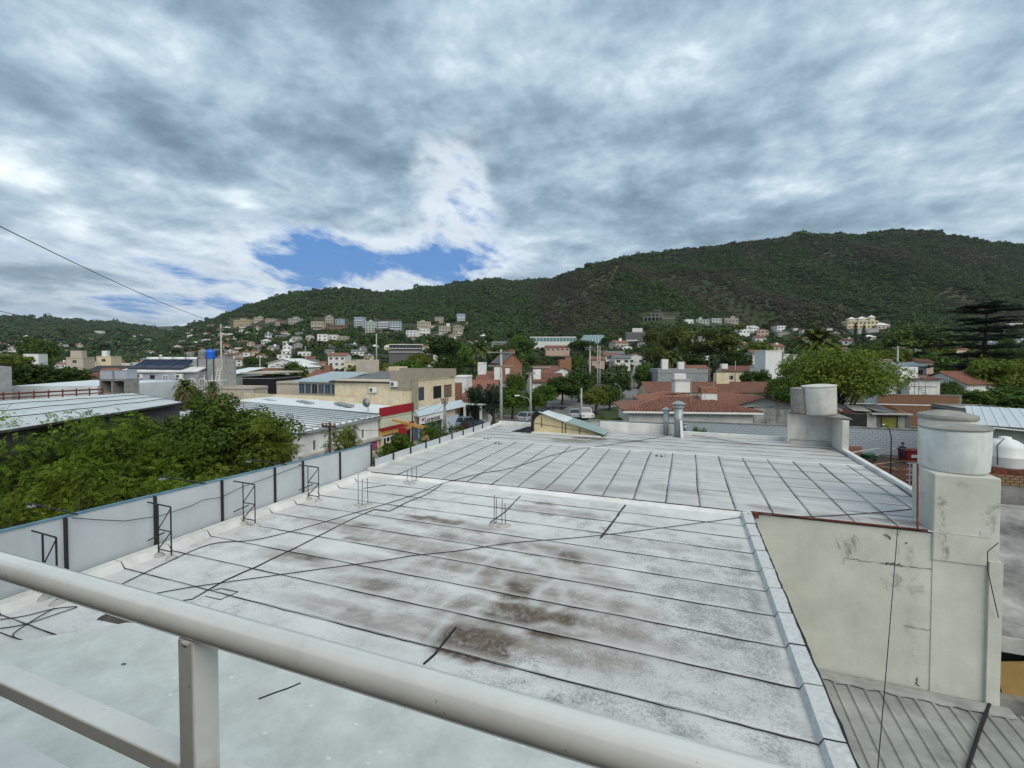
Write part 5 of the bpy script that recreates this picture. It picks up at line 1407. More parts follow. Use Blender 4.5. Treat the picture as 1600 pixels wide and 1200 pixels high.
def house(xl, xr, yt, Z, label, wall='white_wall', kind='flat', rm='roof_grey', rh=None, depth=None, yaw=0.0, yb=None, wins=None, door=None, extra=(), name='house', cat='house', ov=None, group=None, fine=None, storeys=None, wpane='glass', base=True):
    w = (xr - xl) * Z / FPX
    xm = (xl + xr) / 2
    pt = C(xm, yt, Z)
    gz = ground_z(pt.x, pt.y)
    zb = gz if yb is None else C(xm, yb, Z).z
    if pt.z - zb < 2.3: zb = pt.z - 2.4 if yb is None else zb
    h = pt.z - zb
    d = depth or max(4.0, min(w * .8, 10.0))
    near = Z < 150
    rh = (1.4 if kind != 'flat' else .35) if rh is None else rh
    ov = (.45 if kind != 'flat' else .08) if ov is None else ov
    t = thing(name, label, cat, (pt.x, pt.y, zb), YAW + yaw, group)
    FOOT.append((pt.x - math.sin(YAW + yaw) * d / 2, pt.y + math.cos(YAW + yaw) * d / 2, max(w, d) * .62))
    q = MB(); q.prism([(-w / 2, 0), (w / 2, 0), (w / 2, d), (-w / 2, d)], -3.0 if base and Z > 200 else -.3, h); q.build('wall', wall, t)
    o, g, gn = roof(t, kind, w, d, h, rh, ov, rm, near if fine is None else fine)
    if g and gn == 'gable':
        half = len(g.v) // 2; ga, gb_ = MB(), MB()
        ga.v = g.v[:half]; ga.f = [f for f in g.f if max(f) < half]; gb_.v = g.v[half:]; gb_.f = [tuple(i - half for i in f) for f in g.f if min(f) >= half]
        ga.build(gn, wall, t, fix=True); gb_.build(gn, wall, t, fix=True)
    elif g: g.build(gn, wall, t, fix=True)
    if wins is None:
        st = storeys or max(1, int(round(h / 3.0))); nx = max(1, int(w / 3.2)); wins = []
        for s in range(st):
            for i in range(nx): wins.append(((i + .5) / nx, (s + .55) * h / st, min(1.6, w / nx * .55), min(1.35, h / st * .48)))
    for f in wins:
        fx, fz, ww, wh = f[:4]
        if Z < 420: window(t, -w / 2 + fx * w, -.002, fz, ww, wh, 'y', f[4] if len(f) > 4 else 'white_fresh', f[5] if len(f) > 5 else wpane, 1 if ww > .9 else 0)
        else: MB().box(-w / 2 + fx * w, -.03, fz, ww, .05, wh).build('window', wpane, t)
    if door:
        fx, dw, dh = door; MB().box(-w / 2 + fx * w, -.04, dh / 2, dw, .07, dh).build('door', 'brown_wall', t)
    for e in extra:
        k = e[0]
        if k == 'box':          # masonry chimney or tank housing: fx, fy, w, d, z0, z1, material
            _, fx, fy, bw_, bd_, z0, z1, m = e
            bevel(MB().box(-w / 2 + fx * w, fy * d, h + (z0 + z1) / 2, bw_, bd_, z1 - z0).build('chimney' if bw_ < 1.0 else 'tank_housing', m, t), .02)
        elif k == 'balcony':    # z, material
            _, zz, m, f0, f1 = e
            xa, xb = -w / 2 + f0 * w, -w / 2 + f1 * w
            q = MB(); q.box((xa + xb) / 2, -.6, zz, xb - xa, 1.2, .16); q.box((xa + xb) / 2, -1.15, zz + .5, xb - xa, .08, .85); q.build('balcony', m, t)
        elif k == 'column':
            _, fx, m = e
            MB().box(-w / 2 + fx * w, -1.6, h / 2 - .1, .3, .3, h - .2).build('column', m, t)
        elif k == 'porch':
            _, f0, f1, m = e
            xa, xb = -w / 2 + f0 * w, -w / 2 + f1 * w
            MB().box((xa + xb) / 2, -1.0, h - .12, xb - xa, 2.0, .2).build('porch_roof', m, t)
        elif k == 'slab':
            _, zz, m, o_ = e
            MB().box(0, d / 2, zz, w + 2 * o_, d + 2 * o_, .22).build('floor_band', m, t)
    return t

# -------- right of centre, near: the long orange tile house
h0 = house(985, 1172, 643, 50, 'long low house with orange barrel tile roof beyond the pale wall', 'white_wall', 'hip', 'tile_red', 1.05, 9, R(-6), wins=[(.13, 1.35, 1.6, 1.1, 'dark_metal'), (.26, 1.3, .7, .9), (.30, 1.35, 2.4, 1.1, 'dark_metal'), (.62, 1.35, 2.5, 1.1, 'dark_metal'), (.93, 1.35, 2.6, 1.1, 'dark_metal')],
           extra=[('box', .73, .42, 1.7, 1.2, .2, 1.75, 'white_wall'), ('box', .73, .42, 1.9, 1.35, 1.76, 2.4, 'brick_far')], ov=.7)
# real barrel tiles on its visible slope
q = MB(); w_, d_ = 187 * 50 / FPX, 9.0; hh = h0.children[0].dimensions.z if False else None
hz = C(1078, 643, 50).z - h0.location.z
i_ = min(w_ * .42, d_ * .5); e_ = hz + .07; T_ = hz + 1.05 + .13
n_ = 46; x0_, x1_ = -w_ / 2 - .7, w_ / 2 + .7
for k in range(n_):
    xa = x0_ + (x1_ - x0_) * (k + .5) / n_
    lim = 1.0
    if xa < -w_ / 2 + i_: lim = max(.06, (xa - x0_) / (i_ + .7))
    if xa > w_ / 2 - i_: lim = max(.06, (x1_ - xa) / (i_ + .7))
    ya, yb_ = -.72, -.72 + (d_ / 2 + .72) * lim
    za, zb_ = e_, e_ + (T_ - e_) * lim
    pts = []
    m_ = max(2, int(9 * lim))
    for j in range(m_):
        for (f, r_) in ((j / m_, .150), ((j + .97) / m_, .125)):
            pts.append(((xa, ya + (yb_ - ya) * f, za + (zb_ - za) * f + .01 * (1 - (f * m_ - j))), r_))
    q = MB(); q.tube([p_ for p_, r_ in pts], [r_ for p_, r_ in pts], 8, True)
    o = q.build('tile_course', 'tile_red', h0)
MB().tube([(-w_ / 2 + i_ - .1, d_ / 2, T_ + .02), (w_ / 2 - i_ + .1, d_ / 2, T_ + .02)], .15, 8).build('ridge', 'tile_red', h0)
MB().tube([(x1_, -.72, e_ + .02), (w_ / 2 - i_, d_ / 2, T_ + .02)], .15, 8).build('ridge', 'tile_red', h0)
MB().tube([(x0_, -.72, e_ + .02), (-w_ / 2 + i_, d_ / 2, T_ + .02)], .15, 8).build('ridge', 'tile_red', h0)
MB().box(0, -.72, hz - .06, w_ + 1.5, .14, .2).build('gutter', 'white_fresh', h0)

house(1016, 1120, 628, 66, 'white gabled house with low orange roof behind the long tile house', 'white_wall', 'gable_y', 'tile_red', .85, 9, R(-2), wins=[(.5, 2.2, 1.2, .9)], extra=[('box', .55, .3, 2.2, 1.6, 1.2, 2.9, 'white_fresh'), ('box', .55, .3, 2.5, 1.8, 2.91, 3.15, 'concrete_light')])
house(1150, 1236, 632, 62, 'white house with red roof sloping down toward the tanks', 'white_wall', 'gable_y', 'tile_red', .95, 10, R(4), wins=[(.25, 2.0, 1.0, .8), (.6, 2.0, 1.3, .9)])
house(1015, 1212, 613, 88, 'wide house with long brown red roof in the middle row', 'cream_wall', 'gable_x', 'tile_brown', 1.7, 9, R(-3), extra=[('box', .30, .55, 2.3, 1.6, 1.2, 3.4, 'white_fresh'), ('box', .64, .5, 2.5, 1.6, .6, 3.5, 'cream_wall')])
house(1029, 1108, 583, 120, 'grey fronted flat house with white tank housings', 'grey_wall', 'flat', 'concrete', .9, 10, R(-5), wins=[(.2, 1.3, 3.0, 1.6), (.5, 1.4, 2.0, 1.2), (.8, 1.4, 2.4, 1.3)], extra=[('box', .18, .3, 1.6, 1.5, .5, 3.6, 'white_fresh'), ('box', .5, .3, 1.5, 1.5, .5, 2.9, 'white_fresh')])
house(1066, 1110, 578, 150, 'red roofed house peeping over the grey fronted house', 'white_wall', 'gable_x', 'tile_brown', 1.4, 8, R(3), extra=[('box', .15, .4, 1.5, 1.4, .5, 2.6, 'brick_far')])
house(1134, 1184, 580, 140, 'brown roofed bungalow left of the white cube building', 'cream_wall', 'gable_x', 'tile_brown', 1.5, 8, R(-4), extra=[('box', .05, .3, 1.8, 1.5, .2, 2.2, 'white_fresh')])
house(1196, 1222, 549, 118, 'plain white cube tower among the trees right of centre', 'white_fresh', 'flat', 'white_wall', .1, 5, R(2), wins=[(.25, 2.0, .7, .9)], name='tower_house')
house(1190, 1240, 575, 124, 'low white annexe beside the white cube tower', 'white_wall', 'flat', 'concrete', .4, 6, R(2))
house(1222, 1262, 556, 150, 'white and red stepped house right of the white cube', 'white_wall', 'flat', 'tile_brown', .5, 8, R(8))
house(1176, 1200, 552, 170, 'small white house left of the white cube', 'white_wall', 'gable_x', 'tile_brown', 1.2, 7, R(-5))
# -------- right: white house with outside stair, brick walls, shed
house(1424, 1466, 592, 74, 'white house with red shed roof and outside stair at right', 'white_wall', 'shed', 'tile_red', .8, 8, R(-10), wins=[(.82, 1.9, .35, 1.2, 'stone_dark')], extra=[('box', .06, .2, 2.6, 2.0, -.5, 1.9, 'white_fresh')])
house(1392, 1424, 588, 76, 'narrow white wing left of the outside stair', 'white_wall', 'flat', 'concrete', .3, 7, R(-10), wins=[(.4, 3.2, .8, 1.1)])
p = C(1432, 619, 72.5); t = thing('outside_stair', 'rusty stair frame with landing on the white house', 'stair', (p.x, p.y, 0), YAW - .17); s_ = 72.5 / FPX
zt_ = C(1432, 588, 72.5).z; zl = C(1432, 604, 72.5).z
q = MB()
for xx in (-6, 0, 9): q.tube([(xx * s_, -.5, 0), (xx * s_, -.5, zt_)], .045, 5)
q.tube([(-6 * s_, -.5, zt_), (9 * s_, -.5, zt_)], .04, 5); q.build('frame', 'galvanised', t)
MB().box(5 * s_, -.6, zl, 32 * s_, .9, .08).build('landing', 'rust', t)
q = MB()
for k in range(9): q.box((-2 + k * 2.0) * s_, -.9, zl - k * .28, .34, .7, .05)
q.build('step', 'rust', t)
house(1500, 1580, 600, 82, 'house with plain red tile roof among the hedges at right', 'white_wall', 'gable_x', 'tile_red', 2.1, 8, R(14), wins=[(.15, 1.6, 1.2, 1.2)])
house(1368, 1394, 563, 120, 'small pink box house beside the concrete pole', 'pink_wall', 'flat', 'concrete', .2, 5, R(-6), wins=[])
house(1440, 1458, 566, 125, 'tiny pinkish house under the cedar', 'pink_wall', 'gable_x', 'tile_brown', .8, 5, R(-6))
house(1404, 1452, 572, 110, 'low house with pale sheet roof behind the stair house', 'white_wall', 'gable_x', 'sheet_grey', .8, 7, R(10))

# long walls at right: brick wall and pale painted wall
def brickwall(x0, y0, x1, y1, Z0, Z1, zt_px0, label, m, bl, bh, pieces, name='garden_wall', coping='concrete'):
    a, b = C(x0, zt_px0[0], Z0), C(x1, zt_px0[1], Z1)
    ln = math.hypot(b.x - a.x, b.y - a.y); rz = math.atan2(b.y - a.y, b.x - a.x)
    t = thing(name, label, 'wall', (a.x, a.y, 0), rz)
    zt_ = (a.z + b.z) / 2
    MB().box(ln / 2, .14, zt_ / 2, ln, .2, zt_).build('core', 'concrete', t)
    MB().box(ln / 2, .12, zt_ + .05, ln + .1, .34, .1).build('coping', coping, t)
    if pieces:
        me = MB().box(0, 0, 0, bl - .02, .05, bh - .018).mesh('brick', m); r = random.Random(int(ln * 10))
        rows = int((zt_ - .05) / bh); cols = int(ln / bl)
        cnt = 0
        for j in range(rows):
            for i in range(cols):
                if cnt >= 300: break
                zz = zt_ - bh * (j + .5)
                if zz < .1: break
                mobj('brick', me, t, (bl * (i + .5) + (bl / 2 if j % 2 else 0) - bl * .25, .022 + r.uniform(-.006, .006), zz)); cnt += 1
    else:
        MB().box(ln / 2, .02, zt_ / 2, ln - .04, .04, zt_ - .06).build('face', m, t)
    return t
mat('wall_pale', (0.42, 0.47, 0.52), var=0.14, scale=2.2, grime=0.35, gscale=1.0, gcol=(0.13, 0.13, 0.13))
mat('wall_stained', (0.46, 0.46, 0.43), var=0.2, scale=1.5, grime=0.8, gscale=0.8, gcol=(0.08, 0.08, 0.075))
mat('brick_wall_red', (0.27, 0.135, 0.075), var=0.28, scale=4, grime=0.25)
brickwall(1066, 0, 1240, 0, 45, 42, (661, 664), 'long pale blue block wall behind the roof between flue and platform', 'wall_pale', .42, .21, True)
brickwall(1318, 0, 1470, 0, 42.5, 40, (669, 673), 'pale blue painted block wall behind the building yard', 'wall_pale', .42, .21, True)
brickwall(1178, 0, 1262, 0, 56, 54, (636, 640), 'mottled grey garden wall beside the tile house', 'wall_stained', .4, .2, False)
brickwall(1372, 0, 1503, 0, 66, 64, (618, 617), 'upper brown brick boundary wall below the white house', 'brick_wall_red', .5, .22, True)
brickwall(1320, 0, 1500, 0, 61, 58, (634, 632), 'lower brown brick boundary wall with white coping', 'brick_wall_red', .5, .22, True, coping='white_wall')
brickwall(920, 0, 1062, 0, 50.5, 47.5, (659, 661), 'low dark garden wall in front of the tile house', 'wall_stained', .4, .2, False)
# ramshackle shed in the yard behind the pale wall
p = C(1390, 668, 46); t = thing('yard_shed', 'ramshackle shed with patched tin roof and olive door behind the pale wall', 'shed', (p.x, p.y, 0), YAW - .12); s_ = 46 / FPX
zz = C(1390, 650, 46).z
MB().prism([(-14 * s_, 2), (52 * s_, 2), (52 * s_, 6), (-48 * s_, 6), (-48 * s_, 2)], 0, zz).build('wall', 'stone_dark', t, fix=True)
MB().box(-30 * s_, 1.96, zz / 2, 34 * s_, .06, zz - .1).build('opening', 'dark', t); MB().box(-8 * s_, 1.93, zz / 2, 14 * s_, .1, zz - .05).build('panel', 'concrete_light', t)
mat('olive', (0.17, 0.17, 0.03), var=0.2)
MB().box(18 * s_, 1.93, zz / 2 - .1, 21 * s_, .1, zz - .5).build('door', 'olive', t); MB().box(36 * s_, 1.93, zz / 2, 10 * s_, .1, zz - .05).build('panel', 'concrete', t)
MB().box(18 * s_, 1.7, zz + .02, 60 * s_, .6, .14).build('lintel', 'concrete_light', t)
for k in range(11):
    o = MB().corr((-.8, -1.6, 0), (.8, -1.6, 0), (.8, 1.6, 0), (-.8, 1.6, 0), .2, .03, .015).build('tin_sheet', ['rust', 'galvanised', 'roof_grey', 'concrete_light', 'brown_wall'][k % 5], t)
    o.location = (-2.7 + k * .58, 3.6 + .4 * (k % 3), zz + .22 + .06 * (k % 4)); o.rotation_euler = (R(6 + 3 * (k % 3)), R(rng.uniform(-5, 5)), R(rng.uniform(-25, 25)))
# blue grey roofed building at the right edge
a = C(1530, 660, 30); t = thing('warehouse', 'beige building with pale blue metal roof at the right edge', 'building', (a.x, a.y, 0), YAW - .76); s_ = 30 / FPX
zz = C(1540, 664, 30).z
MB().prism([(0, 0), (8, 0), (8, 9), (0, 9)], 0, zz).build('wall', 'beige_render', t)
q = MB(); q.corr((-.5, -.5, zz + .02), (8.5, -.5, zz + .02), (8.5, 9.5, zz + .5), (-.5, 9.5, zz + .5), .5, .03, .03, 'rib'); q.build('roof', 'sheet_blue', t) if 'sheet_blue' in MATS else None
mat('sheet_blue', (0.52, 0.57, 0.60), rough=0.45, var=0.05, grime=0.1)
if len(t.children) < 2: q.build('roof', 'sheet_blue', t)
MB().box(4, -.52, zz - .05, 9, .12, .22).build('gutter', 'stone_dark', t); MB().tube([(.6, -.7, zz - .05), (9, -.7, zz - .35)], .05, 6).build('pipe', 'white_fresh', t)
house(1528, 1600, 646, 44, 'low roofs with pale edges behind the blue metal roof', 'concrete', 'flat', 'concrete_light', .2, 6, R(-12), wins=[])

# -------- centre and left of centre
house(713, 763, 628, 62, 'red tile bungalow with white columns behind the corner building', 'white_wall', 'hip', 'tile_red', 2.0, 9, R(-8), wins=[(.62, 1.4, 1.3, 2.0, 'dark_metal'), (.25, 1.4, 1.2, 1.6, 'dark_metal')], extra=[('box', .07, -.05, .9, .9, -1.2, 2.6, 'brick_far'), ('column', .35, 'white_wall'), ('column', .85, 'white_wall'), ('porch', .2, 1.05, 'white_wall')], ov=.8)
house(706, 728, 590, 66, 'plain white box annexe right of the corner building', 'white_fresh', 'flat', 'white_wall', .1, 4, R(-8), wins=[])
house(716, 770, 612, 72, 'red roofed house behind the columned bungalow', 'white_wall', 'gable_x', 'tile_red', 1.6, 8, R(-8), wins=[(.5, 1.5, 1.4, 1.1)])
house(745, 805, 596, 95, 'low house with dark red roof and white chimneys', 'white_wall', 'gable_x', 'tile_brown', 1.9, 9, R(-6), extra=[('box', .06, .4, 1.7, 1.4, .4, 3.9, 'white_fresh'), ('box', .52, .1, 1.2, 1.0, .2, 2.9, 'white_fresh'), ('box', .75, .4, .9, .9, .4, 2.6, 'white_fresh')])
house(832, 882, 597, 98, 'brown roofed house with a white chimney block', 'white_wall', 'gable_x', 'tile_brown', 1.7, 9, R(6), extra=[('box', .17, .2, 1.6, 1.2, .3, 2.6, 'white_fresh')])
house(856, 902, 585, 112, 'white gabled house with brick chimney', 'white_wall', 'gable_y', 'tile_brown', 1.7, 9, R(10), wins=[(.75, 2.0, 1.8, 1.2)], extra=[('box', .72, .6, 2.0, 1.4, .8, 3.6, 'brick_far'), ('box', .95, .7, 1.5, 1.3, .8, 4.2, 'brick_far')])
house(833, 884, 574, 150, 'flat white topped house behind the gabled house', 'brown_wall', 'flat', 'white_wall', .3, 9, R(4))
house(784, 818, 568, 165, 'brick house with steep grey gable roof', 'brick_far', 'gable_y', 'stone_dark', 3.6, 9, R(28), wins=[(.6, 4.0, .8, .9), (.75, 4.0, .8, .9)], extra=[('box', .62, .3, 2.0, 1.6, 1.5, 5.0, 'brick_far')])
house(853, 890, 543, 330, 'orange roofed long house among dark trees', 'pink_wall', 'gable_x', 'tile_red', 1.6, 9, R(0), yb=550)
for k, (a, b, y, Z, w, r_, lb) in enumerate([(930, 948, 552, 230, 'white_wall', 'tile_brown', 'white house at the left of the hillside street'), (945, 968, 556, 205, 'white_wall', 'tile_brown', 'white terraced house on the sloping street'),
                                             (960, 985, 560, 185, 'white_wall', 'roof_grey', 'white house with open balcony on the sloping street'), (972, 988, 542, 300, 'white_fresh', 'roof_grey', 'bright white gable at the top of the sloping street'), (958, 972, 541, 310, 'white_wall', 'tile_brown', 'white gabled cottage beside the top of the street'), (925, 945, 562, 180, 'pink_wall', 'tile_brown', 'pinkish house below the hillside street')]):
    house(a, b, y, Z, lb, w, 'gable_y' if k in (3, 4) else 'gable_x', r_, 1.2, 8, R([-8, 6, 3, 12, -12, 5][k]))
# dark office with white floor bands and the long glass building
t = house(608, 656, 538, 330, 'long dark office building with thin white floor bands', 'stone_dark', 'flat', 'white_wall', .2, 12, R(3), wins=[], name='office_building', cat='building', extra=[])
hh_ = C(632, 538, 330).z - t.location.z
for zz_ in (hh_ - .2, hh_ - 3.0, hh_ - 5.6): MB().box(0, 5.5, zz_, 22.6, 12.8, .4).build('floor_band', 'white_wall', t)
for k in range(9): MB().box(-9.5 + k * 2.4, -.05, hh_ - 1.6, 1.9, .08, 1.8).build('window', 'glass', t)
Zg = 380; t = house(828, 900, 527, Zg, 'long low building with a strip of teal glass at the hill foot', 'white_wall', 'flat', 'green_wall', .4, 14, R(-4), wins=[], name='glass_building', cat='building')
glass_mat('glass_teal', (0.10, 0.20, 0.22), .15)
hh_ = C(864, 527, Zg).z - t.location.z
for k in range(14): MB().box(-17.5 + k * 2.7, -.06, hh_ - 1.9, 2.3, .1, 2.8).build('window', 'glass_teal', t)
p = C(922, 540, 370); t = thing('glass_pyramid', 'sloping teal glass hall at the end of the long building', 'building', (p.x, p.y, ground_z(p.x, p.y)), YAW - .07); s_ = 370 / FPX
zz = C(922, 523, 370).z - t.location.z
q = MB(); q.add([(-22 * s_, 0, 0), (24 * s_, 0, 0), (22 * s_, 6, zz), (-8 * s_, 6, zz), (-22 * s_, 12, 0), (24 * s_, 12, 0)], [(0, 1, 2, 3), (0, 3, 4), (1, 5, 2), (3, 2, 5, 4), (0, 4, 5, 1)]); q.build('glazing', 'glass_teal', t, fix=True)
for k in range(9):
    f = k / 8; a = Vector((-22 * s_, -.1, .1)).lerp(Vector((24 * s_, -.1, .1)), f); b = Vector((-8 * s_, 5.9, zz + .1)).lerp(Vector((22 * s_, 5.9, zz + .1)), f)
    MB().tube([a, b], .12, 4).build('rib', 'white_fresh', t)
# -------- left middle distance
house(378, 428, 592, 70, 'dark fronted store with pale parapet left of the gallery', 'dark', 'flat', 'concrete', .2, 8, R(-4), wins=[(.75, 2.6, 1.6, 1.2, 'steel', 'stone_dark')], name='dark_store', cat='shop', extra=[('slab', 6.6, 'pink_pale', .25)])
house(430, 470, 600, 58, 'plain beige wall block between dark store and gallery', 'pink_pale', 'flat', 'concrete', .2, 6, R(-10), wins=[])
house(318, 398, 608, 60, 'pale low annexe with open terrace below the tank tower', 'pink_pale', 'flat', 'concrete_light', .2, 3, R(-6), wins=[])
house(345, 368, 584, 72, 'pale green shed with white sloping roof right of the grey tower', 'green_wall', 'shed', 'sheet_white', .8, 6, R(-10))
house(372, 425, 586, 110, 'red roofed house right of the pole at left', 'white_wall', 'gable_x', 'tile_brown', 1.5, 8, R(-5))
house(132, 175, 592, 105, 'house with brown roof and square brick chimney at left', 'white_wall', 'gable_x', 'tile_brown', 1.3, 9, R(12), extra=[('box', .75, .3, 3.6, 2.4, .3, 2.4, 'brick_far')])
house(140, 200, 580, 130, 'dark roofed shed behind the brick chimney house', 'stone_dark', 'gable_x', 'roof_dark', 1.4, 9, R(8))
house(105, 128, 560, 190, 'stepped beige tower house at left', 'pink_pale', 'flat', 'concrete', .4, 7, R(10), extra=[('box', .45, .4, 4.0, 3.0, .2, 3.2, 'pink_pale')])
house(38, 58, 554, 230, 'small bright white block beside the round tree', 'white_fresh', 'flat', 'white_wall', .2, 6, R(12))
house(152, 172, 558, 200, 'beige house with twin chimneys left of the solar roof', 'cream_wall', 'flat', 'concrete', .3, 7, R(10), extra=[('box', .35, .4, 2.0, 2.0, .2, 2.8, 'white_fresh')])
house(482, 512, 588, 120, 'orange gabled cottage behind the gallery', 'pink_wall', 'gable_x', 'tile_red', 1.6, 7, R(-8), wins=[(.5, 1.4, 1.2, 1.1)], extra=[('box', .75, .4, 1.8, 1.4, .4, 2.9, 'brick_far')])
house(415, 470, 568, 150, 'cluster house with white gables left of the cottage', 'white_fresh', 'gable_y', 'white_wall', 1.5, 9, R(-12))
house(446, 480, 574, 140, 'white scalloped roof house behind the gallery', 'white_wall', 'hip', 'white_wall', 1.3, 8, R(-5))
house(537, 556, 566, 170, 'little cream house behind the beige tank housing', 'cream_wall', 'flat', 'concrete', .3, 6, R(-6))
house(512, 540, 556, 260, 'pink red roofed house above the gallery', 'white_wall', 'gable_x', 'tile_red', 1.6, 8, R(-4))
house(416, 430, 576, 118, 'tiny white hut between trees behind the dark store', 'white_fresh', 'flat', 'white_wall', .15, 4, R(-4))
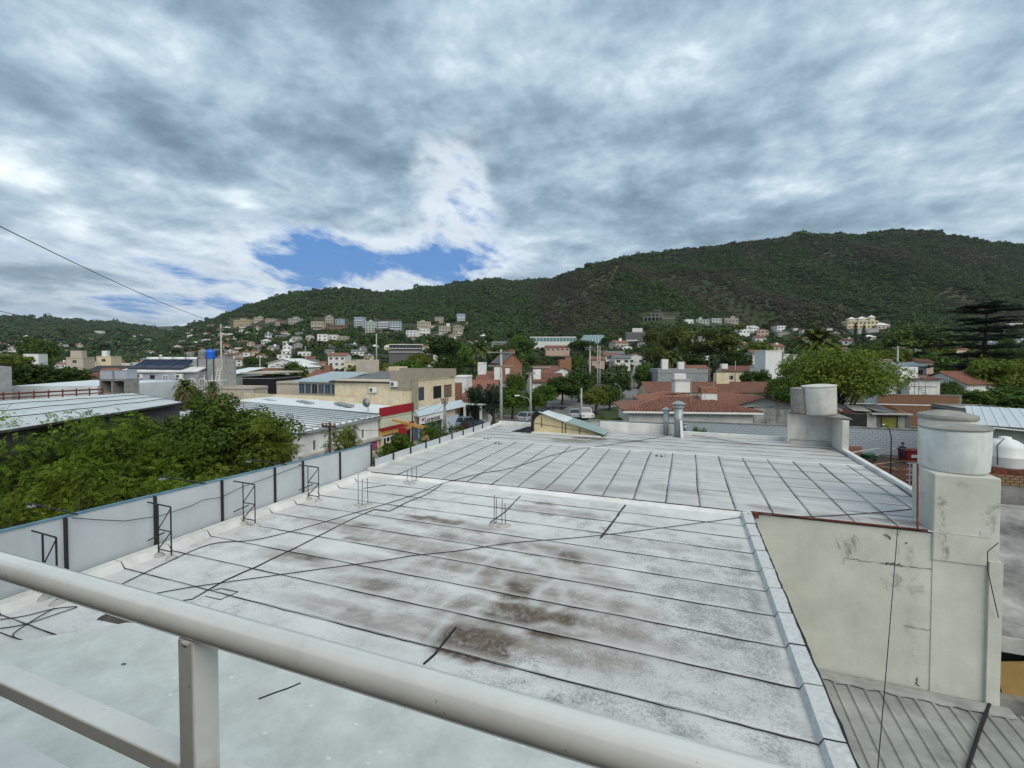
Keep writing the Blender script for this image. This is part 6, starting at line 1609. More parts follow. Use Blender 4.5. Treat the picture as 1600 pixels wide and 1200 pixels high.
# ================================================================== houses up on the hillsides
HPX = []
def far(xl, xr, yt, yb, label, wall='white_wall', kind='flat', rm='concrete', st=None, extra=(), yaw=0.0, name='house', cat='house', rh=None, depth=None, wins=None, group=None):
    Z = solve_Z((xl + xr) / 2, yb)
    if Z is None: Z = 700
    HPX.append((xl, yt - 4, xr, yb, Z))
    return house(xl, xr, yt, Z, label, wall, kind, rm, rh if rh is not None else (.5 if kind == 'flat' else 1.6), depth, yaw, yb=yb, wins=wins, extra=extra, name=name, cat=cat, storeys=st, group=group)
bal = lambda z, m='white_wall': ('balcony', z, m, .05, .95)
mat('far_cream', (0.44, 0.39, 0.30), var=0.14, grime=0.3); mat('far_beige', (0.40, 0.355, 0.30), var=0.14, grime=0.3); mat('far_yellow', (0.46, 0.39, 0.24), var=0.12, grime=0.25)
FARLIST = [
 (362, 393, 500, 510, 'large yellow villa highest on the left hillside', 'far_yellow', 'flat', 'concrete', 2, [('box', .5, .4, 9, 6, .2, 3.0, 'far_yellow')]),
 (397, 411, 496, 503, 'cream villa right of the yellow villa', 'far_cream', 'flat', 'concrete', 2, [('box', .6, .4, 5, 5, .2, 2.5, 'far_cream')]),
 (414, 429, 498, 505, 'beige stepped villa third from the yellow villa', 'far_beige', 'flat', 'concrete', 2, []),
 (431, 446, 503, 511, 'low brown roofed villa on the left hillside', 'far_beige', 'gable_x', 'tile_brown', 1, []),
 (449, 467, 498, 511, 'grey villa with wide openings on the left hillside', 'concrete_light', 'flat', 'concrete', 3, [('box', .6, .4, 5, 5, .2, 2.6, 'concrete_light')]),
 (486, 505, 503, 516, 'cream block with loggia on the hillside', 'far_cream', 'flat', 'concrete', 2, [bal(3.6, 'far_cream')]),
 (508, 520, 495, 507, 'tall cream tower house on the hillside', 'far_beige', 'flat', 'concrete', 3, [('box', .5, .4, 4, 4, .2, 2.4, 'far_beige')]),
 (523, 534, 499, 510, 'blue grey tower house beside the cream tower', 'blue_wall', 'flat', 'roof_grey', 3, []),
 (508, 541, 508, 517, 'wide brown house under the two tower houses', 'brown_wall', 'flat', 'tile_brown', 2, []),
 (553, 568, 496, 512, 'four storey blue grey apartment block on the hillside', 'blue_wall', 'flat', 'white_wall', 4, [bal(2.5), bal(5.8), bal(9.0)]),
 (571, 589, 503, 515, 'pale green apartment block on the hillside', 'green_wall', 'flat', 'green_wall', 3, [('box', .45, .4, 4, 4, .2, 3.0, 'green_wall')]),
 (590, 608, 503, 516, 'apartment block with white and mauve stripes', 'lilac_wall', 'flat', 'white_fresh', 3, [bal(2.8, 'white_fresh'), bal(6.0, 'white_fresh'), bal(9.0, 'white_fresh')]),
 (609, 626, 503, 518, 'white and blue apartment block at the end of the row', 'blue_wall', 'flat', 'white_fresh', 4, [bal(2.8, 'white_fresh'), bal(6.0, 'white_fresh')]),
 (571, 585, 515, 522, 'small grey house under the pale green block', 'concrete_light', 'flat', 'concrete', 2, []),
 (590, 606, 520, 527, 'low cream house under the striped block', 'far_cream', 'gable_x', 'tile_brown', 1, []),
 (652, 673, 503, 513, 'cream villa on the middle hillside', 'far_cream', 'flat', 'concrete', 2, [('box', .4, .4, 6, 5, .2, 2.4, 'far_cream')]),
 (679, 692, 496, 505, 'stepped pink villa high on the middle hillside', 'far_beige', 'flat', 'concrete', 2, []),
 (714, 727, 491, 504, 'glassy blue villa at the edge of the right hill', 'blue_wall', 'flat', 'white_wall', 3, [bal(3.0), bal(6.2)]),
 (634, 651, 517, 530, 'white house with vertical windows on the middle hillside', 'white_fresh', 'flat', 'white_wall', 3, []),
 (655, 671, 514, 525, 'white terraced villa right of the vertical window house', 'white_wall', 'flat', 'white_wall', 2, [bal(3.0)]),
 (686, 704, 510, 521, 'cream villa with roof box on the middle hillside', 'far_beige', 'flat', 'concrete', 2, [('box', .8, .4, 4, 4, .2, 4.0, 'white_wall')]),
 (707, 722, 509, 521, 'beige house next to the right hill slope', 'far_beige', 'gable_y', 'tile_brown', 2, []),
 (496, 511, 523, 533, 'bright white house in the lower hillside row', 'white_fresh', 'flat', 'tile_brown', 2, []),
 (513, 526, 524, 531, 'pale flat house in the lower hillside row', 'white_wall', 'flat', 'green_wall', 1, []),
 (478, 490, 525, 534, 'grey gabled house in the lower hillside row', 'concrete_light', 'gable_y', 'roof_grey', 1, []),
 (528, 541, 526, 533, 'low cream house at the end of the lower row', 'far_cream', 'flat', 'concrete', 1, []),
 (430, 446, 526, 534, 'pale house above the white cluster', 'far_beige', 'gable_x', 'roof_grey', 1, []),
 (456, 470, 527, 535, 'low grey house left of the lower row', 'concrete_light', 'flat', 'concrete', 1, []),
 (978, 1008, 520, 540, 'dark grey three storey house with white top on the right', 'stone_dark', 'flat', 'white_wall', 3, [('box', .6, .4, 7, 6, .2, 3.4, 'white_wall'), bal(3.2, 'white_wall')]),
 (1071, 1084, 500, 508, 'white house first of the four on the ridge road', 'white_fresh', 'flat', 'roof_grey', 1, []),
 (1088, 1108, 500, 508, 'pale green house second of the four on the ridge road', 'green_wall', 'flat', 'green_wall', 2, [('box', .4, .4, 3, 3, .2, 3.0, 'green_wall')]),
 (1111, 1129, 498, 507, 'grey green house third of the four on the ridge road', 'green_wall', 'flat', 'roof_grey', 2, []),
 (1133, 1153, 498, 506, 'pale house last of the four on the ridge road', 'far_beige', 'flat', 'concrete', 1, [('box', .65, .4, 4, 4, .2, 3.0, 'far_beige')]),
 (1155, 1172, 515, 530, 'bright white stepped house with tall chimney', 'white_fresh', 'flat', 'white_wall', 2, [('box', .9, .3, 1.0, 1.0, .2, 4.0, 'white_fresh')]),
 (1172, 1187, 511, 521, 'white gabled house above the pink house', 'white_fresh', 'gable_y', 'white_wall', 2, []),
 (1184, 1200, 516, 528, 'brick pink house in the white cluster', 'pink_wall', 'gable_y', 'tile_brown', 2, []),
 (1214, 1231, 510, 519, 'flat white villa right of the pink house', 'white_fresh', 'flat', 'white_wall', 2, []),
 (1241, 1247, 514, 521, 'small white cube left of the palm', 'white_fresh', 'flat', 'white_wall', 1, []),
 (1253, 1259, 517, 522, 'little white house by the palm crown', 'white_wall', 'gable_y', 'tile_brown', 1, []),
 (1579, 1597, 506, 513, 'pale green white villa behind the cedar', 'white_wall', 'flat', 'green_wall', 1, []),
 (1180, 1198, 528, 536, 'low house under the brick pink house', 'white_wall', 'gable_x', 'tile_brown', 1, []),
 (1215, 1238, 520, 528, 'grey roofed house under the flat white villa', 'concrete_light', 'gable_x', 'roof_grey', 1, []),
 (1118, 1126, 535, 546, 'narrow white gable between the dark pines', 'white_fresh', 'gable_y', 'white_wall', 2, []),
 (1010, 1024, 528, 536, 'brown house right of the dark three storey house', 'brown_wall', 'flat', 'concrete', 1, []),
 (1290, 1310, 514, 522, 'white house right of the palm', 'white_wall', 'flat', 'tile_brown', 1, []),
 (744, 760, 533, 538, 'low white roofed house at the hill foot', 'white_wall', 'flat', 'white_wall', 1, []),
 (768, 790, 536, 542, 'long pale roof at the hill foot', 'concrete_light', 'gable_x', 'roof_grey', 1, []),
]
for i, (a, b, c, d, lb, w, k, r_, st, ex) in enumerate(FARLIST):
    far(a, b, c, d, lb, w, k, r_, st, ex, yaw=R([-14, 9, -4, 16, -9, 4, 12][i % 7]))
# yellow mansion with pavilion
t = far(1326, 1371, 502, 514, 'grand yellow mansion with white roofs on the right hillside', 'yellow_wall', 'hip', 'white_wall', 2, yaw=R(-6), name='mansion', cat='mansion', rh=1.6)
Zm = HPX[-1][4]; s_ = Zm / FPX
zz = 12 * s_
for dx, w_, hh in ((-15, 10, 3.0), (0, 12, 3.4), (14, 7, 4.6)):
    q = MB(); q.box(dx * s_, 2.2, zz + hh / 2 - 1, w_ * s_, 4, hh); q.build('bay', 'yellow_wall', t)
    q = MB(); q.add([(dx * s_ - w_ * s_ * .62, -.4, zz + hh - 1), (dx * s_ + w_ * s_ * .62, -.4, zz + hh - 1), (dx * s_ + w_ * s_ * .62, 4.9, zz + hh - 1), (dx * s_ - w_ * s_ * .62, 4.9, zz + hh - 1), (dx * s_, 2.2, zz + hh + 1.2)], [(0, 1, 4), (1, 2, 4), (2, 3, 4), (3, 0, 4), (3, 2, 1, 0)]); q.build('bay_roof', 'white_wall', t)
far(1371, 1390, 508, 516, 'white roofed pavilion right of the yellow mansion', 'pink_pale', 'hip', 'white_wall', 1, yaw=R(-6), name='pavilion', cat='pavilion', rh=2.4)
far(1334, 1372, 514, 521, 'pale retaining terrace under the yellow mansion', 'concrete_light', 'flat', 'concrete', 1, yaw=R(-6), name='terrace_block', cat='terrace', wins=[])
# unfinished concrete frame
Zc = solve_Z(1030, 502); p = C(1030, 502, Zc); s_ = Zc / FPX
t = thing('concrete_frame', 'unfinished concrete frame building on the right hillside', 'building', (p.x, p.y, p.z), YAW)
HPX.append((1004, 482, 1055, 502, Zc))
for z0, x0, x1 in ((6.5 * s_, -25, 25), (12 * s_, -16, 5), (17 * s_, -7, 2)):
    MB().box((x0 + x1) / 2 * s_, 4, z0, (x1 - x0) * s_, 8, .5).build('floor_slab', 'concrete', t)
for x in (-24, -18, -12, -6, 0, 5):
    for y in (.3, 7.5):
        MB().box(x * s_, y, 3.5 * s_, .6, .6, 7 * s_).build('column', 'concrete', t)
        if -17 < x < 6: MB().box(x * s_, y, 9.3 * s_, .6, .6, 5.5 * s_).build('column', 'concrete', t)
MB().box(15 * s_, 4, 3.2 * s_, 18 * s_, 6, 6.4 * s_).build('infill_wall', 'concrete_light', t); MB().box(-3 * s_, 5, 8 * s_, 5 * s_, 3, 16 * s_).build('stair_core', 'concrete', t)

# ------------------------------------------------------------------ the rest of the town, each house placed on the ground
for o in list(COL.objects):
    if o.type == 'EMPTY' and o.get('category') in ('house', 'building', 'shop') and not any(abs(o.location.x - 0) < .01 and abs(o.location.y) < .01 for _ in (0,)):
        pass
r2 = random.Random(77)
LAND = [(329, 553, 'the bright blue tank'), (62, 540, 'the big round tree'), (240, 565, 'the solar roof'), (378, 505, 'the yellow villa'), (345, 530, 'the tall pole at left'), (177, 590, 'the square tanks'),
        (585, 530, 'the row of apartment blocks'), (632, 543, 'the dark office'), (864, 530, 'the long glass building'), (800, 562, 'the steep grey gable'), (783, 560, 'the big crossarm pole'),
        (1030, 492, 'the unfinished frame'), (1112, 503, 'the ridge road houses'), (1209, 560, 'the white cube tower'), (1275, 530, 'the palm'), (1348, 508, 'the yellow mansion'), (1540, 540, 'the cedar'), (1445, 600, 'the outside stair'),
        (566, 575, 'the beige tank housing'), (440, 560, 'the white gabled cluster'), (993, 530, 'the dark three storey house'), (690, 610, 'the corner building'), (960, 560, 'the sloping white street'), (30, 600, 'the low white roof')]
USED = {}
def place_label(desc, x, y):
    lm = sorted(LAND, key=lambda l: (l[0] - x) ** 2 + 2.5 * (l[1] - y) ** 2)
    for l in lm[:9]:
        dx, dy = x - l[0], y - l[1]
        far_ = abs(dx) > 60
        if abs(dy) > abs(dx) * .8: rel = 'just above' if dy < 0 else 'just below'
        elif dx < 0: rel = 'well left of' if far_ else 'left of'
        else: rel = 'well right of' if far_ else 'right of'
        lb = f'{desc} {rel} {l[2]}'
        if lb not in USED: USED[lb] = 1; return lb
    return None
WALLS = [('white_fresh', 'bright white'), ('white_wall', 'white'), ('pink_pale', 'beige'), ('concrete_light', 'grey'), ('white_wall', 'white'), ('grey_wall', 'dark grey'), ('cream_wall', 'cream')]
ROOFS = [('gable_x', 'tile_red', 'red roofed'), ('gable_y', 'tile_brown', 'brown gabled'), ('flat', 'concrete', 'flat roofed'), ('hip', 'tile_brown', 'brown hipped'), ('flat', 'white_wall', 'white topped'), ('gable_x', 'tile_brown', 'brown roofed'), ('gable_y', 'tile_red', 'red gabled'), ('shed', 'roof_grey', 'grey lean-to'), ('gable_x', 'roof_grey', 'grey roofed'), ('hip', 'white_wall', 'pale hipped')]
def scatter_houses(n, xr, yr, tries=6000):
    k = 0
    for _ in range(tries):
        if k >= n: break
        x = r2.uniform(*xr); yb = r2.uniform(*yr)
        Z = solve_Z(x, yb)
        if Z is None: continue
        wpx = r2.uniform(6.5, 11) * FPX / Z * .9
        if wpx < 9: wpx = r2.uniform(9, 14)
        hpx = r2.uniform(3.0, 5.2) * FPX / Z
        bx_ = (x - wpx / 2, yb - hpx - 2, x + wpx / 2, yb)
        if any(not (bx_[2] < b[0] - 1 or bx_[0] > b[2] + 1 or bx_[3] < b[1] + (b[3] - b[1]) * .45 or bx_[1] > b[3] - (b[3] - b[1]) * .45) for b in HPX): continue
        w, wn_ = r2.choice(WALLS); kd, rm, rn = r2.choice(ROOFS)
        size = 'tiny' if wpx < 12 else ('small' if wpx < 22 else 'wide')
        lb = None
        for ad in (size, 'plain', 'squat' if hpx < 12 else 'taller', 'little'):
            lb = place_label(f'{ad} {wn_} {rn} house', x, yb - hpx)
            if lb: break
        if not lb: continue
        ex = []
        if r2.random() < .45: ex = [('box', r2.uniform(.2, .8), .4, r2.uniform(1.1, 2.0), 1.3, .3, r2.uniform(1.6, 3.2), r2.choice(['white_fresh', 'white_wall', 'brick_far', w]))]
        far(bx_[0], bx_[2], yb - hpx, yb, lb, w, kd, rm, None, ex, yaw=R(r2.uniform(-25, 25)), group='houses of the spread out town')
        k += 1
scatter_houses(110, (-20, 372), (527, 584))
scatter_houses(26, (90, 420), (514, 545))
print('HOUSES', len(HPX))
scatter_houses(28, (300, 480), (508, 560))
scatter_houses(34, (380, 760), (540, 580))
scatter_houses(22, (955, 1330), (524, 575))
scatter_houses(8, (1330, 1600), (530, 580))
scatter_houses(10, (640, 780), (505, 535))
# ================================================================== trees
leaf_mat('leaf_fresh', (0.020, 0.052, 0.006), (0.190, 0.272, 0.030), .24, .10)  # wide colour range also paints in sunlit tips and shaded gaps between clumps
leaf_mat('leaf_dark', (0.020, 0.044, 0.008), (0.068, 0.112, 0.022), .18, .25)
leaf_mat('leaf_mid', (0.032, 0.072, 0.010), (0.112, 0.175, 0.030), .25, .28)
leaf_mat('leaf_olive', (0.075, 0.105, 0.012), (0.180, 0.215, 0.036), .30, .15)
leaf_mat('leaf_pine', (0.042, 0.066, 0.014), (0.130, 0.158, 0.036), .22, .2)
leaf_mat('leaf_cedar', (0.014, 0.028, 0.018), (0.044, 0.072, 0.040), .12, .05)
leaf_mat('leaf_palm', (0.055, 0.085, 0.016), (0.150, 0.185, 0.050), .25, .05)
def blob_crown(seed, nclump, per, leaf, shape=(1, 1, .85), cr=(.22, .40), shell=.55, bottom=-.55):
    """unit crown centred on the origin"""
    r = np.random.default_rng(seed)
    c = []
    while len(c) < nclump:
        d = r.normal(size=3); d /= np.linalg.norm(d)
        if d[2] < bottom: continue
        c.append(d * r.uniform(shell, .82) * np.array(shape) * (1 + .22 * math.sin(d[0] * 5 + seed) * math.cos(d[1] * 4 + seed)))
    c = np.array(c)
    V, F = leaf_cloud(r, c, r.uniform(cr[0], cr[1], nclump), per, leaf, .45)
    core = leaf_cloud(r, c * .55, np.full(nclump, .34), max(4, per // 6), leaf * 2.0, .3)
    return cat_mesh([(V, F), core])
def sprig_cloud(seed, centres, radii, per, ln, nl=5):
    """pinnate sprigs: leaflets in two rows along a drooping stalk"""
    r = np.random.default_rng(seed)
    cs = np.repeat(np.asarray(centres, float), per, 0); rs = np.repeat(np.asarray(radii, float), per); n = len(cs)
    d = r.normal(size=(n, 3)); d[:, 2] = np.abs(d[:, 2]) * .9 - .15; d /= np.linalg.norm(d, axis=1)[:, None]
    P = cs + d * (rs * r.uniform(.55, 1.0, n))[:, None]
    a = d * np.array([1, 1, .2]) + r.normal(size=(n, 3)) * .45; a[:, 2] -= .25; a /= np.linalg.norm(a, axis=1)[:, None]
    up = np.array([0, 0, 1.0]) + r.normal(size=(n, 3)) * .35
    b = np.cross(up, a); b /= np.linalg.norm(b, axis=1)[:, None] + 1e-9
    nn = np.cross(a, b)
    L_ = ln * r.uniform(.7, 1.3, n)
    out = []
    for k in range(nl):
        for s in (-1, 1):
            f = (k + .5) / nl
            w = (.42 * (1 - .55 * abs(f - .4)))
            base = P + a * (L_ * f)[:, None] - nn * (L_ * .25 * f * f)[:, None]
            dirv = (b * s * .85 + a * .5) ; dirv /= np.linalg.norm(dirv, axis=1)[:, None]
            tip = base + dirv * (L_ * w)[:, None] - nn * (L_ * .08)[:, None]
            mid = base + dirv * (L_ * w * .5)[:, None]
            wd = a * (L_ * .085)[:, None]
            out.append(np.stack([base, mid + wd, tip, mid - wd], 1))
    V = np.concatenate(out, 0).reshape(-1, 3)
    return V, np.arange(len(V)).reshape(-1, 4)
CROWN = {}
for i in range(4): CROWN['broad%d' % i] = blob_crown(10 + i, 46, 62, .072)
for i in range(3): CROWN['round%d' % i] = blob_crown(30 + i, 60, 62, .060, (1, 1, .95), (.18, .30), .7, -.8)
for i in range(3): CROWN['pine%d' % i] = blob_crown(50 + i, 30, 80, .062, (1, 1, 1.0), (.20, .34), .4, -.9)
for i in range(2): CROWN['tall%d' % i] = blob_crown(60 + i, 40, 60, .070, (1, 1, 1.25), (.22, .36), .5, -.9)
r_ = np.random.default_rng(3)
c_ = np.array([(.5 * (1 - abs(t)) ** .5 * math.cos(k * 2.4) * .8, .5 * (1 - abs(t)) ** .5 * math.sin(k * 2.4) * .8, t * 1.0) for k, t in enumerate(np.linspace(-.95, .97, 40))])
CROWN['cypress0'] = leaf_cloud(r_, c_, np.full(40, .22), 50, .06, .6)
CM = {}
def crown_mesh(kind, m):
    k = (kind, m)
    if k not in CM: V, F = CROWN[kind]; CM[k] = arr_mesh('crown', V, F, m)
    return CM[k]
TM = {}
def trunk_mesh(sd, forks=4, spread=.5):
    k = (sd, forks)
    if k not in TM:
        r = random.Random(sd); q = MB()
        q.tube([(0, 0, -.05), (.03, .02, .25), (-.02, .03, .52), (.0, 0, .70)], [.052, .040, .032, .024], 8)
        for i in range(forks):
            a = i * 6.283 / forks + r.uniform(-.5, .5); z0 = r.uniform(.38, .6)
            e = (math.cos(a) * spread * r.uniform(.6, 1), math.sin(a) * spread * r.uniform(.6, 1), r.uniform(.72, .92))
            q.tube([(0, 0, z0), (e[0] * .45, e[1] * .45, z0 + (e[2] - z0) * .6), e], [.022, .015, .007], 6)
        TM[k] = q.mesh('trunk', 'bark', True)
    return TM[k]
def tree(x, yt, wpx, Z, kind, m, label, group=None, zfrac=.62, yb=None, name='tree', cat='tree', p=None):
    """x, top and width as in the photo, Z the distance; stands on the ground"""
    top = C(x, yt, Z)
    base = ground_z(top.x, top.y) if yb is None else C(x, yb, Z).z
    H = max(1.2, top.z - base); w = wpx * Z / FPX
    t = thing(name, label, cat, (top.x, top.y, base), r_t.uniform(0, 6.28), group)
    ch = H * zfrac
    mobj('trunk', trunk_mesh(r_t.randrange(5)), t, (0, 0, 0), None, (H * .8 if H < 8 else 7, H * .8 if H < 8 else 7, H))
    hs = ch / 2 / (1.02 if 'tall' not in kind else 1.3)
    mobj('crown', crown_mesh(kind, m), t, (0, 0, H - ch / 2 * 1.0), None, (w / 2 / .98, w / 2 / .98, hs))
    return t
r_t = random.Random(21)
# ------------------------------------------------------------------ near street trees, leaf by leaf
def near_tree(x, yt, wpx, Z, m, label, seed, ln, nclump, per, lo=.28, dens=1.0, name='street_tree', flatb=-.5, leafy=0):
    top = C(x, yt, Z); H = top.z + .02 * Z * .3; R_ = wpx * Z / FPX / 2; r = np.random.default_rng(seed)
    t = thing(name, label, 'tree', (top.x, top.y, 0), 0, 'street trees in front of the shops')
    zc = H * (lo + 1) / 2; hz_ = H * (1 - lo) / 2
    c = []
    while len(c) < nclump:
        d = r.normal(size=3); d /= np.linalg.norm(d)
        if d[2] < flatb: continue
        k = r.uniform(.45, .90) * (1 + .15 * math.sin(d[0] * 6 + seed) * math.sin(d[1] * 5))
        c.append((d[0] * R_ * k, d[1] * R_ * k, zc + d[2] * hz_ * k))
    c = np.array(c); rad = r.uniform(.16, .30, nclump) * R_
    if leafy: V, F = leaf_cloud(r, c, rad * .9, per, leafy, .5, .6, .45)
    else: V, F = sprig_cloud(seed + 1, c, rad, per, ln)
    core = leaf_cloud(r, c * np.array([.6, .6, 1]) + np.array([0, 0, -zc * 0]), np.full(nclump, R_ * .26), per // 3, ln * .42, .3)
    V, F = cat_mesh([(V, F), core])
    mobj('crown', arr_mesh('crown', V, F, m), t)
    q = MB(); q.tube([(0, 0, -.05), (.05, 0, H * .25), (-.04, .06, H * .5), (0, 0, H * .75)], [.16, .12, .09, .04], 8); q.build('trunk', 'bark', t, True)
    q = MB()
    for i in range(0, nclump, 2):
        e = c[i]; q.tube([(0, 0, H * (.25 + .3 * (i / nclump))), (e[0] * .5, e[1] * .5, (H * .35 + e[2]) / 2 + .2), tuple(e)], [.06, .035, .012], 5)
    q.build('branch', 'bark', t, True)
    return t
near_tree(58, 656, 290, 19.0, 'leaf_fresh', 'broad bright green street tree at the left edge before the shed', 1, .23, 96, 58, .12)
near_tree(-75, 668, 240, 18.0, 'leaf_fresh', 'street tree cut off by the left edge of the view', 6, .23, 56, 46, .12)
near_tree(200, 656, 230, 21.5, 'leaf_fresh', 'layered bright green tree between the left edge and the dark tree', 2, .23, 88, 58, .12)
near_tree(122, 728, 210, 16.5, 'leaf_fresh', 'lower bright green tree close behind the hoarding', 7, .22, 64, 52, .06)
near_tree(270, 735, 130, 18.5, 'leaf_fresh', 'lower bright green tree in front of the dark round tree', 16, .22, 46, 52, .06)
near_tree(338, 622, 240, 26.0, 'leaf_mid', 'large dark round tree right of the shed roof', 3, .24, 130, 240, .08, flatb=-.8, leafy=.105)
near_tree(418, 644, 92, 25.0, 'leaf_olive', 'light green upright tree beside the dark round tree', 4, .34, 34, 26, .15)
near_tree(352, 722, 66, 20.5, 'leaf_olive', 'small light green sapling in front of the dark round tree', 5, .30, 14, 22, .3)
near_tree(538, 668, 62, 31.0, 'leaf_olive', 'slender light green tree before the white shop', 8, .36, 18, 20, .35)
near_tree(628, 681, 78, 31.5, 'leaf_mid', 'round green tree before the yellow pillars', 9, .28, 30, 170, .2, leafy=.10)
near_tree(703, 662, 76, 36.0, 'leaf_mid', 'green tree half hiding the shop sign', 10, .34, 26, 28, .12)
near_tree(673, 654, 34, 38.5, 'leaf_mid', 'narrow climbing green on the pole by the shop sign', 11, .34, 12, 24, .15)
near_tree(592, 700, 40, 28.0, 'leaf_mid', 'low bush tree at the end of the hoarding', 12, .26, 12, 22, .1)
# the spreading feathery tree at right
t = near_tree(1312, 549, 188, 54.0, 'leaf_olive', 'spreading olive green tree with several trunks behind the tanks', 13, .55, 96, 170, .30, name='spreading_tree', leafy=.155)
t['group'] = 'large garden trees'
q = MB(); r3 = random.Random(4)
for k in range(6):
    a = k * 1.05; q.tube([(r3.uniform(-.3, .3), r3.uniform(-.3, .3), 0), (math.cos(a) * 1.0, math.sin(a) * 1.0, 2.6), (math.cos(a) * 2.6, math.sin(a) * 2.4, 5.6)], [.24, .16, .05], 7)
q.build('trunk', 'bark', t, True)
TREES = [
 (745, 594, 38, 61, 'tall0', 'leaf_cedar', 'blue green conifer beside the red tile bungalow'), (772, 592, 40, 60, 'tall1', 'leaf_cedar', 'dark blue green conifer left of the crossarm pole'), (800, 600, 52, 66, 'broad0', 'leaf_mid', 'street tree right of the crossarm pole'), (806, 578, 34, 92, 'broad1', 'leaf_mid', 'green tree between the white chimneys'),
 (834, 606, 46, 70, 'broad2', 'leaf_mid', 'street tree by the grey mesh gate'), (853, 596, 44, 76, 'broad3', 'leaf_mid', 'tree before the brown roofed house with white chimney block'), (878, 582, 62, 86, 'round0', 'leaf_dark', 'dense dark tree at the crossing'), (905, 577, 56, 92, 'round1', 'leaf_dark', 'dark tree right of the brick chimney'),
 (931, 600, 46, 72, 'broad0', 'leaf_olive', 'light green round tree by the road'), (952, 597, 44, 78, 'broad1', 'leaf_mid', 'green street tree right of the light round tree'), (968, 585, 36, 100, 'round2', 'leaf_dark', 'dark tree at the foot of the sloping street'), (1003, 574, 30, 130, 'round0', 'leaf_mid', 'clipped round tree on the sloping street'),
 (1005, 568, 26, 150, 'round1', 'leaf_mid', 'second clipped round tree up the street'), (722, 575, 40, 80, 'broad2', 'leaf_mid', 'tree behind the plain white annexe'), (690, 516, 66, 230, 'pine0', 'leaf_dark', 'big dark tree right of the dark office'), (655, 548, 40, 210, 'broad3', 'leaf_olive', 'light tree below the dark office'),
 (720, 528, 50, 260, 'broad0', 'leaf_mid', 'tall green tree left of the crossarm pole top'), (815, 517, 46, 300, 'tall0', 'leaf_mid', 'rounded tree left of the long glass building'), (775, 540, 40, 240, 'pine1', 'leaf_dark', 'dark tree behind the crossarm pole'), (905, 528, 50, 290, 'pine2', 'leaf_dark', 'dark tree under the glass hall'),
 (1018, 510, 30, 260, 'tall1', 'leaf_pine', 'dark slim tree right of the dark three storey house'), (1046, 508, 44, 185, 'pine0', 'leaf_pine', 'tall dark pine left of the pair'), (1062, 497, 52, 178, 'pine1', 'leaf_pine', 'tallest dark pine of the left group'), (1128, 500, 84, 168, 'pine2', 'leaf_pine', 'wide dark pine with bare lower trunk'),
 (1100, 525, 56, 180, 'pine0', 'leaf_pine', 'low dark pine between the two tall pines'), (1030, 536, 50, 160, 'pine1', 'leaf_pine', 'dark tree below the left pine group'), (1150, 545, 50, 150, 'round0', 'leaf_dark', 'dark round tree under the wide pine'), (1080, 548, 60, 165, 'pine2', 'leaf_dark', 'dark trees behind the grey fronted house'),
 (1182, 575, 52, 100, 'round1', 'leaf_dark', 'dark round tree left of the white cube tower'), (1222, 582, 46, 84, 'broad1', 'leaf_mid', 'dark bushy tree below the white cube tower'), (1240, 600, 70, 66, 'broad2', 'leaf_mid', 'wide bush behind the corner platform'), (1182, 530, 60, 200, 'round2', 'leaf_olive', 'grassy green tree below the white cluster'),
 (1430, 500, 104, 210, 'broad0', 'leaf_pine', 'broad umbrella shaped tree left of the cedar'), (1355, 532, 50, 190, 'round0', 'leaf_mid', 'low round green tree under the cypresses'), (1400, 540, 60, 150, 'round1', 'leaf_olive', 'green round tree beside the concrete pole'), (1460, 548, 70, 130, 'round2', 'leaf_mid', 'dense green tree under the cedar'),
 (1548, 550, 70, 84, 'broad3', 'leaf_olive', 'pale bamboo like clump left of the right edge'), (1592, 552, 60, 84, 'broad0', 'leaf_olive', 'pale leafy clump at the right edge'), (1515, 556, 44, 104, 'broad1', 'leaf_olive', 'pale clump under the cedar trunk'),
 (62, 522, 54, 255, 'round0', 'leaf_mid', 'big round tree standing above the houses at far left'), (28, 560, 100, 92, 'broad1', 'leaf_dark', 'dark olive tree at the left edge above the low roof'), (92, 566, 84, 98, 'broad2', 'leaf_dark', 'dark brownish tree beside the low white roof'), (-40, 556, 90, 95, 'broad0', 'leaf_dark', 'dark tree cut by the left edge'),
 (128, 575, 50, 115, 'round1', 'leaf_dark', 'dark bush left of the brick chimney house'), (12, 548, 60, 180, 'broad3', 'leaf_olive', 'yellowish tree at the far left'), (290, 590, 50, 50, 'broad3', 'leaf_pine', 'feathery bush below the solar house'), (455, 560, 54, 125, 'broad0', 'leaf_mid', 'green tree behind the dark store'),
 (428, 572, 36, 105, 'broad1', 'leaf_mid', 'small green tree right of the red roofed house'), (600, 560, 60, 100, 'broad2', 'leaf_olive', 'light green tree behind the slate roof'), (640, 555, 60, 110, 'broad3', 'leaf_mid', 'green tree behind the taupe parapet'), (700, 552, 50, 130, 'round0', 'leaf_dark', 'dark tree above the corner building'),
 (555, 565, 40, 120, 'broad0', 'leaf_olive', 'olive tree left of the beige tank housing'), (1430, 612, 50, 88, 'round0', 'leaf_mid', 'bush right of the white house'), (1093, 664, 28, 40, 'round1', 'leaf_mid', 'single round shrub behind the far parapet'),
 (940, 648, 40, 54, 'round2', 'leaf_mid', 'low clipped hedge bush before the tile house'), (962, 650, 30, 53, 'round0', 'leaf_mid', 'dark clipped bush left of the tile house'),
]
for i, (x, yt, w, Z, k, m, lb) in enumerate(TREES):
    zf = .95 if w > 2.2 * 10 and ('shrub' in lb or 'bush' in lb) else (.9 if 'pine' not in k else .72)
    tree(x, yt, w, Z, k, m, lb, None, zf)
    HPX.append((x - w * .32, yt + 3, x + w * .32, yt + w * .5, Z - .01)) if Z < 120 else None
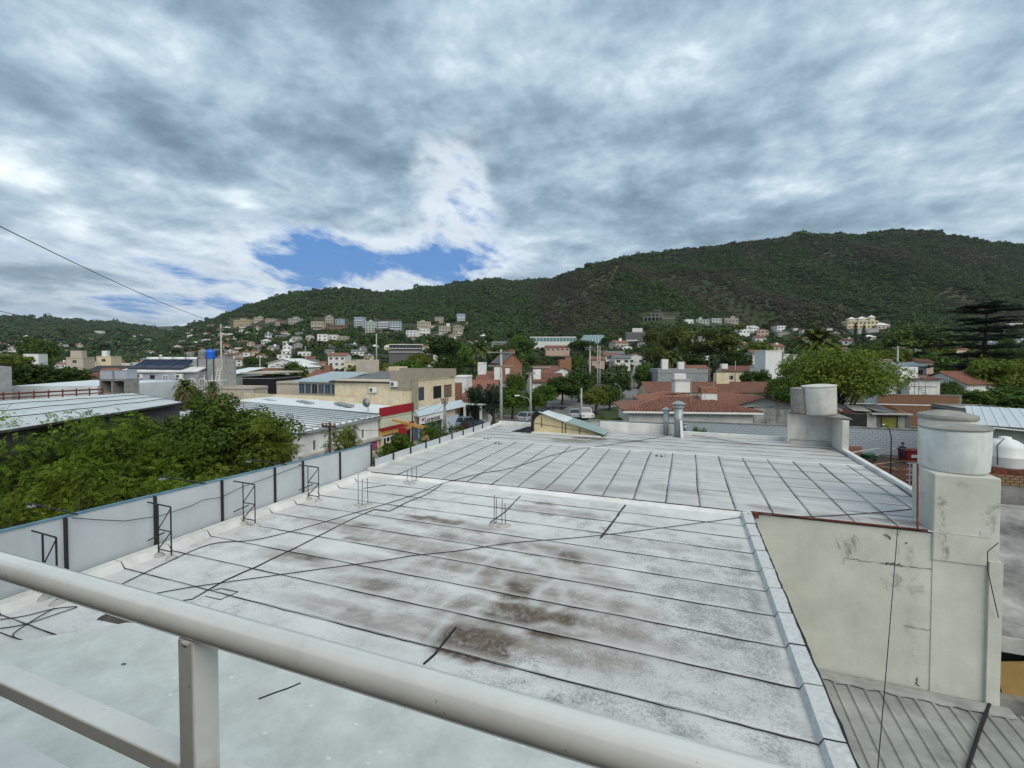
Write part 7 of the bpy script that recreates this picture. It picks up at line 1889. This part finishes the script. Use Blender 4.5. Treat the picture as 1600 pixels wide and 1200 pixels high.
# hedges at right
for i, (x, yt, w, Z, lb) in enumerate([(1478, 592, 60, 78, 'dark hedge left of the red roof at right'), (1520, 606, 80, 72, 'long dark green hedge below the red roof'), (1580, 602, 90, 72, 'tall dark hedge at the right edge'), (1570, 585, 60, 84, 'rounded hedge top right of the red roof'), (1490, 610, 60, 74, 'lower hedge beside the brick wall')]):
    tree(x, yt, w, Z, 'round%d' % (i % 3), 'leaf_mid', lb, 'hedges at the right', .97, name='hedge', cat='hedge')
# cypresses
for x, yt, lb in ((1337, 505, 'left of the two slim cypresses below the mansion'), (1350, 508, 'right of the two slim cypresses below the mansion'), (1203, 500, 'slim cypress on the ridge right of the road houses')):
    Z = solve_Z(x, 541 if x > 1300 else 515) or 250
    tree(x, yt, 11 if x > 1300 else 7, Z, 'cypress0', 'leaf_cedar', lb, 'cypresses', .97, name='cypress')
# palm
def palm(x, yc, spread, Z, label, zt=None, n=44, seed=1):
    c = C(x, yc, Z); base = ground_z(c.x, c.y); H = c.z - base; r = random.Random(seed); ln = spread * Z / FPX / 2
    t = thing('palm_tree', label, 'palm', (c.x, c.y, base), 0, 'palms')
    q = MB(); q.tube([(0, 0, 0), (.1, 0, H * .5), (0, 0, H)], [.42, .36, .40], 10); q.build('trunk', 'bark', t, True)
    V = []; 
    for k in range(n):
        a = k * 2.399; el = 1.25 - 1.75 * (k / n); l = ln * r.uniform(.9, 1.15)
        d = np.array([math.cos(a) * math.cos(el), math.sin(a) * math.cos(el), math.sin(el)])
        side = np.array([-math.sin(a), math.cos(a), 0])
        for j in range(26):
            f = (j + 1) / 26
            p = d * l * f + np.array([0, 0, -1]) * l * .55 * f ** 2.2
            tang = d + np.array([0, 0, -1]) * 1.2 * f ** 1.2; tang /= np.linalg.norm(tang)
            w = l * .20 * math.sin(3.14 * min(1, .12 + f * .85)) + .08
            for s in (-1, 1):
                tip = p + (side * s * .9 + tang * .6) * w + np.array([0, 0, .10 * w])
                V += [p, (p + tip) / 2 + tang * l * .028, tip, (p + tip) / 2 - tang * l * .028]
    V = np.array(V) + np.array([0, 0, H]); F = np.arange(len(V)).reshape(-1, 4)
    mobj('crown', arr_mesh('crown', V, F, 'leaf_palm'), t)
    q = MB()
    for k in range(24):
        a = k * 2.399; q.tube([(0, 0, H - .2), (math.cos(a) * .8, math.sin(a) * .8, H - .9 - .4 * (k % 3))], [.06, .02], 4)
    q.build('dead_fronds', 'wood', t)
palm(1277, 537, 92, 96, 'large feathery date palm right of centre', n=60)
palm(750, 545, 44, 200, 'smaller palm among dark trees left of the crossarm pole', seed=3)
palm(1050, 560, 44, 150, 'dark palm behind the grey fronted house', seed=4)
palm(290, 604, 40, 47, 'small feathery palm below the scalloped fence', seed=5, n=30)
palm(332, 603, 26, 48, 'little dark palm right of the scalloped fence', seed=6, n=24)
# cedar
Zc = 100; c = C(1536, 600, Zc); Hc = C(1530, 477, Zc).z
t = thing('cedar_tree', 'huge dark cedar with flat tiers at the right', 'cedar', (c.x, c.y, 0), YAW)
r = np.random.default_rng(8); cen = []; rad = []
q = MB(); q.tube([(0, 0, 0), (.1, 0, Hc * .5), (.4, 0, Hc * .93)], [.7, .45, .10], 8)
tiers = [(.99, .45, .7), (.93, .72, .9), (.83, .55, .5), (.745, .98, .55), (.65, .85, .5), (.555, 1.0, .5), (.46, .8, .55), (.36, .95, .5), (.25, .75, .5)]
for i, (f, wd, b) in enumerate(tiers):
    nb_ = 9
    for k in range(nb_):
        a = k * 6.283 / nb_ + i * .7 + r.uniform(-.25, .25); l = 10.2 * wd * r.uniform(.6, 1.05)
        z = Hc * f - .1 * l * 0
        e = np.array([math.cos(a) * l, math.sin(a) * l, z + r.uniform(-.5, .5)])
        q.tube([(0, 0, z - .5), tuple(e * np.array([.5, .5, 1])), tuple(e)], [.14, .08, .02], 4)
        for j in range(7):
            g = .30 + .72 * j / 6; cen.append(e * np.array([g, g, 1]) + np.array([r.uniform(-.7, .7), r.uniform(-.7, .7), r.uniform(-.08, .25)])); rad.append(1.0 + .5 * (1 - abs(g - .6)))
q.build('trunk', 'bark', t)
V, F = leaf_cloud(r, np.zeros((len(cen), 3)), np.array(rad), 40, .42, .9)
V = V.reshape(-1, 4, 3); V[:, :, 2] *= .22; V = V + np.repeat(np.array(cen), 40, 0)[:, None, :]
mobj('crown', arr_mesh('crown', V.reshape(-1, 3), F, 'leaf_cedar'), t)

# ------------------------------------------------------------------ the trees filling the town
KINDS = [('broad0', 'leaf_mid', 'mid green bushy tree'), ('broad1', 'leaf_dark', 'dark bushy tree'), ('broad2', 'leaf_olive', 'light olive tree'), ('round0', 'leaf_dark', 'dark round tree'), ('round1', 'leaf_mid', 'green round tree'), ('pine0', 'leaf_pine', 'dark pine'), ('tall0', 'leaf_mid', 'tall green tree'), ('tall1', 'leaf_dark', 'tall dark tree'), ('broad3', 'leaf_mid', 'leafy green tree'), ('pine1', 'leaf_dark', 'dark pine like tree')]
ROAD_PX = [(855, 600, 1003, 650), (976, 575, 1004, 620)]
def scatter_trees(n, xr, yr, wr=(5, 10), tries=9000):
    k = 0
    for _ in range(tries):
        if k >= n: break
        x = r_t.uniform(*xr); yb = r_t.uniform(*yr); Z = solve_Z(x, yb)
        if Z is None: continue
        w = r_t.uniform(*wr); h = w * r_t.uniform(.75, 1.25); wpx, hpx = w * FPX / Z, h * FPX / Z
        if wpx < 7: continue
        p = C(x, yb, Z)
        if any((p.x - a) ** 2 + (p.y - b) ** 2 < (c + w * .3) ** 2 for a, b, c in FOOT): continue
        bx_ = (x - wpx / 2, yb - hpx, x + wpx / 2, yb); bad = False
        for a, b, c, d, zh in HPX:
            if zh > Z:
                ox = min(bx_[2], c) - max(bx_[0], a); oy = min(bx_[3], d) - max(bx_[1], b)
                if ox > 0 and oy > 0 and ox * oy > .25 * max(20, (c - a) * (d - b)): bad = True; break
        if bad or any(a < x < c and b < yb < d for a, b, c, d in ROAD_PX): continue
        kd, m, nm = r_t.choice(KINDS)
        lb = place_label(nm, x, yb - hpx * .5)
        if not lb: continue
        tree(x, yb - hpx, wpx, Z, kd, m, lb, 'trees of the spread out town', .92, yb=yb)
        k += 1
for a, b, c, d, lb in []: pass
for o in COL.objects:
    pass
for o in COL.objects:
    if o.get('label'): USED[o['label']] = 1
scatter_trees(34, (-40, 380), (526, 592), (4, 8))
scatter_trees(44, (330, 560), (512, 585))
scatter_trees(48, (540, 800), (518, 582))
scatter_trees(20, (780, 960), (535, 592))
scatter_trees(40, (980, 1340), (515, 590))
scatter_trees(26, (1300, 1620), (520, 600), (6, 12))
def greenery():
    r = random.Random(9); P = []; S = []; Ro = []; K = []
    for _ in range(60000):
        if len(P) > 5200: break
        x = r.uniform(-300, 1800); y = r.uniform(512, 600); Z = solve_Z(x, y)
        if Z is None or Z < 75 or (x < 385 and r.random() < .75): continue
        p = C(x, y, Z); s = r.uniform(1.6, 4.2)
        if any((p.x - a) ** 2 + (p.y - b) ** 2 < (c * 1.05 + s * .5) ** 2 for a, b, c in FOOT): continue
        if any(a - 4 < x < c + 4 and b < y < d + 4 for a, b, c, d in ROAD_PX) or (-27 < p.x < -11 and p.y < 75): continue
        bad = False
        for a, b, c, d, zh in HPX:
            if zh > Z and zh < Z * 1.25 and a < x < c and y - s * FPX / Z < d - (d - b) * .35 and y > b: bad = True; break
        if bad: continue
        P.append((p.x, p.y, ground_z(p.x, p.y) - .2 * s)); S.append((s, s, s * r.uniform(.7, 1.3))); Ro.append((0, 0, r.uniform(0, 6.28))); K.append(r.randrange(3))
    me = bpy.data.meshes.new('shrubbery'); me.from_pydata(P, [], [])
    me.attributes.new('size', 'FLOAT_VECTOR', 'POINT').data.foreach_set('vector', np.array(S, np.float32).ravel())
    me.attributes.new('spin', 'FLOAT_VECTOR', 'POINT').data.foreach_set('vector', np.array(Ro, np.float32).ravel())
    me.attributes.new('pick', 'INT', 'POINT').data.foreach_set('value', np.array(K, np.int32))
    me.attributes.new('dry', 'FLOAT', 'POINT').data.foreach_set('value', np.array([r.uniform(0, .25) for _ in P], np.float32))
    o = mobj('shrubbery', me); md = o.modifiers.new('scatter', 'NODES'); md.node_group = SCATTER
    tag(o, 'garden shrubs and low greenery between the houses of the town', 'shrubs', kind='stuff')
greenery()
# ================================================================== poles, wires, vehicles, yard
POLE = {}
def pole(x, yt, Z, label, arms=((.95, 1.8),), r=.15, m='concrete_light', lean=0, key=None, yb=None, rz=None, name='utility_pole'):
    top = C(x, yt, Z); base = ground_z(top.x, top.y) if yb is None else C(x, yb, Z).z; H = top.z - base
    t = thing(name, label, 'pole', (top.x, top.y, base), YAW if rz is None else rz, 'utility poles')
    MB().tube([(0, 0, -.1), (0, 0, H)], [r * 1.25, r * .75], 10).build('shaft', m, t, True)
    for f, w in arms:
        o = MB().box(0, -.16, H * f, w, .12, .13).build('crossarm', m if m != 'concrete_light' else 'concrete', t)
        q = MB()
        for k in (-.42, -.15, .15, .42): q.lathe([(.05, 0), (.07, .08), (.05, .16)], 8, (k * w, -.16, H * f + .065))
        q.build('insulator', 'brown_wall', o)
    if key: POLE[key] = (top, H)
    return t
pole(783, 546, 56, 'tall concrete pole with two crossarms left of the yellow hood', ((.965, 3.4), (.80, 3.2)), .17, key='a')
pole(829, 582, 63, 'plain concrete pole right of the crossarm pole', ((.98, 1.2),), .15, key='b')
pole(922, 541, 108, 'concrete pole with crossarm behind the crossing', ((.97, 2.6), (.93, 2.4)), .2, key='c')
pole(934, 539, 125, 'left pole of the slim pair at the street', (), .17, key='d'); pole(937.5, 541, 128, 'right pole of the slim pair at the street', ((.98, 2.0),), .17)
pole(908.5, 606, 66, 'short pole standing by the crossing', (), .14, key='e')
pole(956, 565, 105, 'lean wooden pole on the sloping street', ((.96, 1.4),), .13, 'bark', key='f'); pole(991, 564, 130, 'pole with lamp arm on the right of the street', ((.96, 1.2),), .14, key='g')
pole(345, 506, 64, 'tall slim concrete pole right of the blue tank', ((.94, .9),), .13, key='h')
pole(588, 521, 300, 'slim pale mast below the apartment row', (), .45, key='i'); pole(477, 541, 220, 'thin pole behind the white cluster', (), .2); pole(406, 555, 150, 'thin pole among trees left of the white cluster', (), .16)
pole(1403, 541, 90, 'concrete pole with crossarm at right', ((.97, 2.6),), .2, key='j'); pole(1108, 557, 95, 'dark wooden pole between the red roofs', (), .13, 'bark'); pole(1115.5, 583, 80, 'thin aerial mast on the brown red roof', (), .04, 'galvanised')
pole(695, 623, 47, 'weathered pole before the blue shop front', ((.97, .8), (.90, .6)), .16, 'concrete', key='k'); pole(515, 660, 29.5, 'short dark pole with cut-out fuses by the white shop', ((.95, .9),), .10, 'bark', key='l')
pole(644, 627, 46, 'slim dark pole at the corner of the cream wall', (), .07, 'dark_metal')
pole(1080, 584, 52, 'thin television mast on the tile house', (), .03, 'galvanised'); pole(1149, 564, 140, 'double headed lamp standing right of the pines', (), .1, 'galvanised'); pole(668, 530, 260, 'thin mast left of the big dark tree', (), .2)
# wires
def wire(a, b, drop, r, label):
    tag(MB().tube(sag(a, b, drop, 18), r, 4).build('overhead_wire', 'dark', None, True), label, 'wire', 'overhead wires')
h = POLE['h'][0]
wire(C(-260, 222, 14), h + Vector((0, 0, .05)), .6, .024, 'single dark wire crossing the sky to the slim pole at left')
wire(C(-260, 415, 30), C(82, 503, 60), .3, .03, 'short dark wire low in the sky at the left edge')
P_ = {k: v[0] for k, v in POLE.items()}
wire(P_['a'] - Vector((1.2, 0, .2)), P_['k'], 1.0, .014, 'wire from the crossarm pole to the weathered pole')
wire(P_['a'] + Vector((1.2, 0, -.2)), P_['b'], .5, .014, 'short wire between crossarm pole and plain pole')
wire(P_['b'], P_['e'] + Vector((0, 0, 1)), .7, .014, 'wire over the crossing behind the yellow hood')
wire(P_['a'] + Vector((1.4, 0, -.25)), P_['c'] - Vector((1, 0, .3)), 1.2, .02, 'wire from the crossarm pole to the far crossarm')
wire(P_['a'] - Vector((1.4, 0, .25)), P_['c'] + Vector((1, 0, -.3)), 1.5, .02, 'second wire toward the far crossarm')
wire(P_['c'], P_['g'], 1.2, .02, 'wire above the sloping street'); wire(P_['e'], P_['f'], 1.0, .02, 'wire from the short pole to the wooden pole')
wire(P_['k'], P_['l'] + Vector((0, 0, .3)), .8, .016, 'wire along the shop fronts'); wire(P_['k'] - Vector((0, 0, .6)), P_['l'] - Vector((0, 0, .3)), 1.1, .016, 'lower wire along the shop fronts'); wire(P_['l'], C(-60, 740, 18), .6, .014, 'wire running behind the near street trees')
wire(P_['j'] - Vector((1.1, 0, .2)), C(1240, 570, 96), 1.0, .02, 'wire left of the concrete pole at right'); wire(P_['j'] + Vector((1.1, 0, -.2)), C(1640, 575, 92), 1.0, .02, 'wire right of the concrete pole at right')
wire(P_['a'] - Vector((1.5, 0, 1.6)), C(420, 590, 80), 1.4, .018, 'long wire above the roof of the corner building')
wire(P_['e'] - Vector((0, 0, .6)), C(1003, 590, 90), .7, .016, 'wire toward the dark tree on the sloping street')
# street lamp with curved arm
def lamp(x, yt, yb, Z, label, dirx=-1, reach=1.6, r=.06, m='galvanised', zb=None):
    b_ = C(x, yb, Z); b_.z = 0 if zb is None else zb; H = C(x, yt, Z).z - b_.z
    t = thing('street_lamp', label, 'lamp', tuple(b_), YAW, 'street lamps')
    MB().tube([(0, 0, 0), (0, 0, H * .8), (dirx * reach * .25, 0, H * .93), (dirx * reach * .8, 0, H * .99)], [r, r * .8, r * .7, r * .6], 8).build('shaft', m, t, True)
    bevel(MB().box(dirx * reach, 0, H, .55 * reach / 1.6, .26 * reach / 1.6, .14 * reach / 1.6).build('lamp_head', 'plastic_white', t), .03)
lamp(829.5, 618, 668, 57, 'street lamp with white head on a bent arm left of the hood', -1, 1.7)
lamp(1392, 663, 716, 31, 'dark bent yard lamp before the pale painted wall', -1, .55, .04, 'dark_metal')
lamp(970, 600, 640, 70, 'thin street lamp right of the light round tree', -1, .8, .05)

# ------------------------------------------------------------------ vehicles
def car(loc, rz, paint, label, kind='hatch'):
    t = thing('parked_car', label, 'car', loc, rz, 'parked cars')
    Lc, Wc = (4.0, 1.66) if kind != 'pickup' else (4.9, 1.75)
    if kind == 'pickup': side = [(-2.45, .45), (2.35, .45), (2.45, .8), (1.2, .98), (.75, 1.05), (-.55, 1.05), (-2.45, 1.02)]
    else: side = [(-2.0, .40), (1.9, .40), (2.0, .72), (1.75, .86), (1.0, .95), (-1.85, 1.0), (-2.0, .85)]
    q = MB(); q.extr([(x, -Wc / 2, z) for x, z in side], (0, Wc, 0)); body = bevel(q.build('body', paint, t, fix=True), .06, 3)
    cab = [(1.0, .95), (.35, 1.44), (-1.35, 1.46), (-1.85, 1.0)] if kind != 'pickup' else [(1.15, 1.0), (.6, 1.6), (-.35, 1.62), (-.55, 1.04)]
    y = Wc / 2 - .04; yt_ = Wc / 2 - .2
    n = len(cab); vs = [(x, -(y if z < 1.2 else yt_), z) for x, z in cab] + [(x, (y if z < 1.2 else yt_), z) for x, z in cab]
    q = MB(); q.add(vs, [tuple(range(n - 1, -1, -1)), tuple(range(n, 2 * n))] + [(i, (i + 1) % n, n + (i + 1) % n, n + i) for i in range(n)]); q.build('windows', 'glass', t, fix=True)
    q = MB(); q.box((cab[1][0] + cab[2][0]) / 2, 0, cab[1][1] + .02, cab[1][0] - cab[2][0] - .02, 2 * yt_ - .02, .05); bevel(q.build('roof', paint, t), .02)
    for s in (-1, 1):
        for k in range(n - 1):
            MB().tube([(cab[k][0], s * (y if cab[k][1] < 1.2 else yt_), cab[k][1]), (cab[k + 1][0], s * (y if cab[k + 1][1] < 1.2 else yt_), cab[k + 1][1])], .045, 5).build('pillar', paint, t)
        MB().box(-.35, s * (y + yt_) / 2 , 1.2, .08, .1, .46).build('pillar', paint, t)
        for x in ((-1.25, 1.25) if kind != 'pickup' else (-1.5, 1.5)):
            q = MB().lathe([(.30, -.1), (.32, -.08), (.32, .08), (.30, .1)], 18); q.v = [(x + a, s * (Wc / 2 - .08) + c_, .32 + b) for a, b, c_ in q.v]; wo = q.build('wheel', 'dark', t, True)
            q = MB().lathe([(.19, -.115), (.19, .115)], 14); q.v = [(x + a, s * (Wc / 2 - .08) + c_, .32 + b) for a, b, c_ in q.v]; q.build('rim', 'steel', wo)
        MB().box(side[1][0] + .06, s * .58, .72, .08, .3, .14).build('headlight', 'plastic_white', t); MB().box(side[0][0] + .0, s * .62, .80, .06, .16, .2).build('taillight', 'red_paint', t)
        MB().box(.75, s * (Wc / 2 + .08), 1.02, .1, .16, .12).build('mirror', paint, t)
mat('paint_black', (0.012, 0.013, 0.016), rough=.2, var=.02, spec=.6); mat('paint_silver', (0.32, 0.35, 0.37), rough=.25, var=.02, spec=.6); mat('paint_white', (0.68, 0.69, 0.69), rough=.3, var=.02); mat('paint_blue', (0.16, 0.22, 0.28), rough=.22, var=.02)
mat('paint_red', (0.25, 0.02, 0.02), rough=.3, var=.03)
for x, y, rz, pt, kd, lb in [(741, 674, R(82), 'paint_black', 'hatch', 'black car parked behind the low grey parapet'), (727, 669, R(84), 'paint_blue', 'hatch', 'blue grey car with shiny windscreen beside the black car'), (826, 660, R(78), 'paint_silver', 'hatch', 'silver car half hidden left of the yellow hood'),
                             (915, 655, R(110), 'paint_white', 'pickup', 'white pickup at the crossing beside the pole'), (899, 654, R(100), 'paint_silver', 'hatch', 'pale car behind the metal sheet of the hood'), (951, 633, R(70), 'paint_black', 'hatch', 'dark car under the street trees at the road'), (1004, 606, R(95), 'paint_silver', 'hatch', 'small grey car up the sloping street')]:
    p = G(x, y, 0); car((p.x, p.y, .14 if lb.startswith('x') else .02), rz, pt, lb, kd)
# grey mesh gate by the street
p = G(840, 640, 0); t = thing('mesh_gate', 'grey mesh gate panel by the street lamp', 'gate', (p.x, p.y, 0), YAW + R(28))
q = MB()
for k in range(15): q.tube([(-1.6 + k * .23, 0, .1), (-1.6 + k * .23, 0, 2.3)], .02, 4)
q.build('bars', 'galvanised', t); o = MB().box(0, 0, 2.32, 3.4, .06, .08).build('frame', 'galvanised', t); MB().box(0, 0, .12, 3.4, .06, .08).build('frame', 'galvanised', t)
for s in (-1.7, 1.7): MB().box(s, 0, 1.2, .1, .1, 2.4).build('post', 'concrete_light', t)

# ------------------------------------------------------------------ building yard behind the roof at right
def yard_g(x, y, z=0): return G(x, y, z)
flat('yard_ground', [G(x, y) for x, y in [(1316, 706), (1480, 722), (1475, 800), (1330, 800)]], .006, 'yard_mud') if 'yard_mud' in MATS else None
mat('yard_mud', (0.085, 0.068, 0.05), var=.35, scale=1.2, bump=.5, bscale=4)
flat('yard_ground', [G(x, y) for x, y in [(1300, 704), (1490, 720), (1480, 860), (1400, 860)]], .006, 'yard_mud')
flat('lawn_strip', [G(x, y) for x, y in [(1366, 709), (1402, 712), (1402, 716), (1366, 714)]], .012, 'hill_soil')
rr = random.Random(31)
def rods(cx, cy, n, label, m='rust', ln=(2.5, 5), z=(.1, 1.2), spread=2.2, ang=0):
    p = G(cx, cy); t = thing('rebar_heap', label, 'rebar', (p.x, p.y, 0), ang, 'rebar heaps in the yard')
    for k in range(n):
        l = rr.uniform(*ln); a = rr.uniform(-.5, .5); x0, y0, z0 = rr.uniform(-spread, spread), rr.uniform(-spread, spread), rr.uniform(*z)
        MB().tube([(x0 - l / 2 * math.cos(a), y0 - l / 2 * math.sin(a), z0 + rr.uniform(-.2, .3)), (x0 + l / 2 * math.cos(a), y0 + l / 2 * math.sin(a), z0 + rr.uniform(-.2, .6))], .022, 5).build('rod', m, t)
rods(1395, 757, 34, 'heap of rusty red rebar in the building yard', 'rust', ang=YAW + .2)
rods(1428, 775, 22, 'rebar bundle close to the red iron post', 'rust', ang=YAW - .3)
rods(1345, 733, 14, 'dark poles lying along the roof edge in the yard', 'dark_metal', z=(.05, .5), ang=YAW + .3)
# rebar cage
p = G(1440, 782); t = thing('rebar_cage', 'square rebar cage standing near the tower', 'rebar', (p.x, p.y, 0), YAW)
q = MB()
for x in (-.8, -.27, .27, .8):
    q.tube([(x, 0, 0), (x, 0, 2.4)], .03, 5)
q.build('upright', 'galvanised', t); q = MB()
for z in np.arange(.2, 2.4, .36): q.tube([(-1.0, 0, z), (1.0, 0, z)], .025, 5)
q.build('tie', 'galvanised', t)
for k, (x, y, a, m, lb) in enumerate([(1398, 752, .9, 'wood', 'long plank leaning across the rebar heap'), (1412, 756, -.6, 'wood', 'second plank crossing over the rebar'), (1372, 748, .3, 'wood', 'pale plank at the edge of the rebar heap'), (1352, 726, .1, 'concrete_light', 'grey plank near the roof edge'), (1425, 748, -1.2, 'wood', 'short plank before the red drum'), (1385, 732, .15, 'concrete', 'dark formwork board behind the rebar')]):
    p = G(x, y); o = MB().box(0, 0, 0, 3.4 - .25 * k, .2, .045).build('plank', m); o.location = (p.x, p.y, .9 + .1 * k); o.rotation_euler = (0, R(8 - 5 * k), YAW + a); tag(o, lb, 'plank', 'planks in the yard')
p = G(1428, 724); t = thing('red_container', 'red metal skip beside the worker', 'container', (p.x, p.y, 0), YAW); s_ = 34 / FPX
q = MB(); q.extr([(-.55, 0, 0), (.75, 0, 0), (.9, 0, 1.05), (-.65, 0, 1.05)], (0, .9, 0)); q.build('body', 'paint_red', t, fix=True); MB().box(.12, .45, 1.07, 1.65, 1.0, .06).build('rim', 'rust_red', t); MB().box(.1, -.02, .6, .7, .03, .25).build('panel', 'plastic_white', t)
p = G(1330, 712); t = thing('brick_stack', 'small stack of orange bricks by the pale wall', 'bricks', (p.x, p.y, 0), YAW)
me = MB().box(0, 0, 0, .36, .2, .2).mesh('brick', 'brick_far')
for i in range(5):
    for j in range(4): mobj('brick', me, t, (-.8 + i * .38, 0, .11 + j * .21))
p = G(1358, 722); t = thing('green_barrow', 'green wheelbarrow with grey load in the yard', 'wheelbarrow', (p.x, p.y, 0), YAW + .4)
mat('green_paint', (0.02, 0.10, 0.03), rough=.4)
MB().extr([(-.5, -.35, .35), (.45, -.35, .3), (.7, -.35, .7), (-.65, -.35, .7)], (0, .7, 0)).build('tray', 'green_paint', t, fix=True)
q = MB().lathe([(.2, -.05), (.22, 0), (.2, .05)], 14); q.v = [(.75 + a, c_, .22 + b) for a, b, c_ in q.v]; q.build('wheel', 'dark', t, True)
for s in (-.28, .28): MB().tube([(.75, s * .4, .22), (-.4, s, .4), (-1.1, s, .62)], .025, 5).build('handle', 'dark_metal', t); MB().tube([(-.3, s, .36), (-.4, s, 0)], .025, 5).build('leg', 'dark_metal', t)
# the worker: one continuous skinned body
p = G(1409, 724)
def person(loc, rz, label):
    J = {'pel': (0, 0, .92), 'chest': (0, .02, 1.28), 'neck': (0, .04, 1.47), 'head': (0, .07, 1.58), 'crown': (0, .08, 1.70),
         'hl': (-.10, 0, .88), 'kl': (-.12, .04, .48), 'al': (-.12, -.02, .09), 'tl': (-.13, .14, .04), 'hr': (.10, 0, .88), 'kr': (.14, .10, .49), 'ar': (.15, .02, .09), 'tr': (.16, .18, .04),
         'sl': (-.19, .02, 1.40), 'el': (-.26, .06, 1.13), 'wl': (-.22, .24, .98), 'fl': (-.20, .33, .96), 'sr': (.19, .02, 1.40), 'er': (.30, .16, 1.20), 'wr': (.36, .40, 1.18), 'fr': (.37, .49, 1.18)}
    E = [('pel', 'chest'), ('chest', 'neck'), ('neck', 'head'), ('head', 'crown'), ('pel', 'hl'), ('hl', 'kl'), ('kl', 'al'), ('al', 'tl'), ('pel', 'hr'), ('hr', 'kr'), ('kr', 'ar'), ('ar', 'tr'),
         ('chest', 'sl'), ('sl', 'el'), ('el', 'wl'), ('wl', 'fl'), ('chest', 'sr'), ('sr', 'er'), ('er', 'wr'), ('wr', 'fr')]
    Rd = {'pel': .145, 'chest': .16, 'neck': .055, 'head': .095, 'crown': .085, 'hl': .10, 'kl': .066, 'al': .048, 'tl': .042, 'hr': .10, 'kr': .066, 'ar': .048, 'tr': .042, 'sl': .075, 'el': .050, 'wl': .036, 'fl': .030, 'sr': .075, 'er': .050, 'wr': .036, 'fr': .030}
    ks = list(J); me = bpy.data.meshes.new('person'); me.from_pydata([J[k] for k in ks], [(ks.index(a), ks.index(b)) for a, b in E], [])
    o = mobj('person', me, None, loc, (0, 0, rz))
    sk_ = o.modifiers.new('skin', 'SKIN')
    for i, k in enumerate(ks):
        sv_ = me.skin_vertices[0].data[i]; sv_.radius = (Rd[k], Rd[k] * (.75 if k in ('pel', 'chest') else 1)); sv_.use_root = (k == 'pel')
    o.modifiers.new('sub', 'SUBSURF').levels = 2; o.modifiers['sub'].render_levels = 2
    m = bpy.data.materials.new('work_clothes'); m.use_nodes = True; t_ = m.node_tree; b = t_.nodes['Principled BSDF']; b.inputs['Roughness'].default_value = .9
    tc = N(t_, 'ShaderNodeTexCoord'); sp = N(t_, 'ShaderNodeSeparateXYZ'); L(t_, tc.outputs['Object'], sp.inputs[0])
    c = ramp_(t_, math_(t_, 'DIVIDE', sp.outputs[2], 1.8), [(0, (.015, .014, .013)), (.06, (.018, .020, .032)), (.50, (.018, .020, .032)), (.52, (.03, .035, .05)), (.68, (.22, .24, .27)), (.73, (.025, .03, .045)), (.82, (.025, .03, .045)), (.835, (.32, .18, .12)), (.92, (.32, .18, .12)), (.94, (.02, .015, .012))], 'CONSTANT')
    L(t_, c, b.inputs['Base Color']); me.materials.append(m)
    tag(o, label, 'person')
    MB().lathe([(.115, 1.655), (.11, 1.70), (.09, 1.76), (.03, 1.79)], 16, (0, .075, 0)).build('cap', 'dark', o); MB().box(0, .20, 1.665, .17, .16, .02).build('cap_peak', 'dark', o)
    return o
person((p.x, p.y, .01), YAW + R(-70), 'worker in dark clothes and cap reaching toward the red skip')
# ================================================================== the air between here and the hills
q = MB(); q.box(0, 0, 399, 18400, 18400, 802)
hz_o = q.build('haze', None); hz_o['kind'] = 'stuff'; hz_o['label'] = 'thin pale haze in the air over the valley'
hm = bpy.data.materials.new('haze_air'); hm.use_nodes = True; ht = hm.node_tree; ht.nodes.clear()
ho = N(ht, 'ShaderNodeOutputMaterial'); hv = N(ht, 'ShaderNodeVolumePrincipled')
hv.inputs['Color'].default_value = (0.80, 0.87, 0.95, 1); hv.inputs['Density'].default_value = 0.000045; hv.inputs['Anisotropy'].default_value = 0.2
L(ht, hv.outputs[0], ho.inputs['Volume'])
hz_o.data.materials.append(hm)
